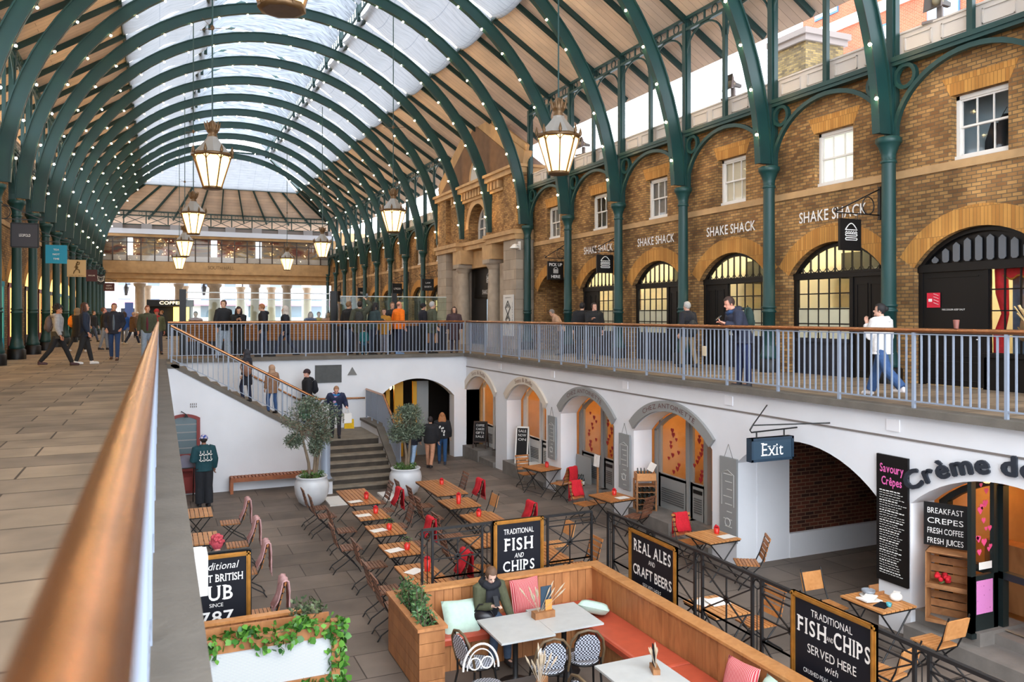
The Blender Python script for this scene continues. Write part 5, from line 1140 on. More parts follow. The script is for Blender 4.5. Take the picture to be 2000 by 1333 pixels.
def olive(x, y, lb, seed, blobs, trunk, n):
    rn = random.Random(seed); t = thing('potted_olive_tree', lb, 'tree', (x, y, fz(y))); m = MB(); m.lathe([(.22, 0), (.34, .1), (.43, .32), (.45, .5), (.42, .64), (.38, .70), (.41, .73), (.41, .76), (.36, .76), (.35, .68)], 24); p = m.build('pot', POTW, t)
    m = MB(); m.lathe([(.355, .69), (.0, .70)], 16, caps=False); m.build('soil', pbr('soil', (50, 40, 32), .95), t)
    sprig(t, (0, 0, .70), .33, .16, 420, HERB, seed+1, .06, 'underplanting')
    m = MB()
    for tr in trunk: m.tube(tr, [.045-.006*i for i in range(len(tr))], 7)
    for (c, r) in blobs:
        for i in range(8):
            a = V((rn.gauss(0, .5), rn.gauss(0, .5), rn.gauss(0, .5))); e = V(c)+V((a.x*r[0], a.y*r[1], a.z*r[2])); b = V(trunk[i % len(trunk)][-1]); m.tube([b, (b+e)/2+V((0, 0, -.03)), e], [.014, .009, .004], 4)
    m.build('trunk', BARK, t); m = MB()
    for i in range(n):
        c, r = blobs[rn.randrange(len(blobs))]; d = V((rn.gauss(0, 1), rn.gauss(0, 1), rn.gauss(0, 1))).normalized()*(rn.random()**.42); leaf(m, V(c)+V((d.x*r[0], d.y*r[1], d.z*r[2])), rn, .085, .3)
    o = m.build('foliage', OLIVE, t); return t
olive(3.66, 21.35, 'olive tree in a white glazed pot, left of the steps beside the bench', 3, [((-.18, 0, 2.25), (.62, .55, .40)), ((.35, 0, 2.35), (.50, .5, .38)), ((-.05, .1, 2.62), (.38, .4, .24)), ((-.45, 0, 1.72), (.26, .24, .22)), ((.25, 0, 1.85), (.32, .3, .40)), ((.1, 0, 1.55), (.2, .2, .3))], [[(-.05, 0, .68), (-.08, 0, 1.1), (-.2, 0, 1.6), (-.3, 0, 2.0)], [(.04, 0, .68), (.08, .02, 1.1), (.1, 0, 1.6), (.05, 0, 2.2)], [(.1, .02, .68), (.16, .03, 1.2), (.26, 0, 1.7), (.4, 0, 2.2)]], 5200)
olive(6.25, 21.5, 'round olive tree in a white glazed pot, right of the steps', 9, [((0, 0, 2.0), (.52, .5, .46)), ((.1, 0, 2.3), (.36, .4, .22)), ((-.15, 0, 1.7), (.36, .35, .26)), ((.25, 0, 1.75), (.28, .3, .26))], [[(0, 0, .68), (.02, 0, 1.1), (-.05, 0, 1.6)], [(.06, 0, .68), (.1, 0, 1.2), (.14, 0, 1.7)]], 4800)
for x0, x1, lb in ((4.05, 4.62, 'left white board lying at the foot of the steps'), (5.55, 6.0, 'right white board lying at the foot of the steps')):
    m = MB(); m.bb((x0, 20.9, 0), (x1, 21.9, .05)); o = m.build('white_board', WHITE); o.location.z = fz(21.4); tag(o, lb, 'board')

# ================================================================== IRON FENCES AND FRAMED SIGNS
def fence(lb, p, q, n, top=1.65, mid=.92):
    p, q = V((*p, 0)), V((*q, 0)); L = (q-p).length; u = (q-p)/L; t = thing('iron_fence', lb, 'fence', (p.x, p.y, fz((p.y+q.y)/2)))
    at = lambda s_, z: u*s_+V((0, 0, z)); m = MB(); m.bar(at(0, top), at(L, top), .05, .035); m.build('top_rail', BLACKI, t); W_ = L/n
    for i in range(n+1):
        for e in ((0, .16) if i < n else (0,)):
            s_ = min(L, i*W_+e); m = MB(); m.bar(at(s_, 0), at(s_, top), .032, .032, up=(u.x, u.y, 0)); m.build('post', BLACKI, t)
    for i in range(n):
        a = i*W_+.16; b = (i+1)*W_; m = MB(); c = (a+b)/2
        for (z0, z1) in ((mid, top-.17), (.12, mid)):
            for z in (z0, z1): m.bar(at(a, z), at(b, z), .018, .018)
            zc = (z0+z1)/2
            for s1, z1_, s2, z2 in ((a, z0, b, z1), (a, z1, b, z0), (c, z0, c, z1), (a, zc, b, zc)): m.bar(at(s1, z1_), at(s2, z2), .016, .016)
            m.tube([at(c+.045*math.cos(q_*.7854), zc+.045*math.sin(q_*.7854)) for q_ in range(8)], .012, 4, closed=True)
        m.bar(at(a, top-.085), at(b, top-.085), .014, .014); m.build('lattice_panel', BLACKI, t)
        m = MB(); g = i*W_+.08; m.tube([at(g+.055*math.cos(q_*.7), top-.09+.055*math.sin(q_*.7)) for q_ in range(9)], .01, 4, closed=True); m.tube([at(g, top-.15), at(g, .1)], .008, 4); m.build('ring_ornament', BLACKI, t)
    return t
fence('black iron lattice fence across the court behind the timber seating', (3.52, 11.25), (6.36, 11.25), 3); fence('black iron lattice fence running towards the camera along the right of the timber seating', (6.46, 10.9), (6.46, 4.2), 6); fence('short black iron fence beside the pub sign by the near wall', (.2, 11.3), (1.12, 11.3), 1)
def board_sign(lb, c, w_, h_, B, lines, zb, fr=.055):
    """chalk-black board in a gilt frame; c = middle of the foot, B = reading directions"""
    t = thing('framed_sign', lb, 'sign', (c[0], c[1], fz(c[1])+zb)); u, v, n = B
    def blk(m, x0, x1, z0, z1, d0, d1, mi=0): m.prism([(x0, z0), (x1, z0), (x1, z1), (x0, z1)], n*d0, u, v, n*(d1-d0), mi)
    m = MB(); blk(m, -w_/2, w_/2, 0, h_, -.02, .01); m.build('board', NAVY, t); m = MB()
    for (x0, x1, z0, z1) in ((-w_/2, w_/2, 0, fr), (-w_/2, w_/2, h_-fr, h_), (-w_/2, -w_/2+fr, 0, h_), (w_/2-fr, w_/2, 0, h_)):
        blk(m, x0, x1, z0, z1, -.02, .025); gx = fr*.3
        blk(m, x0+(gx if x1-x0 < .2 else 0), x1-(gx if x1-x0 < .2 else 0), z0+(gx if z1-z0 < .2 else 0), z1-(gx if z1-z0 < .2 else 0), .02, .04)
    m.build('frame', GOLD, t); m = MB()
    for (s, cap, x, z_, kw) in lines: write(m, s, cap, u*x+v*z_+n*.010, B, **kw)
    m.build('lettering', LETW, t); return t
board_sign('framed black sign reading TRADITIONAL FISH AND CHIPS on the rear fence', (5.04, 11.18), .84, 1.02, FACE_Y, [('TRADITIONAL', .085, 0, .80, dict(width=.50)), ('FISH', .19, 0, .55, dict(width=.46, serif=True, bold=.018, track=.2)), ('AND', .075, 0, .43, dict(width=.15, shear=.2)), ('CHIPS', .16, 0, .235, dict(width=.52, serif=True, bold=.016, track=.2)), ('SERVED HERE', .08, 0, .09, dict(width=.56))], .66)
FW = (V((0, -1, 0)), V((0, 0, 1)), V((-1, 0, 0)))
board_sign('framed black sign reading REAL ALES AND CRAFT BEERS on the right fence', (6.42, 9.60), 1.18, .92, FW, [('REAL ALES', .17, 0, .62, dict(width=.92, serif=True, bold=.018, track=.2)), ('AND', .07, 0, .50, dict(width=.16)), ('CRAFT BEERS', .15, 0, .28, dict(width=.96, bold=.018)), ('SERVED HERE', .065, 0, .14, dict(width=.46))], .70)
board_sign('framed black sign reading FISH AND CHIPS SERVED HERE on the right fence, nearest the camera', (6.42, 6.28), 1.14, 1.06, FW, [('TRADITIONAL', .08, 0, .86, dict(width=.56)), ('FISH', .17, -.27, .65, dict(width=.40, serif=True, bold=.018, track=.2)), ('AND', .05, -.015, .68, dict(width=.09)), ('CHIPS', .17, .27, .65, dict(width=.46, serif=True, bold=.018, track=.2)), ('SERVED HERE', .10, 0, .46, dict(width=.66)), ('with', .075, 0, .35, dict(width=.18, shear=.2)), ('CRUSHED PEAS, TARTARE SAUCE', .05, 0, .23, dict(width=.78)), ('& CHARRED LEMON', .05, 0, .13, dict(width=.46))], .62)
board_sign('framed black sign reading GREAT BRITISH PUB SINCE 1787 by the near wall', (.66, 11.18), .90, 1.0, FACE_Y, [('Traditional', .10, 0, .80, dict(width=.56, shear=.25)), ('GREAT BRITISH', .10, 0, .64, dict(width=.70, serif=True, bold=.015)), ('PUB', .19, 0, .40, dict(width=.44, serif=True, bold=.018, track=.2)), ('SINCE', .05, .02, .31, dict(width=.17)), ('1787', .17, 0, .09, dict(width=.46, serif=True, bold=.015))], .66)

# ================================================================== TIMBER SEATING
t = thing('timber_banquette', 'L-shaped timber banquette with terracotta seat pads in front of the iron fences', 'banquette', (0, 0, fz(10.3)))
def planks(m, a, b, n, axis, d):                                  # upright boards side by side
    for i in range(n):
        x0 = a[axis]+(b[axis]-a[axis])*i/n+.003; x1 = a[axis]+(b[axis]-a[axis])*(i+1)/n-.003; p = list(a); q = list(b); p[axis] = x0; q[axis] = x1; m.bb(p, q)
m = MB(); planks(m, (3.40, 10.70, .0), (6.08, 10.78, .93), 20, 0, 0); m.bb((3.40, 10.78, 0), (6.2, 10.83, .93)); m.build('back_panel', OAK, t)
m = MB(); planks(m, (6.06, 3.8, 0), (6.14, 10.72, .93), 48, 1, 0); m.bb((6.14, 3.8, 0), (6.20, 10.83, .93)); m.build('back_panel', OAK, t)
m = MB(); m.bb((3.36, 10.67, .93), (6.24, 10.87, .965)); m.bb((6.03, 3.8, .93), (6.24, 10.67, .965)); m.build('cap_rail', TEAKL, t)
m = MB(); planks(m, (3.42, 10.16, 0), (5.56, 10.22, .37), 14, 0, 0); planks(m, (5.52, 3.8, 0), (5.58, 10.2, .37), 42, 1, 0); m.bb((3.42, 10.2, .3), (5.56, 10.7, .37)); m.bb((5.55, 3.8, .3), (6.06, 10.7, .37)); m.build('bench_base', OAK, t)
def pad(p, q):
    m = MB(); r = .035; x0, y0, z0 = p; x1, y1, z1 = q; vs = []
    for z, i in ((z0, 0), (z0+.02, -.0), (z1-.03, -.005), (z1-.008, .012), (z1, .04)): vs += [(x0+i, y0+i, z), (x1-i, y0+i, z), (x1-i, y1-i, z), (x0+i, y1-i, z)]
    fs = [(0, 1, 2, 3)]+[(a*4+b, a*4+(b+1) % 4, a*4+4+(b+1) % 4, a*4+4+b) for a in range(4) for b in range(4)]+[(16, 17, 18, 19)]
    m.add(vs, fs, 0, False); return m.build('seat_pad', LEATHER, t)
pad((3.42, 10.10, .37), (4.75, 10.69, .47)); pad((4.76, 10.10, .37), (6.05, 10.69, .47)); pad((5.46, 8.2, .37), (6.05, 10.09, .47)); pad((5.46, 6.2, .37), (6.05, 8.19, .47)); pad((5.46, 3.8, .37), (6.05, 6.19, .47))
def cushion(lb, loc, rot, mat, s_=.46):
    m = MB(); n = 10; vs = []; fs = []
    for sd in (1, -1):
        for j in range(n+1):
            for i in range(n+1):
                a, b = 2*i/n-1, 2*j/n-1; th = .085*((1-a**4)*(1-b**4))**.5; pull = 1-.07*(1-abs(a))*0-.05*(abs(a)**3*(1-abs(b))+abs(b)**3*(1-abs(a)))
                vs.append((a*s_/2*pull, sd*th, b*s_/2*pull))
    k = (n+1)**2
    for o_ in (0, k):
        for j in range(n):
            for i in range(n): a = o_+j*(n+1)+i; fs.append((a, a+1, a+n+2, a+n+1))
    m.add(vs, fs, 0, True); o = m.build('scatter_cushion', mat); o.location = loc; o.rotation_euler = rot; return tag(o, lb, 'cushion')
zz = fz(10.3)+.47
cushion('mint cushion beside the planter, left of the seated woman', (3.80, 10.36, zz+.15), (R(-38), 0, R(-6)), MINT, .50); cushion('red ticking cushion against the rear backboard, right of the seated woman', (4.86, 10.54, zz+.25), (R(-14), 0, R(6)), CANDY, .48); cushion('mint cushion lying in the corner of the banquette', (5.72, 10.05, zz+.11), (R(72), R(8), R(-35)), MINT, .46)
cushion('red ticking cushion leaning on the right backboard', (5.90, 7.1, zz+.23), (R(-18), 0, R(-82)), CANDY, .46); cushion('mint cushion leaning on the right backboard, nearest the camera', (5.92, 6.6, zz+.22), (R(-24), 0, R(-96)), MINT, .46)
t = thing('timber_planter', 'tall boarded timber planter with a green shrub at the left end of the seating', 'planter', (3.16, 10.38, fz(10.38)))
m = MB()
for i in range(5):
    z0, z1 = .02+.158*i, .02+.158*(i+1)-.006
    for (a, b) in (((-.18, -.74, z0), (-.15, .74, z1)), ((.13, -.74, z0), (.16, .74, z1)), ((-.15, -.74, z0), (.13, -.71, z1)), ((-.15, .71, z0), (.13, .74, z1))): m.bb(a, b)
m.build('boarding', OAK, t); m = MB()
for (a, b) in (((-.21, -.77, .81), (-.12, .77, .85)), ((.10, -.77, .81), (.19, .77, .85)), ((-.12, -.77, .81), (.10, -.69, .85)), ((-.12, .69, .81), (.10, .77, .85))): m.bb(a, b)
m.build('rim', OAK, t); m = MB(); m.bb((-.15, -.7, .70), (.13, .7, .74)); m.build('soil', pbr('soil', (50, 40, 32), .95), t)
SHRUB = leafmat('shrub_leaves', (30, 70, 36), (92, 130, 74)); rn = random.Random(4); m = MB(); mt = MB()
for i in range(60):
    y = rn.uniform(-.62, .5); p = V((rn.uniform(-.1, .1), y, .72)); hh = rn.uniform(.25, .55)*(1-.5*abs(y+.05)); e = p+V((rn.gauss(0, .07), rn.gauss(0, .1), hh)); mt.tube([p, (p+e)/2, e], [.006, .005, .003], 4)
    for j in range(16): q = p.lerp(e, rn.uniform(.25, 1.0)); leaf(m, q, rn, .07, .35)
m.build('foliage', SHRUB, t); mt.build('stems', BARK, t)
# marble tables on iron pedestals
def marble(lb, x, y, sx, sy):
    t = thing('marble_table', lb, 'table', (x, y, fz(y))); m = MB(); m.bb((-sx/2, -sy/2, .705), (sx/2, sy/2, .73)); m.build('table_top', MARBLE, t); m = MB(); m.lathe([(.22, 0), (.22, .015), (.06, .05), (.035, .1), (.035, .62), (.06, .66), (.14, .705)], 14); m.build('pedestal', BLACKI, t); return t
marble('left marble table before the seated woman', 4.22, 9.46, .745, .84); marble('right marble table joined beside it, holding the menu box', 4.97, 9.54, .745, .84); marble('marble table nearest the camera at the lower edge', 4.93, 7.55, .76, .86)
t = thing('menu_box', 'timber menu box with dried grasses and an amber card on the joined marble tables', 'menu holder', (4.70, 9.62, fz(9.6)+.73), .05)
m = MB(); m.bb((-.15, -.06, 0), (.15, .06, .09)); m.build('box', CRATE, t); m = MB(); m.bb((-.02, .03, .09), (.14, .04, .40)); m.build('slate_card', SLATE, t); m = MB(); m.bb((.03, -.01, .09), (.13, 0, .23)); m.build('amber_card', pbr('amber_card', (206, 140, 70), .6), t)
def grasses(t, c, n, h, seed, spread=.16):
    rn = random.Random(seed); m = MB()
    for i in range(n): p = V(c); e = p+V((rn.gauss(0, spread), rn.gauss(0, spread*.5), h*rn.uniform(.75, 1.05))); m.tube([p, p.lerp(e, .6), p.lerp(e, .85), e], [.002, .003, .014, .003], 5)
    m.build('dried_grasses', pbr('dried_grass', (178, 160, 136), .9), t)
grasses(t, (-.06, 0, .05), 12, .40, 2)
# woven bistro chairs
WEAVE = patmat('black_white_weave', 'check', (26, 28, 40), (196, 200, 210), 46, .5)
def bistro(lb, x, y, rz):
    t = thing('woven_bistro_chair', lb, 'chair', (x, y, fz(y)), rz); m = MB(); n = 14     # faces +y
    hoop = [(-.21, -.16, .44), (-.225, -.2, .62), (-.20, -.235, .76), (-.12, -.255, .86), (0, -.262, .89), (.12, -.255, .86), (.20, -.235, .76), (.225, -.2, .62), (.21, -.16, .44)]
    m.tube(hoop, .017, 8); m.build('back_hoop', pbr('rattan_cane', (92, 74, 52), .45, 0, .2, 10), t)
    pts = [(-.14, .50), (-.165, .62), (-.15, .74), (-.09, .82), (0, .845), (.09, .82), (.15, .74), (.165, .62), (.14, .50)]
    m = MB(); m.add([(p[0], -.185-.08*(p[1]-.5)/.35-.02, p[1]) for p in pts]+[(p[0], -.185-.08*(p[1]-.5)/.35-.005, p[1]) for p in pts], [tuple(range(9)), tuple(reversed(range(9, 18)))]+[(i, (i+1) % 9, (i+1) % 9+9, i+9) for i in range(9)]); m.build('woven_back', WEAVE, t)
    m = MB(); m.lathe([(.0, .445), (.19, .45), (.215, .44), (.215, .42), (.0, .42)], 18, caps=False); m.build('woven_seat', WEAVE, t)
    m = MB(); m.tube([(.215*math.cos(q*.3491), .215*math.sin(q*.3491), .43) for q in range(18)], .014, 6, closed=True); m.build('seat_ring', BLACK, t)
    for sx in (-1, 1):
        m = MB(); m.tube([(sx*.17, .14, .43), (sx*.19, .18, .2), (sx*.2, .2, 0)], .014, 6); m.build('leg', BLACK, t); m = MB(); m.tube([(sx*.2, -.16, .5), (sx*.19, -.16, .3), (sx*.2, -.24, 0)], .014, 6); m.build('leg', BLACK, t)
        m = MB(); m.tube([(sx*.15, -.2, .5), (sx*.155, -.23, .72), (sx*.1, -.25, .84)], .010, 5); m.build('back_stay', BLACK, t)
bistro('black and white woven chair before the joined marble tables, left of the pair', 4.36, 8.80, R(-10)); bistro('black and white woven chair before the joined marble tables, right of the pair', 4.88, 8.86, R(-14)); bistro('woven chair turned side-on between the planter and the marble table', 3.62, 9.3, R(-78)); bistro('woven chair at the near marble table, cut by the lower edge', 4.34, 7.55, R(-80))
t = thing('white_wire_chair', 'white round-backed chair with looped back at the lower edge', 'chair', (3.48, 8.62, fz(8.6)), R(176)); m = MB()   # back towards +y, seen over the dark table
m.tube([(.22*math.cos(R(180-10*q)), -.22, .55+.30*math.sin(R(10*q))) for q in range(19)], .014, 6); m.tube([(.17*math.cos(R(180-10*q)), -.22, .55+.24*math.sin(R(10*q))) for q in range(19)], .008, 5)
for c in (-.075, .075): m.tube([(c+.07*math.cos(q*.5236), -.22, .62+.07*math.sin(q*.5236)) for q in range(12)], .009, 5, closed=True)
m.build('looped_back', WHITE, t); m = MB(); m.lathe([(0, .45), (.2, .45), (.22, .43), (0, .42)], 18, caps=False); m.build('woven_seat', WEAVE, t)
for a in (45, 135, 225, 315): m = MB(); m.tube([(.18*math.cos(R(a)), .18*math.sin(R(a)), .44), (.22*math.cos(R(a)), .22*math.sin(R(a)), 0)], .012, 5); m.build('leg', WHITE, t)
t = thing('dark_side_table', 'dark square table in front of the white round-backed chair', 'table', (3.50, 7.72, fz(7.7))); m = MB(); m.bb((-.33, -.42, .70), (.33, .33, .73)); m.build('table_top', pbr('dark_table', (52, 50, 54), .4), t); m = MB(); m.lathe([(.2, 0), (.03, .06), (.03, .7)], 10); m.build('pedestal', BLACKI, t)
t = thing('menu_box', 'timber box of dried grasses on the dark table at the lower edge', 'menu holder', (3.74, 7.72, fz(7.7)+.73), .9); m = MB(); m.bb((-.15, -.05, 0), (.15, .05, .08)); m.build('box', CRATE, t); m = MB(); m.bb((0, .02, .08), (.14, .03, .38)); m.build('card', PAPER, t); grasses(t, (-.03, 0, .05), 16, .38, 6, .13)
t = thing('menu_box', 'small menu holder standing on the near marble table', 'menu holder', (5.1, 7.58, fz(7.6)+.73), 1.2); m = MB(); m.bb((-.1, -.04, 0), (.1, .04, .06)); m.build('box', CRATE, t); m = MB(); m.bb((-.02, .0, .06), (.09, .012, .28)); m.build('card', NAVY, t); grasses(t, (-.05, 0, .05), 6, .3, 8, .06)

# left booth with ivy screen
t = thing('ivy_screen', 'timber framed screen with a white ribbed panel and trailing ivy at the lower left', 'screen', (0, 9.86, fz(9.86)))
RIB = patmat('white_ribbed_panel', 'stripez', (182, 186, 190), (214, 216, 218), 18, .4)
m = MB(); m.bb((.45, -.03, .40), (1.92, .0, .86)); m.build('ribbed_panel', RIB, t); m = MB(); m.bb((.3, -.05, .86), (2.02, .05, 1.0)); m.bb((.3, -.05, .28), (2.02, .05, .40)); m.bb((1.92, -.06, 0), (2.02, .06, 1.04)); m.bb((.36, -.05, 0), (.45, .05, 1.0)); m.build('frame', OAK, t)
m = MB(); m.bb((.3, .05, .86), (1.95, .3, .9)); m.bb((.3, .28, .86), (1.95, .31, 1.04)); m.build('trough', OAK, t)
IVY = leafmat('ivy_leaves', (24, 84, 24), (112, 170, 66), .4); m = MB(); ms = MB(); rn = random.Random(12)
def ivyleaf(p, ls):
    d = V((rn.gauss(0, .6), -abs(rn.gauss(.5, .5)), rn.gauss(-.2, .7))).normalized(); u = d.orthogonal().normalized(); u = Mx.Rotation(rn.uniform(0, 6.28), 3, d) @ u; n = d.cross(u)
    m.add([p, p+d*ls*.25+u*ls*.5, p+d*ls*.6+u*ls*.42, p+d*ls, p+d*ls*.6-u*ls*.42, p+d*ls*.25-u*ls*.5], [(0, 1, 2, 3, 4, 5)])
for i in range(520): x = rn.uniform(.35, 2.0); ivyleaf(V((x, rn.uniform(-.10, .22), 1.02-abs(rn.gauss(0, .08))+.06*math.sin(x*9))), rn.uniform(.05, .10))
for i in range(230): ivyleaf(V((rn.uniform(1.88, 2.1), rn.uniform(-.12, .1), rn.uniform(.2, 1.1))), rn.uniform(.05, .10))
for i in range(280): ivyleaf(V((rn.uniform(.6, 2.0), rn.uniform(-.12, .02), .36-abs(rn.gauss(0, .09)))), rn.uniform(.05, .10))
for q in range(9):
    x = rn.uniform(.5, 2.0); p = V((x, -.05, 1.0)); e = p+V((rn.uniform(-.1, .35), -.1, rn.uniform(-.2, .3))); ms.tube([p, p.lerp(e, .5)+V((0, 0, .06)), e], .004, 4)
    for j in range(6): ivyleaf(p.lerp(e, rn.random()), .07)
m.build('ivy', IVY, t)['kind'] = 'stuff'; ms.build('stems', pbr('ivy_stem', (90, 96, 50), .8), t)
t = thing('timber_banquette', 'timber banquette behind the ivy screen, below the pub sign', 'banquette', (0, 10.6, fz(10.6))); m = MB(); planks(m, (.2, .0, 0), (1.72, .06, .93), 10, 0, 0); m.build('back_panel', OAK, t); m = MB(); m.bb((.2, -.03, .93), (1.74, .09, .965)); m.build('cap_rail', TEAKL, t); m = MB(); m.bb((.2, -.5, 0), (1.7, 0, .42)); m.build('bench_base', OAK, t)
zq = fz(10.6)+.42; cushion('mint cushion on the banquette behind the ivy screen', (.52, 10.40, zq+.24), (R(-18), 0, R(6)), MINT, .46); cushion('red ticking cushion behind the ivy screen, left of two', (.98, 10.42, zq+.24), (R(-18), 0, R(-8)), CANDY, .44); cushion('red ticking cushion behind the ivy screen, right of two', (1.40, 10.42, zq+.24), (R(-18), 0, R(8)), CANDY, .44)
t = thing('potted_shrub', 'dark leafy shrub in a box beside the ivy screen', 'plant', (1.72, 10.3, fz(10.3))); m = MB(); m.bb((-.16, -.16, 0), (.16, .16, .72)); m.build('box', OAK, t); sprig(t, (0, 0, .72), .22, .45, 420, leafmat('dark_shrub', (38, 62, 36), (110, 120, 84)), 21, .07)
t = thing('wall_box', 'white plastic equipment box fixed to the near wall coping', 'box', (.26, 6.3, -.47)); m = MB(); m.bb((-.09, -.12, -.14), (.06, .12, .15)); m.build('case', WHITE, t); m = MB(); m.bb((-.08, -.11, .15), (.03, .09, .165)); m.build('lid', WHITE, t)

# ================================================================== SHOPS UNDER THE RIGHT WALKWAY
def band(lb, c, h, sp, cr, mat, txt, cap, lm, wid, **kw):
    t = thing('arch_sign', lb, 'sign', (COURT_X1, c, 0)); r = (h*h+(cr-sp)**2)/(2*(cr-sp)); zc = cr-r; a = math.asin(h/r)*.96; n = 22
    pi = [(-.07, -(r+.015)*math.sin(-a+2*a*i/n), zc+(r+.015)*math.cos(-a+2*a*i/n)) for i in range(n+1)]; po = [(-.07, -(r+.24)*math.sin(-a+2*a*i/n), zc+(r+.24)*math.cos(-a+2*a*i/n)) for i in range(n+1)]
    m = MB(); m.ring(pi, po, (.065, 0, 0)); m.build('board', mat, t); m = MB(); write(m, txt, cap, (-.071, 0, cr+.075), FACE_X, width=wid, curve=r+.075, dep=.004, **kw); m.build('lettering', lm, t); return t
CREAMB = pbr('cream_sign', (212, 200, 184), .6); BROWNL = pbr('brown_lettering', (120, 84, 60), .6); MAROL = pbr('maroon_lettering', (96, 62, 60), .6)
band('cream arched sign with brown lettering over the farthest shop arch', *AR[0], CREAMB, 'Sess & Belle', .13, BROWNL, 1.25, track=.08); band('cream arched sign with brown lettering over the second shop arch', *AR[1], CREAMB, 'Sess & Belle', .13, BROWNL, 1.25, track=.08)
band('grey arched sign over the third shop arch', *AR[2], GREYP, 'CHEZ ANTOINETTE', .11, MAROL, 1.85, track=.13); band('grey arched sign over the fourth shop arch, beside the exit sign', *AR[3], GREYP, 'CHEZ ANTOINETTE', .11, MAROL, 1.95, track=.13)
WARM2 = emit('amber_back_light', (255, 176, 84), .8, None, 'NONE'); SHOPB = emit('amber_bulb', (255, 200, 120), 26)
def court_shop(lb, c, h, sp, cr, colr, hearts, seed, open_=False):
    t = thing('shopfront', lb, 'shopfront', (10.72, c, 0)); zf = fz(c)+.38; m = MB(); n = 14; ar = segarc(h-.0, cr-sp, n, 0, sp); ai = segarc(h-.09, cr-sp-.06, n, 0, sp)
    m.ring([(0, p[0], p[1]) for p in ai], [(0, p[0], p[1]) for p in ar], (.1, 0, 0))
    for y0, y1 in ((-h, -h+.1), (h-.1, h)): m.bb((0, y0, zf), (.1, y1, sp+.02))
    zt = lambda y: sp+cr-sp-((h*h+(cr-sp)**2)/(2*(cr-sp)))+math.sqrt(((h*h+(cr-sp)**2)/(2*(cr-sp)))**2-y*y)-.05
    cols = [-h+.1, -.52, .12, h-.1]
    for y in cols[1:3]: m.bb((-.02, y-.05, zf), (.1, y+.05, zt(y)))
    m.build('frame', colr, t)
    for i, (y0, y1) in enumerate(zip(cols[:-1], cols[1:])):
        if open_ and i == 0: continue
        a, b = y0+.05, y1-.05; m = MB(); m.bb((.02, a, zf), (.08, b, zf+.78)); m.bb((.02, a, zf), (.08, a+.08, zt((a+b)/2)-.05)); m.bb((.02, b-.08, zf), (.08, b, zt((a+b)/2)-.05)); m.bb((.02, a, zf+.72), (.08, b, zf+.80)); d = m.build('door', colr, t)
        m = MB()
        for j in range(7): m.bb((.0, a+.14, zf+.16+j*.05), (.02, b-.14, zf+.175+j*.05))
        m.build('vent_grille', pbr('vent_dark', (80, 80, 80), .6), d)
        if i == 1: m = MB(); m.bb((-.0, a+.12, zf+.58), (.02, b-.12, zf+.66)); m.build('letter_plate', BLACK, d)
        m = MB(); m.bb((.05, a+.07, zf+.8), (.055, b-.07, sp+.05)); m.build('pane', GLASS, d)
        if hearts:
            rn = random.Random(seed+i); mm = MB()
            for q in range(11):
                y = (a+b)/2+rn.uniform(-.5, .5)*(b-a-.25)*(.5 if i == 2 else 1); z = zf+.9+q*(sp-zf-.75)/11; s_ = rn.uniform(.045, .07)
                mm.prism([(s_*(.0), -s_), (s_*.9, .1*s_), (s_*.8, .7*s_), (s_*.4, .85*s_), (0, .45*s_), (-s_*.4, .85*s_), (-s_*.8, .7*s_), (-s_*.9, .1*s_)], (.03, y, z), (0, -1, 0), (0, 0, 1), (.008, 0, 0))
            mm.build('paper_hearts', pbr('heart_red', (150, 26, 30), .6), d)
    return t
WHITEJ = pbr('white_joinery', (214, 212, 208), .5)
court_shop('white shop door behind the leaning chalkboard under the farthest arch', *AR[0], WHITEJ, False, 1); court_shop('white shop door with amber lit panes under the second arch', *AR[1], WHITEJ, False, 2); court_shop('grey glazed shopfront with dark hearts under the third arch', *AR[2], GREYP, True, 3); court_shop('grey glazed shopfront with heart strings, open door, under the fourth arch', *AR[3], GREYP, True, 7, True)
for i, a in enumerate(AR[:4]):
    c = a[0]; m = MB(); z0 = fz(c)-.05; m.bb((10.05, c-a[1]+.0, z0), (10.98, c-.15, fz(c)+.20)); m.bb((10.0, c-.15, z0), (10.98, c+a[1], fz(c)+.38)); m.bb((10.55, c-a[1], z0), (10.98, c, fz(c)+.38)); o = m.build('stone_step', pbr('grey_step', (118, 112, 106), .8, 0, .15, 4, .2, 20)); tag(o, 'grey stone doorstep under the %s shop arch' % ORD[i], 'doorstep', 'doorsteps of the court shops')
    o = None
    for q, y in enumerate((c-.7, c+.6)):
        t = thing('pendant_lamp', 'glowing bulb hanging inside the %s court shop, %s of two' % (ORD[i], ('nearer', 'farther')[q]), 'lamp', (11.9, y, -1.25)); m = MB(); m.sph((0, 0, 0), .10, 10, 8); m.build('bulb', SHOPB, t); m = MB(); m.cyl((0, 0, .1), (0, 0, .93), .008, n=5); m.build('flex', BLACKI, t)
    m = MB(); m.bb((12.6, c-1.3, fz(c)+.3), (13.2, c+1.3, fz(c)+1.5)); o = m.build('shop_shelf', CRATE); tag(o, 'timber shelf unit inside the %s court shop' % ORD[i], 'shelf', 'shelf units inside the court shops')
t = thing('cafe_table', 'round amber-lit cafe table inside the grey shop with the open door', 'table', (11.5, 13.9, fz(14)+.38)); m = MB(); m.lathe([(0, .70), (.36, .70), (.36, .73), (0, .735)], 20, caps=False); m.build('table_top', TEAKL, t); m = MB(); m.lathe([(.2, 0), (.03, .05), (.03, .7)], 10); m.build('pedestal', BLACKI, t)
red_pot(11.4, 13.95, 'red jug on the round table inside the grey shop', None, 1.12, .24)
t = thing('stool', 'dark stool with a pale cushion inside the grey shop', 'stool', (11.35, 13.2, fz(13)+.38)); m = MB(); m.bb((-.17, -.17, .45), (.17, .17, .5)); m.build('seat', PAPER, t)
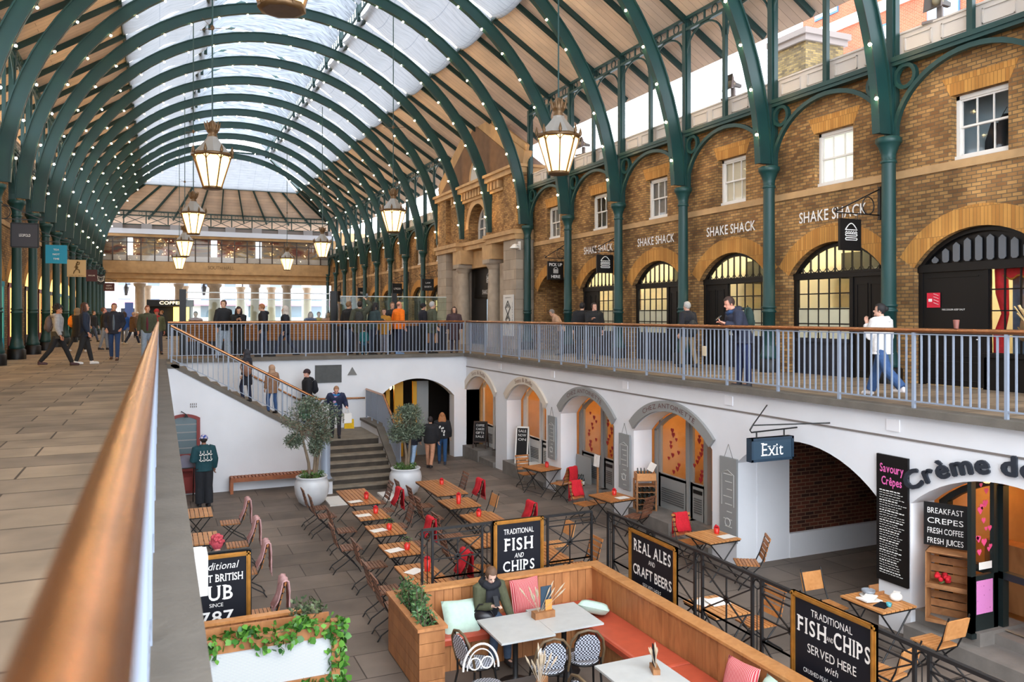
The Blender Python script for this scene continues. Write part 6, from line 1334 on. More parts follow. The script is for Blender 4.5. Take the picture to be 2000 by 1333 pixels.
for sx in (-.14, .14):
    for sy in (-.14, .14): m = MB(); m.bb((sx-.02, sy-.02, 0), (sx+.02, sy+.02, .45)); m.build('leg', DARKIN, t)
# menu boards hung on the piers
def hung(lb, y0, y1, z0, z1):
    t = thing('hanging_menu_board', lb, 'menu board', (10.11, (y0+y1)/2, z0)); w_ = abs(y1-y0); h_ = z1-z0; m = MB(); m.bb((-.025, -w_/2, 0), (.015, w_/2, h_)); m.build('board', pbr('grey_menu_board', (136, 138, 138), .6), t)
    m = MB(); g = lambda y, z: (-.03, y, z); m.tube([g(-w_*.36, h_*.42), g(-w_*.36, h_*.8), g(0, h_*.85), g(w_*.36, h_*.8), g(w_*.36, h_*.42)], .006, 4)
    for j in range(9): z = h_*(.08+.09*j); m.bar(g(-w_*.25, z), g(w_*(.05+.2*((j*7) % 3)/2), z), .004, .014)
    m.tube([g(.08*math.cos(q*.6283), h_*.22+.08*math.sin(q*.6283)) for q in range(10)], .008, 4, closed=True); m.build('chalk_marks', pbr('chalk_grey', (196, 196, 192), .8), t)
    m = MB(); m.tube([(-.01, -w_*.25, h_), (-.01, 0, h_+.26), (-.01, w_*.25, h_)], .005, 4); m.build('cord', BLACKI, t)
hung('grey chalk menu board hung between the pale and grey shop arches', 20.36, 19.90, -2.62, -1.42); hung('grey chalk menu board hung between the two grey shop arches', 16.52, 16.05, -2.70, -1.40); hung('grey chalk menu board hung on the pier by the exit arch', 12.74, 12.24, -2.95, -1.34)
for i, y in enumerate((23.97, 20.15, 16.31, 12.53, 8.72)):
    m = MB(); m.bb((-.02, -.115, -.09), (.006, .115, .09)); o = m.build('wall_plate', pbr('bright_white', (232, 232, 236), .5)); o.location = (10.15, y, -.24); tag(o, 'blank white plate on the court wall, %s from the far corner' % ORD[i], 'wall plate', 'blank white plates along the court wall')
# chalkboards and stands by the doors
def aboard(lb, x, y, z, rz, wood, face, rows, h_=.95, w_=.5):
    t = thing('a_frame_board', lb, 'chalkboard', (x, y, z), rz); rt = Mx.Rotation(R(-12), 4, 'X')
    for s_, nme in ((1, 'front'), (-1, 'rear')):
        m = MB(); m.M = Mx.Translation((0, 0, h_)) @ Mx.Rotation(R(-10*s_), 4, 'X'); m.bb((-w_/2, -.012, -h_), (-w_/2+.04, .012, 0)); m.bb((w_/2-.04, -.012, -h_), (w_/2, .012, 0)); m.bb((-w_/2, -.012, -.05), (w_/2, .012, 0)); m.bb((-w_/2, -.012, -h_+.2), (w_/2, .012, -h_+.25)); m.build(nme+'_frame', wood, t)
        m = MB(); m.M = Mx.Translation((0, 0, h_)) @ Mx.Rotation(R(-10*s_), 4, 'X'); m.bb((-w_/2+.04, -.006, -h_+.25), (w_/2-.04, .006, -.05)); m.build(nme+'_panel', face, t)
    m = MB(); m.M = Mx.Translation((0, 0, h_)) @ Mx.Rotation(R(-10), 4, 'X')
    for i, r_ in enumerate(rows): write(m, r_, .08, (0, -.010, -.18-.13*i), FACE_Y, width=w_*.6)
    m.build('lettering', LETW, t)
    return t
aboard('dark wood chalkboard leaning on the doorstep under the farthest arch', 10.35, 26.2, fz(26)+.38, R(-40), pbr('dark_wood', (60, 42, 34), .6), BLACK, ('COFFEE', 'CAKES', 'GIFTS', 'SALE')); aboard('white easel chalkboard on the doorstep under the second arch', 10.4, 22.75, fz(23)+.38, R(-40), WHITE, BLACK, ('SALE', 'NOW', 'ON'), 1.15, .42)
m = MB(); m.bb((-.3, -.25, 0), (.3, .25, .06)); o = m.build('door_mat', WHITE); o.location = (10.4, 22.2, fz(22)+.385); tag(o, 'white tray on the doorstep below the easel chalkboard', 'tray')
t = thing('wine_bottles', 'cluster of dark bottles on the doorstep of the third arch', 'bottle', (10.3, 18.9, fz(19)+.38)); C.objects.unlink(t); bpy.data.objects.remove(t)
bo = None
for i in range(7):
    m = MB(); m.lathe([(.038, 0), (.038, .19), (.014, .24), (.014, .31)], 10) if bo is None else None
    if bo is None: o = bo = m.build('bottle', pbr('dark_bottle', (24, 28, 24), .15)); m2 = MB(); m2.lathe([(.0385, .05), (.0385, .14)], 10, caps=False); m2.build('label', PAPER, o)
    else: o = copy_tree(bo)
    o.location = (10.16+.085*(i % 3), 18.72+.09*(i//3), fz(19)+.38); tag(o, 'dark wine bottle standing in the cluster on the third doorstep', 'bottle', 'bottles on the third doorstep')
m = MB(); m.bb((-.03, -.4, 0), (.0, .4, .72)); o = m.build('grey_screen', GREYP); o.location = (10.60, 19.15, fz(19)+.38); tag(o, 'grey panel standing behind the cluster of bottles', 'panel')
t = thing('menu_stand', 'wooden post with two pale cards before the third arch', 'menu stand', (10.1, 17.55, fz(17.5)+.2)); m = MB(); m.bb((-.02, -.02, 0), (.02, .02, 1.15)); m.bb((-.15, -.15, 0), (.15, .15, .04)); m.build('post', CRATE, t)
for i in range(2): m = MB(); m.box((-.03, -.07+.14*i, 1.05), (.012, .12, .30), 0, Mx.Rotation(.1, 3, 'Y')); m.build('card', PAPER, t)
t = thing('wine_rack', 'wooden bottle rack with a crate on top beside the grey open door', 'wine rack', (10.24, 15.62, fz(15.6)+.38), R(-20)); m = MB()
for x in (-.22, .22):
    for y in (-.16, .16): m.bb((x-.02, y-.02, 0), (x+.02, y+.02, .72))
for z in (.02, .16, .30, .44, .58, .70): m.bb((-.22, -.16, z), (.22, .16, z+.015))
m.build('rack_frame', CRATE, t); rb = None
for r_ in range(4):
    for c_ in range(4):
        if rb is None: m = MB(); m.cyl((0, -.2, 0), (0, .12, 0), .036, n=10); rb = o = m.build('stored_bottle', pbr('dark_bottle', (24, 28, 24), .15), t)
        else: o = rb.copy(); C.objects.link(o); o.parent = t
        o.location = (-.16+.107*c_, 0, .095+.14*r_)
m = MB()
for a, b in (((-.22, -.17, .72), (.22, -.15, .88)), ((-.22, .15, .72), (.22, .17, .88)), ((-.22, -.15, .72), (-.2, .15, .88)), ((.2, -.15, .72), (.22, .15, .88))): m.bb(a, b)
m.build('crate', TEAKL, t); m = MB()
for i in range(5): m.cyl((-.15+.07*i, 0, .76), (-.17+.08*i, .02, .98), .03, .012, 8)
m.build('bottle_necks', pbr('dark_bottle', (24, 28, 24), .15), t); m = MB(); m.box((.16, .0, 1.0), (.16, .02, .2), 0, Mx.Rotation(.5, 3, 'Y')); m.build('card', PAPER, t)
# Exit sign on its iron bracket
t = thing('exit_sign', 'dark blue hanging sign reading Exit over the brick-lined arch', 'sign', (0, 10.72, 0)); m = MB(); m.bb((9.10, -.05, -1.06), (10.02, .05, -.66)); m.build('board', SLATE, t); m = MB()
for (x0, x1, z0, z1) in ((9.10, 10.02, -1.06, -1.02), (9.10, 10.02, -.70, -.66), (9.10, 9.14, -1.06, -.66), (9.98, 10.02, -1.06, -.66)): m.bb((x0, -.065, z0), (x1, .065, z1))
m.build('edging', pbr('slate_edge', (36, 54, 70), .45), t); m = MB(); write(m, 'Exit', .22, (9.56, -.052, -.965), FACE_Y, width=.46, serif=True); m.build('lettering', LETW, t)
m = MB(); m.tube([(10.15, 0, -.53), (9.15, 0, -.56), (9.12, 0, -.52), (9.18, 0, -.44)], .014, 6); m.tube([(9.18, 0, -.44), (10.15, -.75, -.36)], .012, 5); m.tube([(9.18, 0, -.44), (10.15, .75, -.22)], .012, 5)
for x in (9.26, 9.86): m.tube([(x, 0, -.55), (x, 0, -.66)], .014, 6)
m.build('bracket', BLACKI, t)
# black menu board and raised lettering by the creperie
t = thing('menu_board', 'tall black menu board with pink heading reading Savoury Crepes', 'menu board', (10.12, 8.71, -2.62)); m = MB(); m.bb((-.02, -.28, 0), (.02, .28, 1.92)); m.build('board', BLACK, t); PINKL = pbr('pink_lettering', (226, 104, 176), .6)
m = MB(); write(m, 'Savoury', .13, (-.022, .0, 1.66), FACE_X, width=.42, bold=.02); write(m, 'Crêpes', .13, (-.022, 0, 1.47), FACE_X, width=.36, bold=.02); m.build('heading', PINKL, t); m = MB(); rn = random.Random(3)
for i in range(34):
    z = 1.38-i*.038; L = rn.uniform(.28, .46); x = -.22
    while x < -.22+L: d = rn.uniform(.02, .06); m.bar((-.023, -x, z+rn.uniform(-.003, .003)), (-.023, -x-d, z+rn.uniform(-.003, .003)), .004, .015 if i % 4 == 0 else .007); x += d+.016
m.build('chalk_lines', LETW, t)
t = thing('raised_lettering', 'dark raised letters reading Crème de curving over the nearest arch', 'sign lettering', (0, 0, 0)); m = MB(); write(m, 'Crème de', .27, (10.12, 6.75, -.66), FACE_X, width=1.95, curve=2.9, shift=-.78, bold=.035, dep=.03, track=.16); o = m.build('letters', pbr('dark_raised_letters', (36, 42, 52), .5), t); md = o.modifiers.new('thickness', 'SOLIDIFY'); md.thickness = .035
# creperie front
a = AR[5]; t = thing('shopfront', 'dark framed creperie front with an open door at the right edge', 'shopfront', (10.75, a[0], 0)); DKG = pbr('dark_green_black', (24, 34, 34), .45); h, sp, cr = a[1], a[2], a[3]; zf = fz(7)+.35; m = MB(); m.ring([(0, p[0], p[1]) for p in segarc(h-.13, cr-sp-.09, 14, 0, sp)], [(0, p[0], p[1]) for p in segarc(h, cr-sp, 14, 0, sp)], (.12, 0, 0)); m.bb((0, h-.14, zf), (.12, h, sp)); m.bb((0, -h, zf), (.12, -h+.14, sp)); m.bb((0, .42, zf), (.12, .55, sp+.4)); m.bb((0, -h, zf+.7), (.12, h, zf+.8)); m.build('frame', DKG, t)
m = MB(); m.bb((.05, .5, zf+.8), (.055, h-.1, sp+.2)); m.build('pane', GLASS, t)
m = MB(); m.bb((.0, -.55, zf), (.04, .42, zf+.0+.01)); m.build('sill', STEP, t)
t = thing('open_door', 'open dark door with pink hearts and a dotted pink card, beside the crates', 'door', (10.72, 7.5, fz(7.5)+.3)); m = MB(); m.bb((-.55, -.03, .05), (.0, .03, .85)); m.bb((-.55, -.03, .05), (-.46, .03, 2.35)); m.bb((-.09, -.03, .05), (0, .03, 2.35)); m.bb((-.55, -.03, 2.25), (0, .03, 2.35)); m.bb((-.57, -.05, 0), (0, .05, .07)); m.build('leaf', DKG, t)
m = MB(); m.bb((-.47, -.004, .85), (-.08, .004, 2.26)); m.build('pane', GLASS, t); m = MB(); m.bb((-.45, -.036, .32), (-.12, -.031, .78)); m.build('dotted_card', patmat('pink_dots', 'dots', (120, 30, 80), (214, 130, 190), 16, .7, .22), t); m = MB(); m.bb((-.40, -.036, .93), (-.14, -.031, 1.03)); m.build('paper_strip', PAPER, t); m = MB(); rn = random.Random(8)
for q in range(14):
    s_ = rn.uniform(.03, .06); m.prism([(0, -s_), (s_*.9, .1*s_), (s_*.8, .7*s_), (s_*.4, .85*s_), (0, .45*s_), (-s_*.4, .85*s_), (-s_*.8, .7*s_), (-s_*.9, .1*s_)], (rn.uniform(-.4, -.12), -.012, rn.uniform(1.1, 2.1)), (1, 0, 0), (0, 0, 1), (0, .005, 0))
m.build('heart_stickers', pbr('pink_hearts', (232, 80, 130), .5), t)
t = thing('chalkboard', 'black chalkboard with white words standing on the wooden crates', 'chalkboard', (10.32, 7.98, fz(8)+1.42), R(-62)); m = MB(); m.bb((-.28, -.015, 0), (.28, .015, .62)); m.build('board', BLACK, t); m = MB()
for i, s in enumerate(('BREAKFAST', 'CREPES', 'FRESH COFFEE', 'FRESH JUICES')): write(m, s, .085, (0, -.016, .47-.145*i), FACE_Y, width=.46)
m.build('lettering', LETW, t)
def crate(lb, x, y, z, rz):
    t = thing('wooden_crate', lb, 'crate', (x, y, z), rz); m = MB(); w_, d, h_ = .56, .34, .50
    for i in range(4): m.bb((-w_/2, d/2-.012, .02+i*.12), (w_/2, d/2, .12+i*.12))
    m.build('back_slats', CRATE, t)
    for s_ in (-1, 1):
        m = MB(); m.bb((s_*w_/2-.012*(s_ > 0), -d/2, 0), (s_*w_/2+.012*(s_ < 0), d/2, h_)); m.build('side', CRATE, t)
    for z0 in (0, h_-.015): m = MB(); m.bb((-w_/2, -d/2, z0), (w_/2, d/2, z0+.015)); m.build('end_board', CRATE, t)
    m = MB(); m.bb((-w_/2, -d/2-.012, 0), (w_/2, -d/2, .05)); m.build('front_slat', CRATE, t); return t
zc = fz(8)+.38; crate('lower wooden crate of the pair on the creperie step', 10.30, 7.9, zc, R(-62)); crate('upper wooden crate of the pair, holding red flowers', 10.30, 7.9, zc+.505, R(-62))
t = thing('artificial_flowers', 'red flower bundle in the upper crate', 'flowers', (10.28, 7.96, zc+.53)); m = MB(); rn = random.Random(2)
for i in range(16): m.sph((rn.uniform(-.1, .1), rn.uniform(-.1, .1), .05+rn.uniform(0, .06)), .035, 6, 4)
m.build('blooms', RED, t); m = MB(); m.tube([(-.1, 0, .02), (.1, 0, .03)], .02, 5); m.build('stems', pbr('ivy_stem', (90, 96, 50), .8), t)
m = MB(); m.bb((10.0, 6.2, fz(7)-.05), (11.2, 8.42, fz(7)+.19)); m.bb((10.25, 7.4, fz(7)), (11.2, 8.42, fz(7)+.38)); m.bb((10.55, 5.6, fz(7)), (11.2, 7.4, fz(7)+.33)); o = m.build('stone_step', pbr('grey_step', (118, 112, 106), .8, 0, .15, 4, .2, 20)); tag(o, 'grey stone doorstep before the creperie', 'doorstep')
m = MB(); m.bb((11.6, 5.65, fz(7)+.3), (11.9, 8.3, fz(7)+1.3)); o = m.build('creperie_counter', OAK); tag(o, 'timber counter inside the creperie', 'counter'); m = MB(); m.bb((13.15, 5.4, -2.9), (13.2, 8.6, -.4)); o = m.build('wall_right', brickmat('amber_tiles', (206, 140, 60), (190, 126, 50), (150, 96, 40), bw=.15, bh=.075, ms=.004, dirt=.1)); o['kind'] = 'structure'
for q, y in enumerate((6.3, 7.8)): t = thing('pendant_lamp', 'warm bulb inside the creperie, %s' % ('nearer', 'farther')[q], 'lamp', (12.2, y, -1.2)); m = MB(); m.sph((0, 0, 0), .09, 10, 8); m.build('bulb', SHOPB, t); m = MB(); m.cyl((0, 0, .09), (0, 0, .88), .008, n=5); m.build('flex', BLACKI, t)
# end wall: plaques, yellow doors in the arch
m = MB(); m.bb((4.75, 27.05, -.84), (5.63, 27.1, -.25)); o = m.build('wall_plaque', pbr('slate_plaque', (78, 80, 80), .7, 0, .1, 9)); tag(o, 'dark rectangular plaque on the end wall above the landing', 'plaque')
m = MB(); m.prism([(5.84, -.61), (6.16, -.61), (6.0, -.34)], (0, 27.06, 0), (1, 0, 0), (0, 0, 1), (0, .04, 0)); o = m.build('wall_plaque', pbr('grey_plaque', (120, 120, 118), .7, 0, .1, 9)); tag(o, 'small grey triangular plaque on the end wall', 'plaque')
YEL = pbr('mustard_paint', (206, 148, 20), .5)
t = thing('yellow_doors', 'mustard yellow door panels and grey partition inside the end wall arch', 'doors', (0, 28.0, fz(28))); zt_ = 2.7
for x0, x1 in ((7.42, 7.56), (7.72, 8.05), (8.42, 8.56)): m = MB(); m.bb((x0, 0, 0), (x1, .12, zt_)); m.build('yellow_panel', YEL, t)
m = MB(); m.bb((8.58, .05, 0), (9.02, .12, zt_)); m.build('grey_panel', GREYP, t)
m = MB(); m.bb((6.95, .0, 0), (7.3, .12, 1.1)); m.build('low_panel', YEL, t)
t = thing('pendant_lamp', 'small warm bulb inside the end wall arch', 'lamp', (7.65, 28.4, -1.2)); m = MB(); m.sph((0, 0, 0), .09, 10, 8); m.build('bulb', SHOPB, t); m = MB(); m.cyl((0, 0, .09), (0, 0, .88), .008, n=5); m.build('flex', BLACKI, t)
# near side wall: red framed window in the stair wall, wall vents
t = thing('arched_window', 'red framed arched window in the stair wall behind the man in green', 'window', (.62, 24.12, fz(24)+1.15)); REDB = pbr('brick_red_paint', (132, 54, 50), .6)
m = MB(); ar = [(-.42, 0), (-.42, 1.0)]+segarc(.42, .12, 8, 0, 1.0)[1:-1]+[(.42, 1.0), (.42, 0)]; ai = [(-.33, 0), (-.33, .95)]+segarc(.33, .09, 8, 0, .95)[1:-1]+[(.33, .95), (.33, 0)]; m.ring([(p[0], -.05, p[1]) for p in ai], [(p[0], -.05, p[1]) for p in ar], (0, .07, 0)); m.build('frame', REDB, t); m = MB(); m.prism(ai, (0, -.0, 0), (1, 0, 0), (0, 0, 1), (0, .02, 0)); m.build('pane', pbr('blue_grey_pane', (104, 120, 126), .25), t); m = MB()
for j in range(4): m.bb((-.33, -.01, .15+.22*j), (.33, 0, .18+.22*j))
m.build('louvre', GREYP, t); m = MB(); m.bb((-.42, -.04, -1.1), (.42, .0, 0)); m.build('door_panel', REDB, t)
m = MB()
for q in range(4):
    for e in (0, 1): m.bb((.78+.05*q, 24.135, -1.10-.07*e), (.80+.05*q, 24.16, -1.05-.07*e))
o = m.build('wall_vent', GREYT); tag(o, 'small slotted vent in the white stair wall', 'vent')
t = thing('wall_lamp', 'small dark lamp arm on the stair wall over the red framed window', 'lamp', (.55, 24.12, -1.28)); m = MB(); m.tube([(0, 0, 0), (0, -.12, .03), (.12, -.2, -.05)], .012, 6); m.build('arm', BLACKI, t); m = MB(); m.lathe([(.02, 0), (.06, -.08)], 10, (.12, -.2, -.05)); m.build('shade', BLACKI, t)
t = thing('pushchair', 'grey hooded trolley beside the man in green by the near wall', 'pushchair', (.62, 22.9, fz(22.9))); m = MB(); m.sph((0, 0, 1.0), (.3, .3, .3), 14, 8, keep=lambda c: c.z > -.05); m.build('hood', pbr('grey_hood', (112, 108, 122), .8), t); m = MB(); m.tube([(-.2, -.3, 1.0), (-.2, -.1, .5), (-.2, .2, .12)], .015, 6); m.tube([(.2, -.3, 1.0), (.2, -.1, .5), (.2, .2, .12)], .015, 6); m.tube([(-.2, -.3, 1.0), (.2, -.3, 1.0)], .015, 6); m.build('frame', BLACKI, t); m = MB(); m.box((0, 0, .6), (.36, .34, .4), 0, Mx.Rotation(.3, 3, 'X')); m.build('seat_bag', REDB, t)
for sx in (-.2, .2): m = MB(); m.tube([(sx, .2+.1*math.cos(q*.5236), .11+.1*math.sin(q*.5236)) for q in range(12)], .014, 5, closed=True); m.build('wheel', BLACKI, t)
m = MB(); m.bb((-.06, -.008, -.10), (.06, .008, .10)); o = m.build('railing_notice', pbr('buff_notice', (206, 190, 160), .6)); o.location = (10.085, 13.22, .70); o.rotation_euler = (0, 0, R(90)); tag(o, 'small buff notice tied to the right railing', 'notice')
m = MB(); m.lathe([(.03, 0), (.042, .12), (.03, .125)], 12); o = m.build('coffee_cup', pbr('cup_brown', (120, 70, 60), .6)); o.location = (10.12, 7.66, 1.236); tag(o, 'small takeaway cup standing on the right railing', 'cup')
# ================================================================== PEOPLE
PEND = []
def later(mb, name, mat, par, vox, extra=None, it=5):
    o = mb.build(name, mat, par); a = o.modifiers.new('r', 'REMESH'); a.mode = 'VOXEL'; a.voxel_size = vox
    b = o.modifiers.new('s', 'SMOOTH'); b.iterations = it; b.factor = .5; PEND.append((o, extra)); return o
def flush():
    dg = bpy.context.evaluated_depsgraph_get(); dg.update(); done = []
    for o, ex in PEND: done.append((o, ex, bpy.data.meshes.new_from_object(o.evaluated_get(dg))))
    for o, ex, me in done:
        mats = [m for m in o.data.materials]; o.modifiers.clear()
        vs = [tuple(v.co) for v in me.vertices]; fs = [tuple(p.vertices) for p in me.polygons]; bpy.data.meshes.remove(me)
        if ex: n = len(vs); vs += ex.v; fs += [tuple(i+n for i in f) for f in ex.f]
        nme = bpy.data.meshes.new(o.name); nme.from_pydata(vs, [], fs)
        for m in mats: nme.materials.append(m)
        nme.polygons.foreach_set('use_smooth', [True]*len(fs)); nme.update(); o.data = nme
    PEND.clear()
def cloth_m(rgb): return pbr('cloth_%d_%d_%d' % rgb, rgb, .85, 0, .12, 18, .12, 60)
def skin_m(rgb): return pbr('skin_%d_%d_%d' % rgb, rgb, .5, 0, .05, 30)
EYE = pbr('dark_eye', (30, 24, 22), .2); LIP = pbr('lip', (150, 84, 78), .5)
FACE = {'N': 0, 'E': 90, 'S': 180, 'W': 270}
BLK = (24, 24, 27); NVY = (30, 38, 56); JEAN = (56, 78, 116); PALE = (150, 168, 186); OLV = (72, 72, 52)
def person(lb, x, y, z, face, h=1.75, lean=0, head=(0, 0), legs=((8, 4), (-8, 4)), hl=None, hr=None, top=BLK, hem=.82, puff=.02, trou=BLK, shoe=(30, 28, 28), skin=(206, 160, 134), hair='short', hc=(50, 36, 28), hat=None, hood=False, scarf=None, shirt=None, vox=.018, split=None, wide=1.0, loose=0, group=None, big_scarf=False):
    if len(lb.split()) > 16: print('LONG', lb)
    f = FACE.get(face, face); t = thing('person', lb, 'person', (x, y, z), -R(f), group); k = h/1.75
    U = Mx.Translation((0, 0, .95)) @ Mx.Rotation(-R(lean), 4, 'X') @ Mx.Translation((0, 0, -.95)); up = lambda p: U @ V(p)
    ank = []; leg = []
    for i, s_ in enumerate((-1, 1)):
        sw, kn = R(legs[i][0]), R(legs[i][1]); H = V((s_*.095, 0, .92)); K = H+V((s_*.01, math.sin(sw), -math.cos(sw)))*.44; A = K+V((0, math.sin(sw-kn), -math.cos(sw-kn)))*.42; leg.append((H, K, A)); ank.append(A)
    dz = .085-min(a.z for a in ank); G = Mx.Scale(k, 4) @ Mx.Translation((0, 0, dz))
    S = [up((s_*.19*wide, -.005, 1.405)) for s_ in (-1, 1)]; tg = [hl, hr]; arm = []
    for i, s_ in enumerate((-1, 1)):
        W = V(tg[i]) if tg[i] is not None else S[i]+V((s_*.075, .05+.10*math.sin(R(legs[1-i][0])), -.515)); l1, l2 = .285, .255; d = W-S[i]; L = min(d.length, l1+l2-.005); d = d.normalized(); W = S[i]+d*L
        a = (l1*l1-l2*l2+L*L)/(2*L); hh = math.sqrt(max(0, l1*l1-a*a)); hint = V((s_*.35, -.45, -.8)); hint = (hint-d*hint.dot(d)).normalized(); E_ = S[i]+d*a+hint*hh; arm.append((S[i], E_, W))
    NB = up((0, .0, 1.475)); HD = Mx.Translation(NB) @ Mx.Rotation(-R(head[0]), 4, 'Z') @ Mx.Rotation(-R(head[1]+lean*.4), 4, 'X'); hp = lambda p: HD @ V((p[0], p[1]+.02, p[2]+.135))
    # one continuous body
    m = MB(); m.M = G
    def torso(e, zs): return [up((0, 0, z)) if z > .95 else V((0, 0, z)) for z in zs]
    zs = [.84, .92, 1.02, 1.12, 1.24, 1.34, 1.40, 1.44, 1.48, 1.54]; rd = [(.14, .10), (.16, .115), (.15, .105), (.14, .10), (.155, .112), (.17, .115), (.165, .10), (.10, .075), (.058, .058), (.054, .056)]
    m.tube(torso(0, zs), rd, 14)
    for H, K, A in leg:
        m.tube([H, H.lerp(K, .5), K, K.lerp(A, .35), A, A+V((0, 0, -.04))], [.088, .075, .056, .058, .038, .04], 10); m.sph(A+V((0, .06, -.045)), (.042, .12, .038), 10, 6)
    for s_, (a, b, c) in zip((-1, 1), arm): m.tube([a, a.lerp(b, .5), b, b.lerp(c, .4), c], [.052, .044, .038, .036, .026], 9); m.sph(a, .056, 8, 6)
    m.M = G @ HD @ Mx.Translation((0, .02, .135)); m.sph((0, -.012, .025), (.074, .094, .098), 14, 10); m.sph((0, .022, -.045), (.056, .066, .066), 12, 8); m.sph((0, .093, -.012), (.013, .022, .026), 8, 6); m.sph((0, .086, -.085), (.025, .018, .018), 8, 6)
    for s_ in (-1, 1): m.sph((s_*.074, -.012, -.005), (.012, .022, .03), 8, 6)
    ex = MB(); ex.M = G
    for s_, (a, b, c) in zip((-1, 1), arm):                      # palms and fingers
        d = (c-b).normalized(); sd = d.cross(V((0, 0, 1))); sd = V((0, 1, 0)) if sd.length < .3 else sd.normalized(); n = sd.cross(d)
        if tg[0 if s_ < 0 else 1] is None: sd = V((0, 1, 0)); n = V((-s_, 0, 0))
        m.M = G; m.tube([c-d*.01, c+d*.03, c+d*.085], [(.026, .026), (.034, .022), (.036, .018)], 8)
        for q, ln in enumerate((.062, .074, .070, .054)):
            o_ = c+d*.075+sd*(.027-.018*q); ex.tube([o_, o_+d*ln*.5-n*.006*(s_), o_+d*ln*.85-n*.026*(s_)+d*0, o_+d*ln*.95-n*.042*s_], [.0088, .0085, .0078, .006], 6)
        o_ = c+d*.025+sd*.028; ex.tube([o_, o_+d*.03+sd*.022, o_+d*.062+sd*.022-n*.012*s_], [.011, .010, .007], 6)
    later(m, 'body', skin_m(skin), t, vox*.8, ex)
    # face
    for s_ in (-1, 1): e = MB(); e.M = G @ HD @ Mx.Translation((0, .02, .135)); e.sph((s_*.030, .079, .012), (.013, .008, .008), 8, 6); e.build('eye', EYE, t)
    e = MB(); e.M = G @ HD @ Mx.Translation((0, .02, .135)); e.sph((0, .088, -.056), (.021, .006, .006), 8, 5); e.build('mouth', LIP, t)
    # clothes
    p_ = puff; m = MB(); m.M = G; zz = [q for q in (hem, .55, .70, .84, .92, 1.02, 1.12, 1.24, 1.34, 1.40, 1.445, 1.50) if q >= hem]; R0 = dict(zip([.84, .92, 1.02, 1.12, 1.24, 1.34, 1.40, 1.445, 1.50], [(.15, .115), (.165, .12), (.158, .114), (.152, .11), (.165, .118), (.18, .122), (.178, .106), (.105, .082), (.074, .072)]))
    rr = []
    for q in zz: b = R0.get(q) or (.175, .135); rr.append((b[0]*wide+p_*(.6 if q > 1.42 else 1), b[1]*wide+p_*(.5 if q > 1.42 else 1)))
    m.tube(torso(0, zz), rr, 16)
    def sleeves(m):
        for s_, (a, b, c) in zip((-1, 1), arm): cc = c.lerp(b, .06); m.tube([a+V((-s_*.05, 0, .0)), a, a.lerp(b, .5), b, b.lerp(cc, .5), cc], [(.07+p_*.6), (.066+p_*.7), (.058+p_*.7), (.052+p_*.7), (.048+p_*.6), (.040+p_*.5)], 10)
    sleeves(m); later(m, 'jacket' if hem > .6 else 'long_coat', cloth_m(top), t, vox)
    if split:                                                     # a second colour low on the top
        m = MB(); m.M = G; zq = [q for q in zz if q <= split[0]]; m.tube(torso(0, zq), [(r_[0]+.008, r_[1]+.008) for r_ in rr[:len(zq)]], 16); later(m, 'jacket_lower', cloth_m(split[1]), t, vox)
    if shirt:
        m = MB(); m.M = G; m.tube([up((0, .045+p_, z_)) for z_ in (.90, 1.02, 1.2, 1.34, 1.42)], [(.06, .085), (.06, .08), (.06, .085), (.055, .085), (.03, .06)], 10); later(m, 'shirt', cloth_m(shirt), t, vox)
    m = MB(); m.M = G; m.tube([V((0, 0, .80)), V((0, 0, .88)), V((0, 0, .97)), up((0, 0, 1.04))], [(.13, .10), (.168, .125), (.165, .122), (.15, .11)], 14); L_ = loose
    for H, K, A in leg: m.tube([H+V((0, 0, .02)), H.lerp(K, .5), K, K.lerp(A, .5), A+V((0, 0, .0))], [.098+L_, .088+L_, .070+L_, .066+L_*1.4, .056+L_*1.6], 12)
    later(m, 'trousers', cloth_m(trou), t, vox)
    for H, K, A in leg: m = MB(); m.M = G; m.sph(A+V((0, .065, -.048)), (.05, .135, .04), 10, 7); m.sph(A+V((0, -.01, -.02)), (.05, .055, .055), 10, 7); m.bb(A+V((-.046, -.06, -.085)), A+V((.046, .185, -.062))); later(m, 'shoe', pbr('shoe_%d_%d_%d' % shoe, shoe, .6), t, .016, None, 3)
    # hair, hats, hoods
    HM = G @ HD @ Mx.Translation((0, .02, .135)); hm = pbr('hair_%d_%d_%d' % hc, hc, .7, 0, .2, 40)
    if hair and hair != 'bald':
        m = MB(); m.M = HM; b = .010 if hair != 'curly' else .032
        m.sph((0, -.016, .032), (.078+b, .098+b, .100+b), 18, 12, keep=lambda c: not (c.y > .035 and c.z < .045) and not (c.z < -.045 and c.y > -.03))
        if hair in ('long', 'big'):
            w_ = .09 if hair == 'long' else .13
            m.tube([(0, -.05, .05), (0, -.075, -.04), (0, -.085, -.14), (0, -.085, -.26), (0, -.075, -.31)], [(.07, .05), (w_, .05), (w_*1.1, .048), (w_, .04), (w_*.6, .02)], 12)
            for s_ in (-1, 1): m.tube([(s_*.07, -.01, .06), (s_*.088, .01, -.04), (s_*.085, .01, -.16), (s_*.08, .02, -.25)], [.03, .034, .034, .012], 8)
        if hair == 'curly':
            rn = random.Random(int(x*100)); 
            for q in range(40): a, e_ = rn.uniform(0, 6.28), rn.uniform(-.1, 1.5); m.sph((.105*math.cos(a)*math.cos(e_), -.02+.12*math.sin(a)*math.cos(e_)-.02, .04+.12*math.sin(e_)), .03, 6, 4)
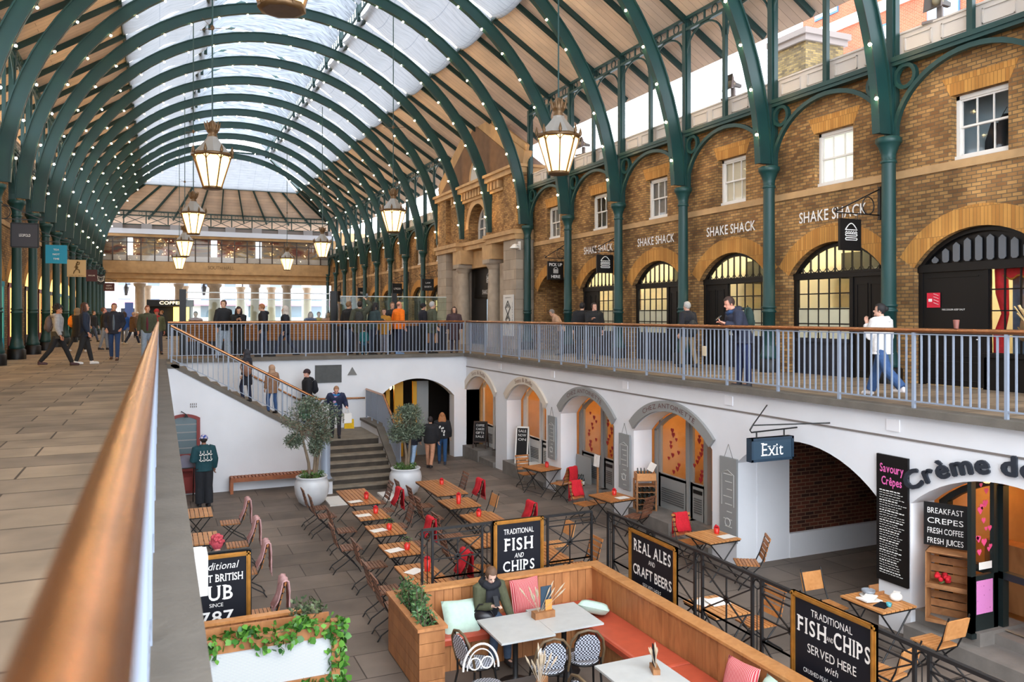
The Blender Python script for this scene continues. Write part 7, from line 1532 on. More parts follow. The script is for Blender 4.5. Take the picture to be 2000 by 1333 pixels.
        if hair == 'tied': m.tube([(0, -.09, .05), (0, -.115, -.02), (0, -.12, -.1), (0, -.115, -.2)], [(.03, .03), (.035, .03), (.03, .025), (.012, .01)], 10); m.sph((0, -.02, .03), (.084, .102, .108), 18, 12, keep=lambda c: not (c.y > .03 and abs(c.x) < .056 and c.z < .066-abs(c.x)*.3) and not (c.z < -.075 and c.y > -.03))
        if hair == 'bun': m.sph((0, -.12, .03), (.045, .04, .045), 10, 8)
        m.build('hair', hm, t)
    if hair == 'bald':
        m = MB(); m.M = HM; m.sph((0, -.016, .02), (.079, .098, .085), 16, 10, keep=lambda c: c.y < .0 and c.z < .03 and c.z > -.05); m.build('hair', hm, t)
    if hat:
        m = MB(); m.M = HM; m.sph((0, -.012, .045), (.092, .112, .098), 18, 12, keep=lambda c: c.z > -.015); m.tube([(.092*math.cos(q*.3491), -.012+.112*math.sin(q*.3491), .038) for q in range(18)], .014, 6, closed=True); m.build('beanie', hat if not isinstance(hat, tuple) else cloth_m(hat), t)
    if hood is True or isinstance(hood, tuple):
        m = MB(); m.M = HM; m.sph((0, -.02, .02), (.115, .13, .135), 18, 12, keep=lambda c: not (c.y > .06 and abs(c.z) < .10)); m.tube([(0, -.03, -.05), (0, -.03, -.15)], [(.11, .11), (.13, .12)], 12); m.build('raised_hood', cloth_m(hood if isinstance(hood, tuple) else top), t)
    elif hood == 'down':
        m = MB(); m.M = G; m.tube([up(p) for p in ((-.10, .02, 1.47), (-.11, -.07, 1.46), (0, -.13, 1.43), (.11, -.07, 1.46), (.10, .02, 1.47))], [.03, .055, .07, .055, .03], 8); later(m, 'lowered_hood', cloth_m(top), t, vox)
    if scarf:
        m = MB(); m.M = G; m.tube([up((.085*math.cos(a*.5236), .01+.09*math.sin(a*.5236), 1.46+.012*math.sin(a*2))) for a in range(12)], .042, 8, closed=True); m.tube([up((.02, .10, 1.44)), up((.03, .15, 1.3)), up((.02, .15, 1.1))], [(.05, .03), (.075, .02), (.07, .014)], 8); 
        if big_scarf: m.tube([up((.12*math.cos(a*.5236), .02+.11*math.sin(a*.5236), 1.455+.02*math.sin(a*2))) for a in range(12)], .058, 10, closed=True); m.tube([up((0, .10, 1.42)), up((0, .155, 1.3)), up((.02, .16, 1.14)), up((.02, .15, .98))], [(.10, .05), (.12, .045), (.115, .03), (.10, .02)], 12)
        later(m, 'scarf', scarf if not isinstance(scarf, tuple) else cloth_m(scarf), t, vox*.8)
    t['_h'] = h
    WM = Mx.Translation((x, y, z)) @ Mx.Rotation(-R(f), 4, 'Z') @ G
    return t, (lambda p: WM @ V(p)), U
def pack(P, lb, rgb, name='backpack', at=(0, -.22, 1.20)):
    t, wl, U = P; c = wl(U @ V(at)); b = thing(name, lb, 'bag', c, t.rotation_euler[2]); m = MB(); m.sph((0, 0, 0), (.16, .10, .23), 12, 10); m.sph((0, -.07, -.08), (.11, .05, .1), 10, 8); m.build('bag_body', cloth_m(rgb), b); m = MB()
    for s_ in (-1, 1): m.tube([(s_*.11, .06, -.15), (s_*.13, .14, .05), (s_*.12, .12, .2), (s_*.1, .04, .21)], .018, 6)
    m.tube([(-.03, .02, .23), (0, .02, .26), (.03, .02, .23)], .008, 5); m.build('strap', cloth_m(rgb), b); return b
def tote(lb, p, rz, s_, rgb, name='shopping_bag', mat=None):
    b = thing(name, lb, 'bag', p, rz); w_, d, h_ = s_; m = MB(); m.prism([(-w_/2, -h_), (w_/2, -h_), (w_*.46, 0), (-w_*.46, 0)], (0, -d/2, -.12), (1, 0, 0), (0, 0, 1), (0, d, 0)); m.build('bag_body', mat or cloth_m(rgb), b); m = MB()
    for q in (-1, 1): m.tube([(-w_*.25, q*d*.4, -.13), (-w_*.15, q*d*.2, -.02), (0, 0, .01), (w_*.15, q*d*.2, -.02), (w_*.25, q*d*.4, -.13)], .007, 5)
    m.build('handle', mat or cloth_m(rgb), b); return b
def phone(lb, p, rz, tilt=50):
    m = MB(); m.box((0, 0, 0), (.072, .010, .145)); o = m.build('mobile_phone', pbr('phone_black', (24, 24, 28), .2)); o.location = p; o.rotation_euler = (R(tilt), 0, rz); return tag(o, lb, 'phone')
W1, W2 = ((26, 4), (-20, 18)), ((-18, 16), (22, 3))
def gz(px, py): return onz(px, py, 0)
# near left walkway
x, y = gz(112, 715); P = person('person in a grey and olive hooded top with a backpack, striding along the left walkway', x, y, 0, 'E', 1.77, 2, (25, 0), W1, None, None, (150, 150, 152), .80, .03, BLK, (60, 30, 34), (176, 120, 92), 'curly', (20, 16, 16), hood='down', split=(1.05, (58, 54, 44))); pack(P, 'brown grey backpack worn by the striding person in the grey hooded top', (92, 78, 76))
x, y = gz(165, 712); person('person in a navy jacket and white trainers walking beside the grey hooded one', x, y, 0, 80, 1.80, 0, (10, 0), ((14, 2), (-12, 6)), None, None, (26, 38, 58), .78, .025, (34, 34, 36), (220, 216, 212), (206, 150, 124), 'long', (66, 40, 30), shirt=(190, 176, 172))
x, y = gz(223, 704); person('bearded man in an open navy jacket and blue jeans walking towards the camera', x, y, 0, 184, 1.80, 0, (0, 0), ((10, 2), (-10, 10)), (-.20, .10, .95), (.20, .10, .95), (28, 30, 42), .80, .03, (42, 66, 106), (80, 52, 40), (196, 144, 116), 'short', (84, 56, 40), shirt=(88, 100, 112))
x, y = gz(288, 702); person('man in a burgundy shirt, open olive jacket and pale jeans walking by the near railing', x, y, 0, 182, 1.74, 0, (-6, 0), ((-8, 4), (12, 3)), (-.20, .12, .92), None, (66, 70, 52), .84, .03, (142, 160, 180), (30, 28, 28), (206, 150, 122), 'short', (110, 60, 40), shirt=(92, 30, 44), loose=.015)
x, y = gz(306, 692); person('person in an olive coat and red knitted hat behind the man in burgundy', x, y, 0, 170, 1.72, 0, (20, 0), W1, None, None, (92, 92, 62), .7, .03, (60, 60, 66), BLK, (196, 120, 100), 'short', (60, 40, 30), hat=(180, 44, 44), scarf=(170, 50, 44))
x, y = gz(204, 684); person('person in a black jacket raising a drink, grey jeans and boots, in the left crowd', x, y, 0, 'E', 1.74, 0, (10, -12), ((8, 2), (-10, 4)), (-.06, .26, 1.52), (.20, .20, 1.05), (26, 26, 28), .80, .03, (128, 134, 144), (36, 30, 30), (214, 150, 134), 'short', (90, 60, 46))
x, y = gz(151, 688); P = person('person in a black coat with a tan fur hood in the left crowd', x, y, 0, 40, 1.74, 0, (0, 0), W2, None, None, BLK, .6, .04, (40, 40, 42), (210, 206, 200), (200, 150, 124), 'short', (60, 46, 36), hood=(132, 110, 84)); pack(P, 'orange bag carried in the left crowd', (222, 124, 20), 'shoulder_bag', (-.22, -.05, 1.22))
x, y = gz(243, 672); person('person in a bright blue jacket walking away in the left crowd', x, y, 0, 'N', 1.66, 0, (0, 0), W1, None, None, (30, 78, 150), .78, .03, (110, 116, 126), (200, 200, 200), hair='long', hc=(60, 40, 34))
x, y = gz(259, 674); person('person in a brown coat with light hair in the left crowd', x, y, 0, 60, 1.62, 6, (0, 0), W2, None, None, (92, 68, 48), .7, .03, NVY, (200, 180, 150), hair='short', hc=(170, 140, 120), hood='down')
for i, (px, py, c1, c2, hh, fc, lb) in enumerate(((183, 668, (30, 30, 34), (60, 70, 90), 1.72, 120, 'small figure in black left of the blue jacket, deep in the left crowd'), (208, 662, (40, 50, 76), JEAN, 1.74, 170, 'small figure in a dark blue coat deep in the left crowd'), (233, 660, (60, 60, 64), BLK, 1.7, 190, 'small figure in a grey coat deep in the left crowd'), (268, 661, (120, 96, 84), NVY, 1.7, 170, 'small figure in a tan coat before the far stone pillar'), (316, 664, (24, 28, 40), BLK, 1.76, 250, 'small figure in navy by the dark kiosk'))):
    x, y = gz(px, py); person(lb, x, y, 0, fc, hh, 0, (0, 0), W1 if i % 2 else W2, None, None, c1, .78, .03, c2, hair='short', hc=(50+20*i, 40+10*i, 34), vox=.026, hat=(210, 206, 200) if i == 3 else None)
# far walkway, behind the end railing
def far(px, hy, Y, lb, face, **kw):
    X, hz = ony(px, hy, Y); return person(lb, X, Y, 0, face, max(.95, min(1.92, hz)), **kw)
far(437, 587, 28.0, 'young man in a black padded jacket and pale jeans standing behind the end railing', 150, head=(60, 0), top=(28, 30, 34), puff=.035, trou=(160, 172, 184), shoe=(60, 60, 64), hair='short', hc=(50, 40, 32), loose=.02, hood='down')
P = far(465, 598, 27.56, 'woman in black leaning on the end railing with a phone, long dark hair', 'S', lean=14, head=(0, 16), hl=(-.05, .26, 1.27), hr=(.05, .26, 1.27), top=(24, 24, 26), hem=.55, trou=BLK, hair='long', hc=(44, 26, 22)); phone('phone held by the woman leaning on the end railing', P[1]((0, .36, 1.36)), 0)
far(514, 594, 28.6, 'man in a dark padded jacket with a grey hood looking down behind the end railing', 280, head=(0, 14), hr=(.12, .28, 1.08), top=(34, 36, 42), puff=.04, trou=(54, 62, 78), hair='short', hc=(150, 96, 60), hood='down')
far(557, 595, 28.4, 'person in a dark coat with a pale hood up behind the end railing', 285, legs=W1, top=(30, 32, 44), puff=.03, trou=(44, 50, 68), hood=(196, 186, 176))
far(681, 587, 29.1, 'person in black with light brown hair, leftmost of the group behind the end railing', 60, hr=(.1, .3, 1.2), top=(26, 26, 28), puff=.04, trou=(60, 70, 96), hair='short', hc=(120, 90, 60))
P = far(703, 586, 28.2, 'person in an olive hooded coat raising a phone behind the end railing', 20, head=(0, -10), hr=(.18, .24, 1.78), top=(64, 66, 52), hem=.7, puff=.05, trou=(90, 84, 84), hair='short', hc=(40, 30, 26), hood='down'); pack(P, 'dark backpack of the person raising a phone', (44, 46, 44)); phone('phone raised over the group behind the end railing', P[1]((.19, .30, 1.93)), 0, 0)
far(727, 591, 28.0, 'woman with long black hair bending right in the group behind the end railing', 70, lean=12, hr=(.1, .36, 1.15), top=(44, 60, 62), puff=.03, trou=NVY, hair='long', hc=(18, 16, 20))
far(711, 641, 27.75, 'child in a teal top in the group behind the end railing', 'N', top=(24, 92, 96), trou=(44, 90, 110), shoe=(220, 220, 220), hair='short', hc=(60, 44, 36))
far(750, 604, 28.3, 'person in a mustard jacket half hidden behind the orange coat', 200, top=(170, 120, 40), hem=.75, trou=(120, 116, 120), hair='short', hc=(60, 44, 30))
far(766, 591, 29.0, 'man with brown hair partly behind the bald man in orange', 170, top=(40, 38, 40), trou=NVY, hair='short', hc=(96, 66, 46))
far(779, 588, 28.1, 'bald man in a bright orange padded jacket behind the end railing', 75, legs=((6, 2), (-6, 4)), top=(240, 116, 8), puff=.055, trou=(36, 42, 66), shoe=(120, 150, 190), hair='bald', hc=(120, 80, 60), skin=(214, 150, 124))
far(826, 593, 29.2, 'person in a dark cap and dark coat right of the orange jacket', 80, hl=(-.1, .3, 1.1), top=(30, 32, 42), puff=.03, trou=BLK, hat=(30, 30, 36))
P = far(844, 588, 28.0, 'grey-haired man in an olive coat carrying a paper bag behind the end railing', 82, hl=(-.22, .10, .86), top=(70, 74, 58), hem=.68, puff=.03, trou=(50, 50, 56), hair='short', hc=(170, 168, 166)); tote('brown paper carrier bag held by the grey-haired man', P[1]((-.24, .14, .80)), P[0].rotation_euler[2]+R(90), (.36, .14, .38), (186, 140, 104), 'paper_bag', pbr('kraft_paper', (190, 146, 110), .8))
far(887, 600, 27.75, 'woman in a dark brown patterned coat near the right end of the end railing', 200, top=(70, 50, 52), hem=.5, puff=.03, trou=(60, 50, 60), hair='long', hc=(60, 40, 32))
# right walkway
X = 10.56; Y, _ = onx(1452, 700, X); P = person('man in a navy padded jacket leaning on the right railing with his phone', X, Y, 0, 285, 1.84, 24, (0, 14), ((-4, 0), (4, 2)), (-.07, .40, 1.18), (.07, .40, 1.18), (40, 44, 62), .80, .05, (34, 46, 86), (36, 34, 40), (214, 150, 126), 'short', (56, 36, 28), hood='down', scarf=(40, 66, 104), vox=.012); phone('phone in the hands of the man leaning on the right railing', P[1]((0, .50, 1.28)), R(75)); pack(P, 'dark green backpack on the man leaning on the right railing', (30, 52, 48))
x, y = gz(1722, 774); person('woman in a white hooded padded jacket and blue jeans walking along the right walkway', x, y, 0, 350, 1.66, 2, (-22, 0), ((-22, 22), (20, 2)), (-.12, .22, 1.36), (.24, .08, .88), (216, 212, 210), .80, .06, (52, 82, 128), (222, 214, 212), (206, 160, 138), 'bun', (22, 18, 20), hood='down', vox=.012, loose=.02)
x, y = gz(1344, 718); P = person('grey-haired man in a dark coat and khaki trousers walking away on the right walkway', x, y, 0, 352, 1.80, 3, (-10, 0), ((12, 2), (-10, 8)), None, None, (32, 32, 40), .80, .04, (138, 118, 90), (40, 34, 34), (206, 160, 140), 'short', (176, 172, 168)); pack(P, 'dark shoulder bag on the grey-haired man', (36, 38, 40), 'shoulder_bag', (-.05, -.22, 1.02))
x, y = gz(1137, 703); person('person in a black padded coat with back turned, before the brick arcade', x, y, 0, 20, 1.82, 0, (30, 0), ((4, 2), (-4, 2)), None, None, (22, 22, 26), .6, .07, (30, 30, 44), BLK, hair='short', hc=(30, 24, 24))
x, y = gz(1160, 705); person('person with short dark hair facing the camera beside the black padded coat', x, y, 0, 200, 1.80, 0, (-30, 0), ((4, 2), (-4, 2)), None, (.1, .28, 1.25), (28, 28, 30), .7, .05, (60, 52, 60), BLK, (212, 160, 138), 'short', (40, 28, 24), hood='down')
x, y = gz(1096, 694); person('person in a tan jacket bending by the second iron column', x, y, 0, 280, 1.72, 30, (0, 20), ((4, 2), (-4, 2)), (-.1, .4, 1.1), (.1, .4, 1.1), (188, 150, 122), .84, .03, (90, 80, 84), BLK, hair='short', hc=(120, 110, 104))
x, y = gz(2034, 812); P = person('person in a brown jacket and green skirt holding a bouquet at the right edge', x, y, 0, 250, 1.66, 0, (0, 0), ((4, 2), (-4, 2)), (-.10, .30, 1.22), (.10, .30, 1.18), (120, 96, 66), .84, .03, (44, 96, 58), (120, 72, 40), hair='short', hc=(60, 44, 34), loose=.03)
t = thing('bouquet', 'wrapped bouquet of dried flowers held at the right edge', 'bouquet', P[1]((0, .38, 1.28)), R(60)); dried_bunch(t, (0, 0, -.1), [(190, 160, 110), (206, 176, 130)], 18, .26, .42); m = MB(); m.lathe([(.03, -.28), (.12, .02), (.16, .1)], 10, caps=False); m.build('paper_wrap', pbr('kraft_paper', (190, 146, 110), .8), t)
# on the stairs
def stair(px, hy, Y, lb, face, **kw):
    X, hz = ony(px, hy, Y); i = int((X-.14)/.305); z = -rs*min(14, max(0, i)); return person(lb, X, Y, z, face, max(1.45, min(1.9, hz-z)), **kw)
P = stair(482, 684, 25.3, 'person in a long dark coat with the hood up climbing the stairs', 300, legs=((20, 30), (-4, 2)), top=(34, 36, 46), hem=.55, puff=.04, trou=(36, 42, 66), hood=(52, 52, 58)); pack(P, 'tan bag on the hooded climber', (150, 110, 90), 'shoulder_bag', (-.2, -.1, 1.1))
stair(531, 728, 25.0, 'person in a tan hooded coat and jeans on the stairs', 330, legs=((14, 20), (-6, 4)), top=(150, 116, 92), hem=.72, puff=.04, trou=(60, 92, 140), hood=(176, 142, 116))
P = stair(600, 722, 26.2, 'man in a black jacket and dark beanie at the foot of the upper stairs', 270, legs=((8, 6), (-8, 6)), head=(-28, 0), hl=(-.22, .06, .85), top=(26, 27, 32), hem=.80, puff=.04, trou=(44, 52, 70), hat=(52, 36, 42), skin=(214, 160, 140), hood='down', vox=.013); pack(P, 'black backpack of the man in the dark beanie', (24, 26, 34)); tote('green shopping bag carried by the man in the dark beanie', P[1]((-.24, .10, .80)), R(10), (.36, .16, .40), (16, 96, 66))
STR = patmat('pink_blue_print', 'stripez', (206, 160, 196), (40, 110, 170), 2.2, .8)
P = person('woman in a navy coat and bright striped scarf coming down the lower steps with bags', 5.02, 25.0, -2.39, 188, 1.70, 26, (0, 18), ((10, 4), (-6, 6)), (-.32, .30, 1.0), (.42, .30, 1.08), (34, 42, 70), .70, .05, (40, 36, 44), BLK, (214, 160, 136), 'short', (150, 110, 80), scarf=STR, vox=.013)
tote('white carrier bag held by the woman on the steps', P[1]((-.34, .36, .92)), R(8), (.26, .12, .30), (226, 224, 226), mat=WHITE); tote('yellow carrier bag hanging below the white one', P[1]((-.40, .30, .72)), R(-10), (.30, .16, .28), (214, 170, 20))
# in the court
P = person('man seen from behind, dark green top with white script and patterned knitted hat', 1.06, 22.35, fz(22.35), 350, 1.86, 4, (14, 10), ((3, 2), (-3, 2)), (-.16, .22, 1.1), None, (22, 66, 74), .86, .045, (32, 34, 40), (30, 30, 34), (150, 104, 84), 'short', (30, 24, 22), hat=patmat('blue_white_red_knit', 'noise', (40, 70, 150), (214, 206, 214), 14, .9), vox=.013, loose=.03)
m = MB(); rn = random.Random(6)
for q in range(2):
    z_ = 1.26-.14*q; pts = [V((-.15+.30*i/12.0, 0, z_+(.035 if i % 3 == 0 else -.01)*(1 if (i+q) % 2 else .4))) for i in range(13)]
    m.tube([P[1](P[2] @ V((p.x, -.205-.0*abs(p.x)+.25*p.x*p.x*4*.25, p.z))) for p in pts], .013, 5)
    for i in range(4): p = V((-.12+.08*i, -.20, z_+.03)); m.tube([P[1](P[2] @ p), P[1](P[2] @ (p+V((0, 0, .07))))], .010, 5)
o = m.build('back_print', LETW); o.parent = P[0]; bpy.context.view_layer.update(); o.matrix_parent_inverse = P[0].matrix_world.inverted()
P = person('red-haired person in a black jacket with white print walking into the end wall arch', 8.80, 25.85, fz(25.85), 20, 1.74, 0, (0, 0), ((8, 2), (-8, 6)), None, None, (26, 26, 30), .86, .05, (40, 76, 116), (40, 44, 60), hair='big', hc=(170, 110, 66)); m = MB(); rn = random.Random(1)
for i in range(9): a = P[1](P[2] @ V((rn.uniform(-.12, .12), -.19, rn.uniform(1.0, 1.3)))); m.sph(a, (.03, .02, .035), 6, 4)
o = m.build('back_print', LETW); o.parent = P[0]; bpy.context.view_layer.update(); o.matrix_parent_inverse = P[0].matrix_world.inverted()
person('person in a black padded jacket and tan trousers beside the red-haired one', 8.16, 25.2, fz(25.2), 30, 1.70, 6, (-20, 0), ((10, 2), (-14, 20)), (-.1, .28, 1.1), None, (28, 28, 32), .84, .06, (196, 142, 112), (40, 34, 34), hair='short', hc=(40, 30, 30))
person('person in pale jeans partly hidden behind the right olive tree', 7.72, 25.8, fz(25.8), 30, 1.72, 0, (0, 0), W1, None, None, (26, 28, 40), .8, .05, (150, 176, 206), (220, 220, 220), hair='short', hc=(30, 26, 24))
# seated
P = person('seated woman in an olive coat and thick black scarf looking at her phone', 4.22, 10.42, fz(10.4), 176, 1.66, 6, (6, 30), ((86, 84), (80, 92)), (-.22, .36, .97), (.05, .28, 1.18), (74, 76, 54), .70, .028, (70, 88, 112), (40, 36, 36), (226, 184, 164), 'tied', (96, 70, 52), scarf=(18, 20, 28), vox=.009, wide=.94, big_scarf=True)
phone('phone in the right hand of the seated woman', P[1]((.03, .35, 1.27)), R(176), 40)
m = MB(); m.box((0, 0, 0), (.10, .07, .035)); m.box((0.07, 0, .01), (.06, .055, .03)); o = m.build('wrapped_sandwich', PAPER); o.location = P[1]((-.19, .44, 1.0)); o.rotation_euler = (0, 0, .3); tag(o, 'white wrapped sandwich in the left hand of the seated woman', 'food')
t = thing('handbag', 'black shoulder bag on the lap of the seated woman', 'bag', P[1]((.15, .16, .98)), R(150)); m = MB(); m.sph((0, 0, 0), (.17, .09, .12), 14, 10); m.build('bag_body', pbr('black_leather', (22, 22, 28), .35), t); m = MB(); m.tube([(-.14, 0, .06), (-.05, .02, .2), (.05, .02, .2), (.14, 0, .06)], .010, 6); m.build('strap', BLACKI, t)
P = person('seated person with vivid pink hair partly hidden behind the pub sign', .86, 13.55, fz(13.5), 350, 1.62, 10, (0, 10), ((86, 84), (80, 88)), (-.15, .3, 1.0), (.2, .3, 1.0), (70, 84, 130), .84, .04, (60, 60, 70), BLK, (206, 150, 130), 'curly', (196, 74, 86))
t = thing('seat_bench', 'low bench under the pink-haired person', 'bench', (.86, 13.5, fz(13.5))); m = MB(); m.bb((-.3, -.22, .40), (.3, .2, .46)); m.build('seat', OAK, t)
for s_ in (-.26, .26): m = MB(); m.bb((s_-.03, -.18, 0), (s_+.03, .16, .40)); m.build('leg', OAK, t)
flush()
# ================================================================== BEYOND THE FAR END
# glazed counter on the far walkway
t = thing('glass_fronted_counter', 'long timber bar counter with a tall glass screen on the far walkway, left part', 'counter', (0, 30.4, 0)); x0, x1 = ony(352, 600, 30.4)[0], ony(655, 600, 30.4)[0]
WB = brickmat('bar_timber', (150, 104, 64), (130, 88, 52), (70, 46, 30), bw=2.4, bh=.09, ms=.006, dirt=.15)
m = MB(); m.bb((x0, 0, 0), (x1, .6, .72)); m.build('plinth', NAVYC, t); m = MB(); m.bb((x0, -.02, .50), (x1, .62, 1.16)); m.bb((x0-.04, -.08, 1.16), (x1+.04, .66, 1.22)); m.build('timber_front', WB, t)
m = MB(); m.bb((x0, .02, 1.22), (x1, .035, 2.0)); m.build('glass_screen', GLASSG, t); m = MB(); m.bb((x0, .0, 2.0), (x1, .06, 2.03)); m.bb((x0, .0, 2.22), (x1, .06, 2.26)); m.build('screen_rail', pbr('pale_rail', (200, 206, 204), .4), t)
for x in (x0+.08, x1-.08): m = MB(); m.bb((x-.11, -.1, 0), (x+.11, .12, 2.34)); m.build('post', BLACK, t)
t = thing('glass_fronted_counter', 'long timber bar counter with a tall glass screen on the far walkway, right part', 'counter', (0, 30.9, 0)); x2, x3 = ony(665, 600, 30.9)[0], ony(872, 600, 30.9)[0]; xm = ony(770, 600, 30.9)[0]
m = MB(); m.bb((x2, 0, 0), (x3, .6, 1.0)); m.build('plinth', NAVYC, t); m = MB(); m.bb((x2, -.05, 1.0), (x3, .64, 1.22)); m.build('timber_front', WB, t); m = MB(); m.bb((x2, .02, 1.22), (x3, .035, 2.15)); m.build('glass_screen', GLASSG, t); m = MB(); m.bb((x2, 0, 2.15), (x3, .05, 2.18)); m.build('screen_rail', pbr('pale_rail', (200, 206, 204), .4), t)
for x in (xm,): m = MB(); m.bb((x-.1, -.05, 0), (x+.1, .1, 2.3)); m.build('post', BLACK, t)
for i, (px, c, q) in enumerate(((382, (120, 60, 60), 'red grey'), (640, (190, 130, 110), 'pale pink'), (622, (170, 140, 40), 'mustard'), (606, (40, 60, 110), 'blue'))):
    yq = 33.3 if i == 2 else 32.4; X, _ = ony(px, 600, yq); person('diner in %s seated behind the glass screen' % q, X, yq, .25, 180, 1.66, 4, (0, 10), ((86, 84), (80, 88)), (-.12, .3, 1.05), (.12, .3, 1.05), c, .84, .03, BLK, BLK, hair='long' if i % 2 else 'short', hc=(50+15*i, 38, 32), vox=.026)
    o = MB(); o.bb((-.22, -.22, 0), (.22, .22, .70)); o = o.build('stool', CRATE); o.location = (X, yq-.02, 0); tag(o, 'timber stool of the diner in %s behind the glass screen' % q, 'stool')
flush()
# stone pillars of the end screen and more behind
c0 = None
for i, (px, Y, r_) in enumerate(((273, 73.6, .42), (349, 73.6, .36), (419, 73.6, .52), (498, 73.6, .42), (560, 73.6, .42), (286, 79, .4), (360, 79, .36), (470, 79, .4), (530, 79, .4), (600, 79, .4))):
    X, _ = ony(px, 600, Y); mm = MB(); mm.lathe([(r_*1.15, 0), (r_*1.15, .25), (r_, .3), (r_*.86, 3.8), (r_*1.1, 3.9), (r_*1.2, 4.12)], 16); o = mm.build('stone_column', STONE, None); o.location = (X, Y, 0)
    tag(o, ('round stone column under the South Hall lintel, %s from the left' % ORD[i]) if i < 5 else ('round stone column standing behind the lintel row, %s from the left' % ORD[i-5]), 'column', 'stone columns at the far end')
# painted cut-out lettering and glazed windows of the end screen
m = MB(); write(m, 'SOUTH HALL', .30, (ony(432, 524, YE-.1)[0], YE-.1, 5.38), FACE_Y, width=2.15); tag(m.build('wall_lettering', pbr('stone_cut_lettering', (112, 88, 60), .8)), 'carved capitals reading SOUTH HALL on the far stone band', 'sign lettering')
t = thing('gallery_windows', 'long row of gallery windows with painted scenes above the South Hall lettering', 'windows', (0, YE, 5.95)); m = MB(); n = 18
for i in range(n+1): x = -4.6+19.0*i/n; m.bb((x-.05, -.05, 0), (x+.05, .05, 2.05))
for z in (0, 1.55, 2.0): m.bb((-4.6, -.05, z-.04), (14.4, .05, z+.04))
m.build('window_bars', pbr('dark_bronze_bars', (72, 60, 52), .5), t); m = MB(); m.bb((-4.6, 0, 0), (14.4, .01, 2.0)); m.build('glass', GLASS, t)
def mural(name):
    m, n, l, b = nm(name); tc = n.new('ShaderNodeTexCoord'); mp = n.new('ShaderNodeMapping'); mp.inputs['Scale'].default_value = (.22, 1, .75); nz = n.new('ShaderNodeTexNoise'); nz.inputs['Scale'].default_value = 1.1; nz.inputs['Detail'].default_value = 3; nz.inputs['Distortion'].default_value = 1.6; rp = n.new('ShaderNodeValToRGB'); e = rp.color_ramp.elements
    e[0].position = .28; e[0].color = (*lin((70, 80, 78)), 1); e[1].position = .72; e[1].color = (*lin((196, 186, 172)), 1)
    for p, c in ((.40, (118, 62, 48)), (.48, (160, 132, 100)), (.56, (120, 120, 116)), (.64, (178, 150, 96))): q = e.new(p); q.color = (*lin(c), 1)
    l.new(tc.outputs['Object'], mp.inputs[0]); l.new(mp.outputs[0], nz.inputs['Vector']); l.new(nz.outputs['Fac'], rp.inputs['Fac']); l.new(rp.outputs['Color'], b.inputs['Base Color']); b.inputs['Roughness'].default_value = .7; return m
m = MB(); m.bb((-4.6, .5, 0), (14.4, .55, 2.0)); m.build('painted_scene', mural('gallery_mural'), t); m = MB(); m.bb((-4.6, .12, .0), (14.4, .16, .5)); m.build('obscured_pane', pbr('pale_obscured_glass', (186, 178, 168), .4), t)
rn = random.Random(5); bs = None
for i in range(70):
    x = rn.choice((-2.2, -1.6, .1, .5, 1.2, 2.0, 4.8, 5.6, 6.0, 9.2, 9.8, 12.0))+rn.uniform(-.35, .35)
    if bs is None: m = MB(); m.sph((0, 0, 0), .035, 6, 4); o = bs = m.build('fairy_bulb', emit('fairy_bulb', (255, 200, 130), 3, None, 'NONE'), t)
    else: o = bs.copy(); C.objects.link(o); o.parent = t
    o.location = (x, .35, rn.uniform(.25, 1.9))
for i, x in enumerate((-2.3, 4.3, 8.0)): m = MB(); m.bb((x-.25, .3, .1), (x+.25, .34, 1.95)); m.build('bright_gap', emit('daylit_pane', (210, 222, 232), .8, None, 'NONE'), t)
# street beyond
def facade(lb, x0, x1, y, h_, mat, wins, z0=1.0, awn=None):
    t = thing('street_building', lb, 'building', (0, y, 0)); m = MB(); m.bb((x0, 0, 0), (x1, 6, h_)); m.build('wall', mat, t); n = wins
    for f in range(int(h_/4)):
        for i in range(n): x = x0+(x1-x0)*(i+.5)/n; m = MB(); m.bb((x-.7, -.08, 1.2+4*f), (x+.7, 0, 3.6+4*f)); w_ = m.build('window', pbr('street_window', (110, 122, 138), .2), t)
    if awn: m = MB(); m.prism([(0, 0), (-1.4, -.5), (-1.4, -.7), (0, -.15)], (x0+.3, 0, 3.4), (0, 1, 0), (0, 0, 1), (x1-x0-.6, 0, 0)); m.build('awning', pbr('awning_red', awn, .6), t)
CRM = pbr('pale_stucco', (226, 220, 212), .8, 0, .05, 2); GRW = pbr('grey_stucco', (190, 190, 196), .8, 0, .05, 2)
facade('pale stucco street building at the far left, beyond the lintel', -16, 1.0, 112, 14, CRM, 5, awn=(206, 120, 140)); facade('white street building with a red awning straight beyond the lintel', 1.2, 10, 112, 14, pbr('white_stucco', (236, 234, 232), .8), 3, awn=(210, 50, 80)); facade('grey street building right of the red awning', 10.2, 24, 112, 14, GRW, 5, awn=(200, 90, 110)); facade('pale street building at the far right', 24.2, 44, 112, 14, CRM, 6)
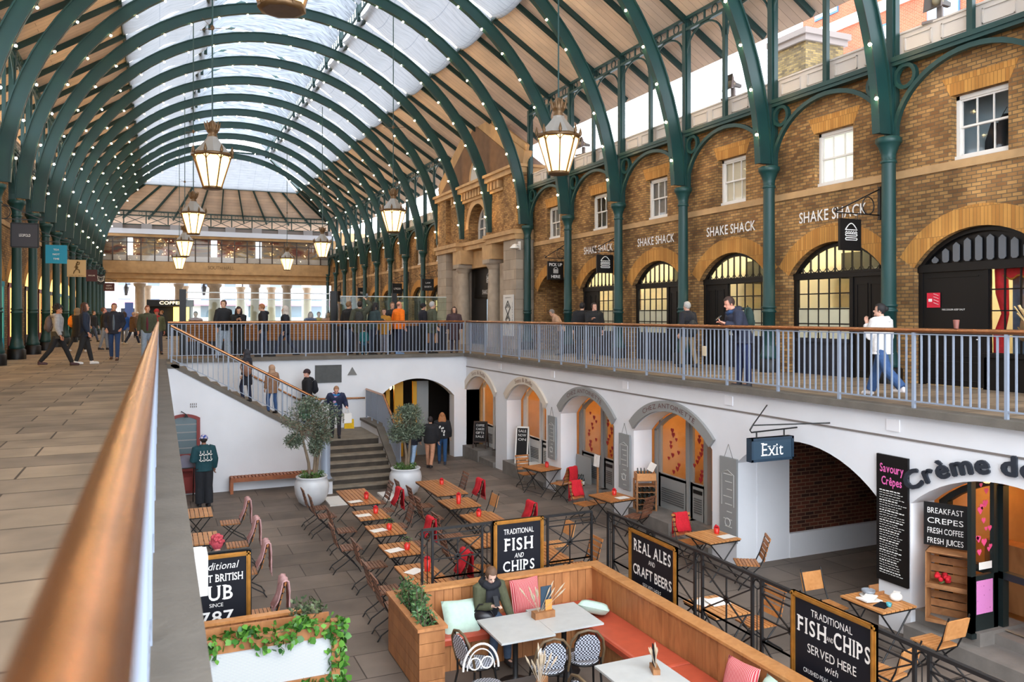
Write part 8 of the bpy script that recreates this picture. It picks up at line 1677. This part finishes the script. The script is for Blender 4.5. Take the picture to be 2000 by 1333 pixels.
t = thing('coffee_kiosk', 'dark kiosk with a lit counter at the end of the left walkway', 'kiosk', (ony(330, 600, 60)[0], 60, 0)); m = MB(); m.bb((-1.3, 0, 0), (1.5, 2, .95)); m.bb((-1.3, 1.9, .95), (1.5, 2, 2.2)); m.bb((-1.4, -.2, 2.05), (1.6, 2.1, 2.5)); m.build('kiosk_body', BLACK, t); m = MB(); m.bb((.3, .2, 1.0), (1.3, 1.8, 2.0)); m.build('lit_counter', emit('kiosk_glow', (255, 214, 110), 1.1, None, 'NONE'), t)
for x in (-1.3, 1.45): m = MB(); m.bb((x, -.1, 0), (x+.06, 0, 2.05)); m.build('post', BLACK, t)
m = MB(); write(m, 'COFFEE', .22, (.1, -.21, 2.18), FACE_Y, width=1.4); m.build('lettering', emit('lit_letters', (255, 230, 170), 2, None, 'NONE'), t)
for i, (px, Y, lb) in enumerate(((246, 73.7, 'dark street lantern hanging under the left end of the lintel'), (398, 73.7, 'dark lantern bracket under the lintel beside the stone pillar'))):
    X, z = ony(px, 566, Y); t = thing('street_lantern', lb, 'lantern', (X, Y, z)); m = MB(); m.lathe([(.12, -.5), (.24, .15), (.26, .2), (.1, .4), (.03, .5)], 6, sm=False); m.build('lantern_body', pbr('lantern_grey', (86, 90, 100), .3), t); m = MB(); m.bar((0, 0, .45), (1.1, 0, .5), .06, .06); m.bar((0, 0, .5), (0, 0, .9), .05, .05); m.build('arm', BLACKI, t)
t = thing('blue_post', 'blue pillar sign standing beyond the left crowd', 'sign', (ony(252, 600, 80)[0], 80, 0)); m = MB(); m.bb((-.35, -.1, 0), (.35, .1, 2.6)); m.build('panel', pbr('deep_blue', (40, 60, 104), .5), t); m = MB(); m.bb((-.38, -.12, 0), (.38, .12, .12)); m.build('base', BLACK, t)
t = thing('market_barrow', 'white van parked in the street beyond the left end of the lintel', 'van', (ony(232, 600, 95)[0], 95, 0)); m = MB(); m.bb((-2.2, 0, .4), (2.2, 2, 2.6)); m.build('body', WHITE, t); m = MB(); m.bb((-1.8, -.03, 1.5), (-.4, 0, 2.2)); m.bb((.2, -.03, 1.5), (1.6, 0, 2.2)); m.build('window', NAVY, t)
t.name = 'parked_van'
for x in (-1.4, 1.4): m = MB(); m.cyl((x, -.02, .4), (x, .2, .4), .4, n=14); m.build('wheel', BLACK, t)
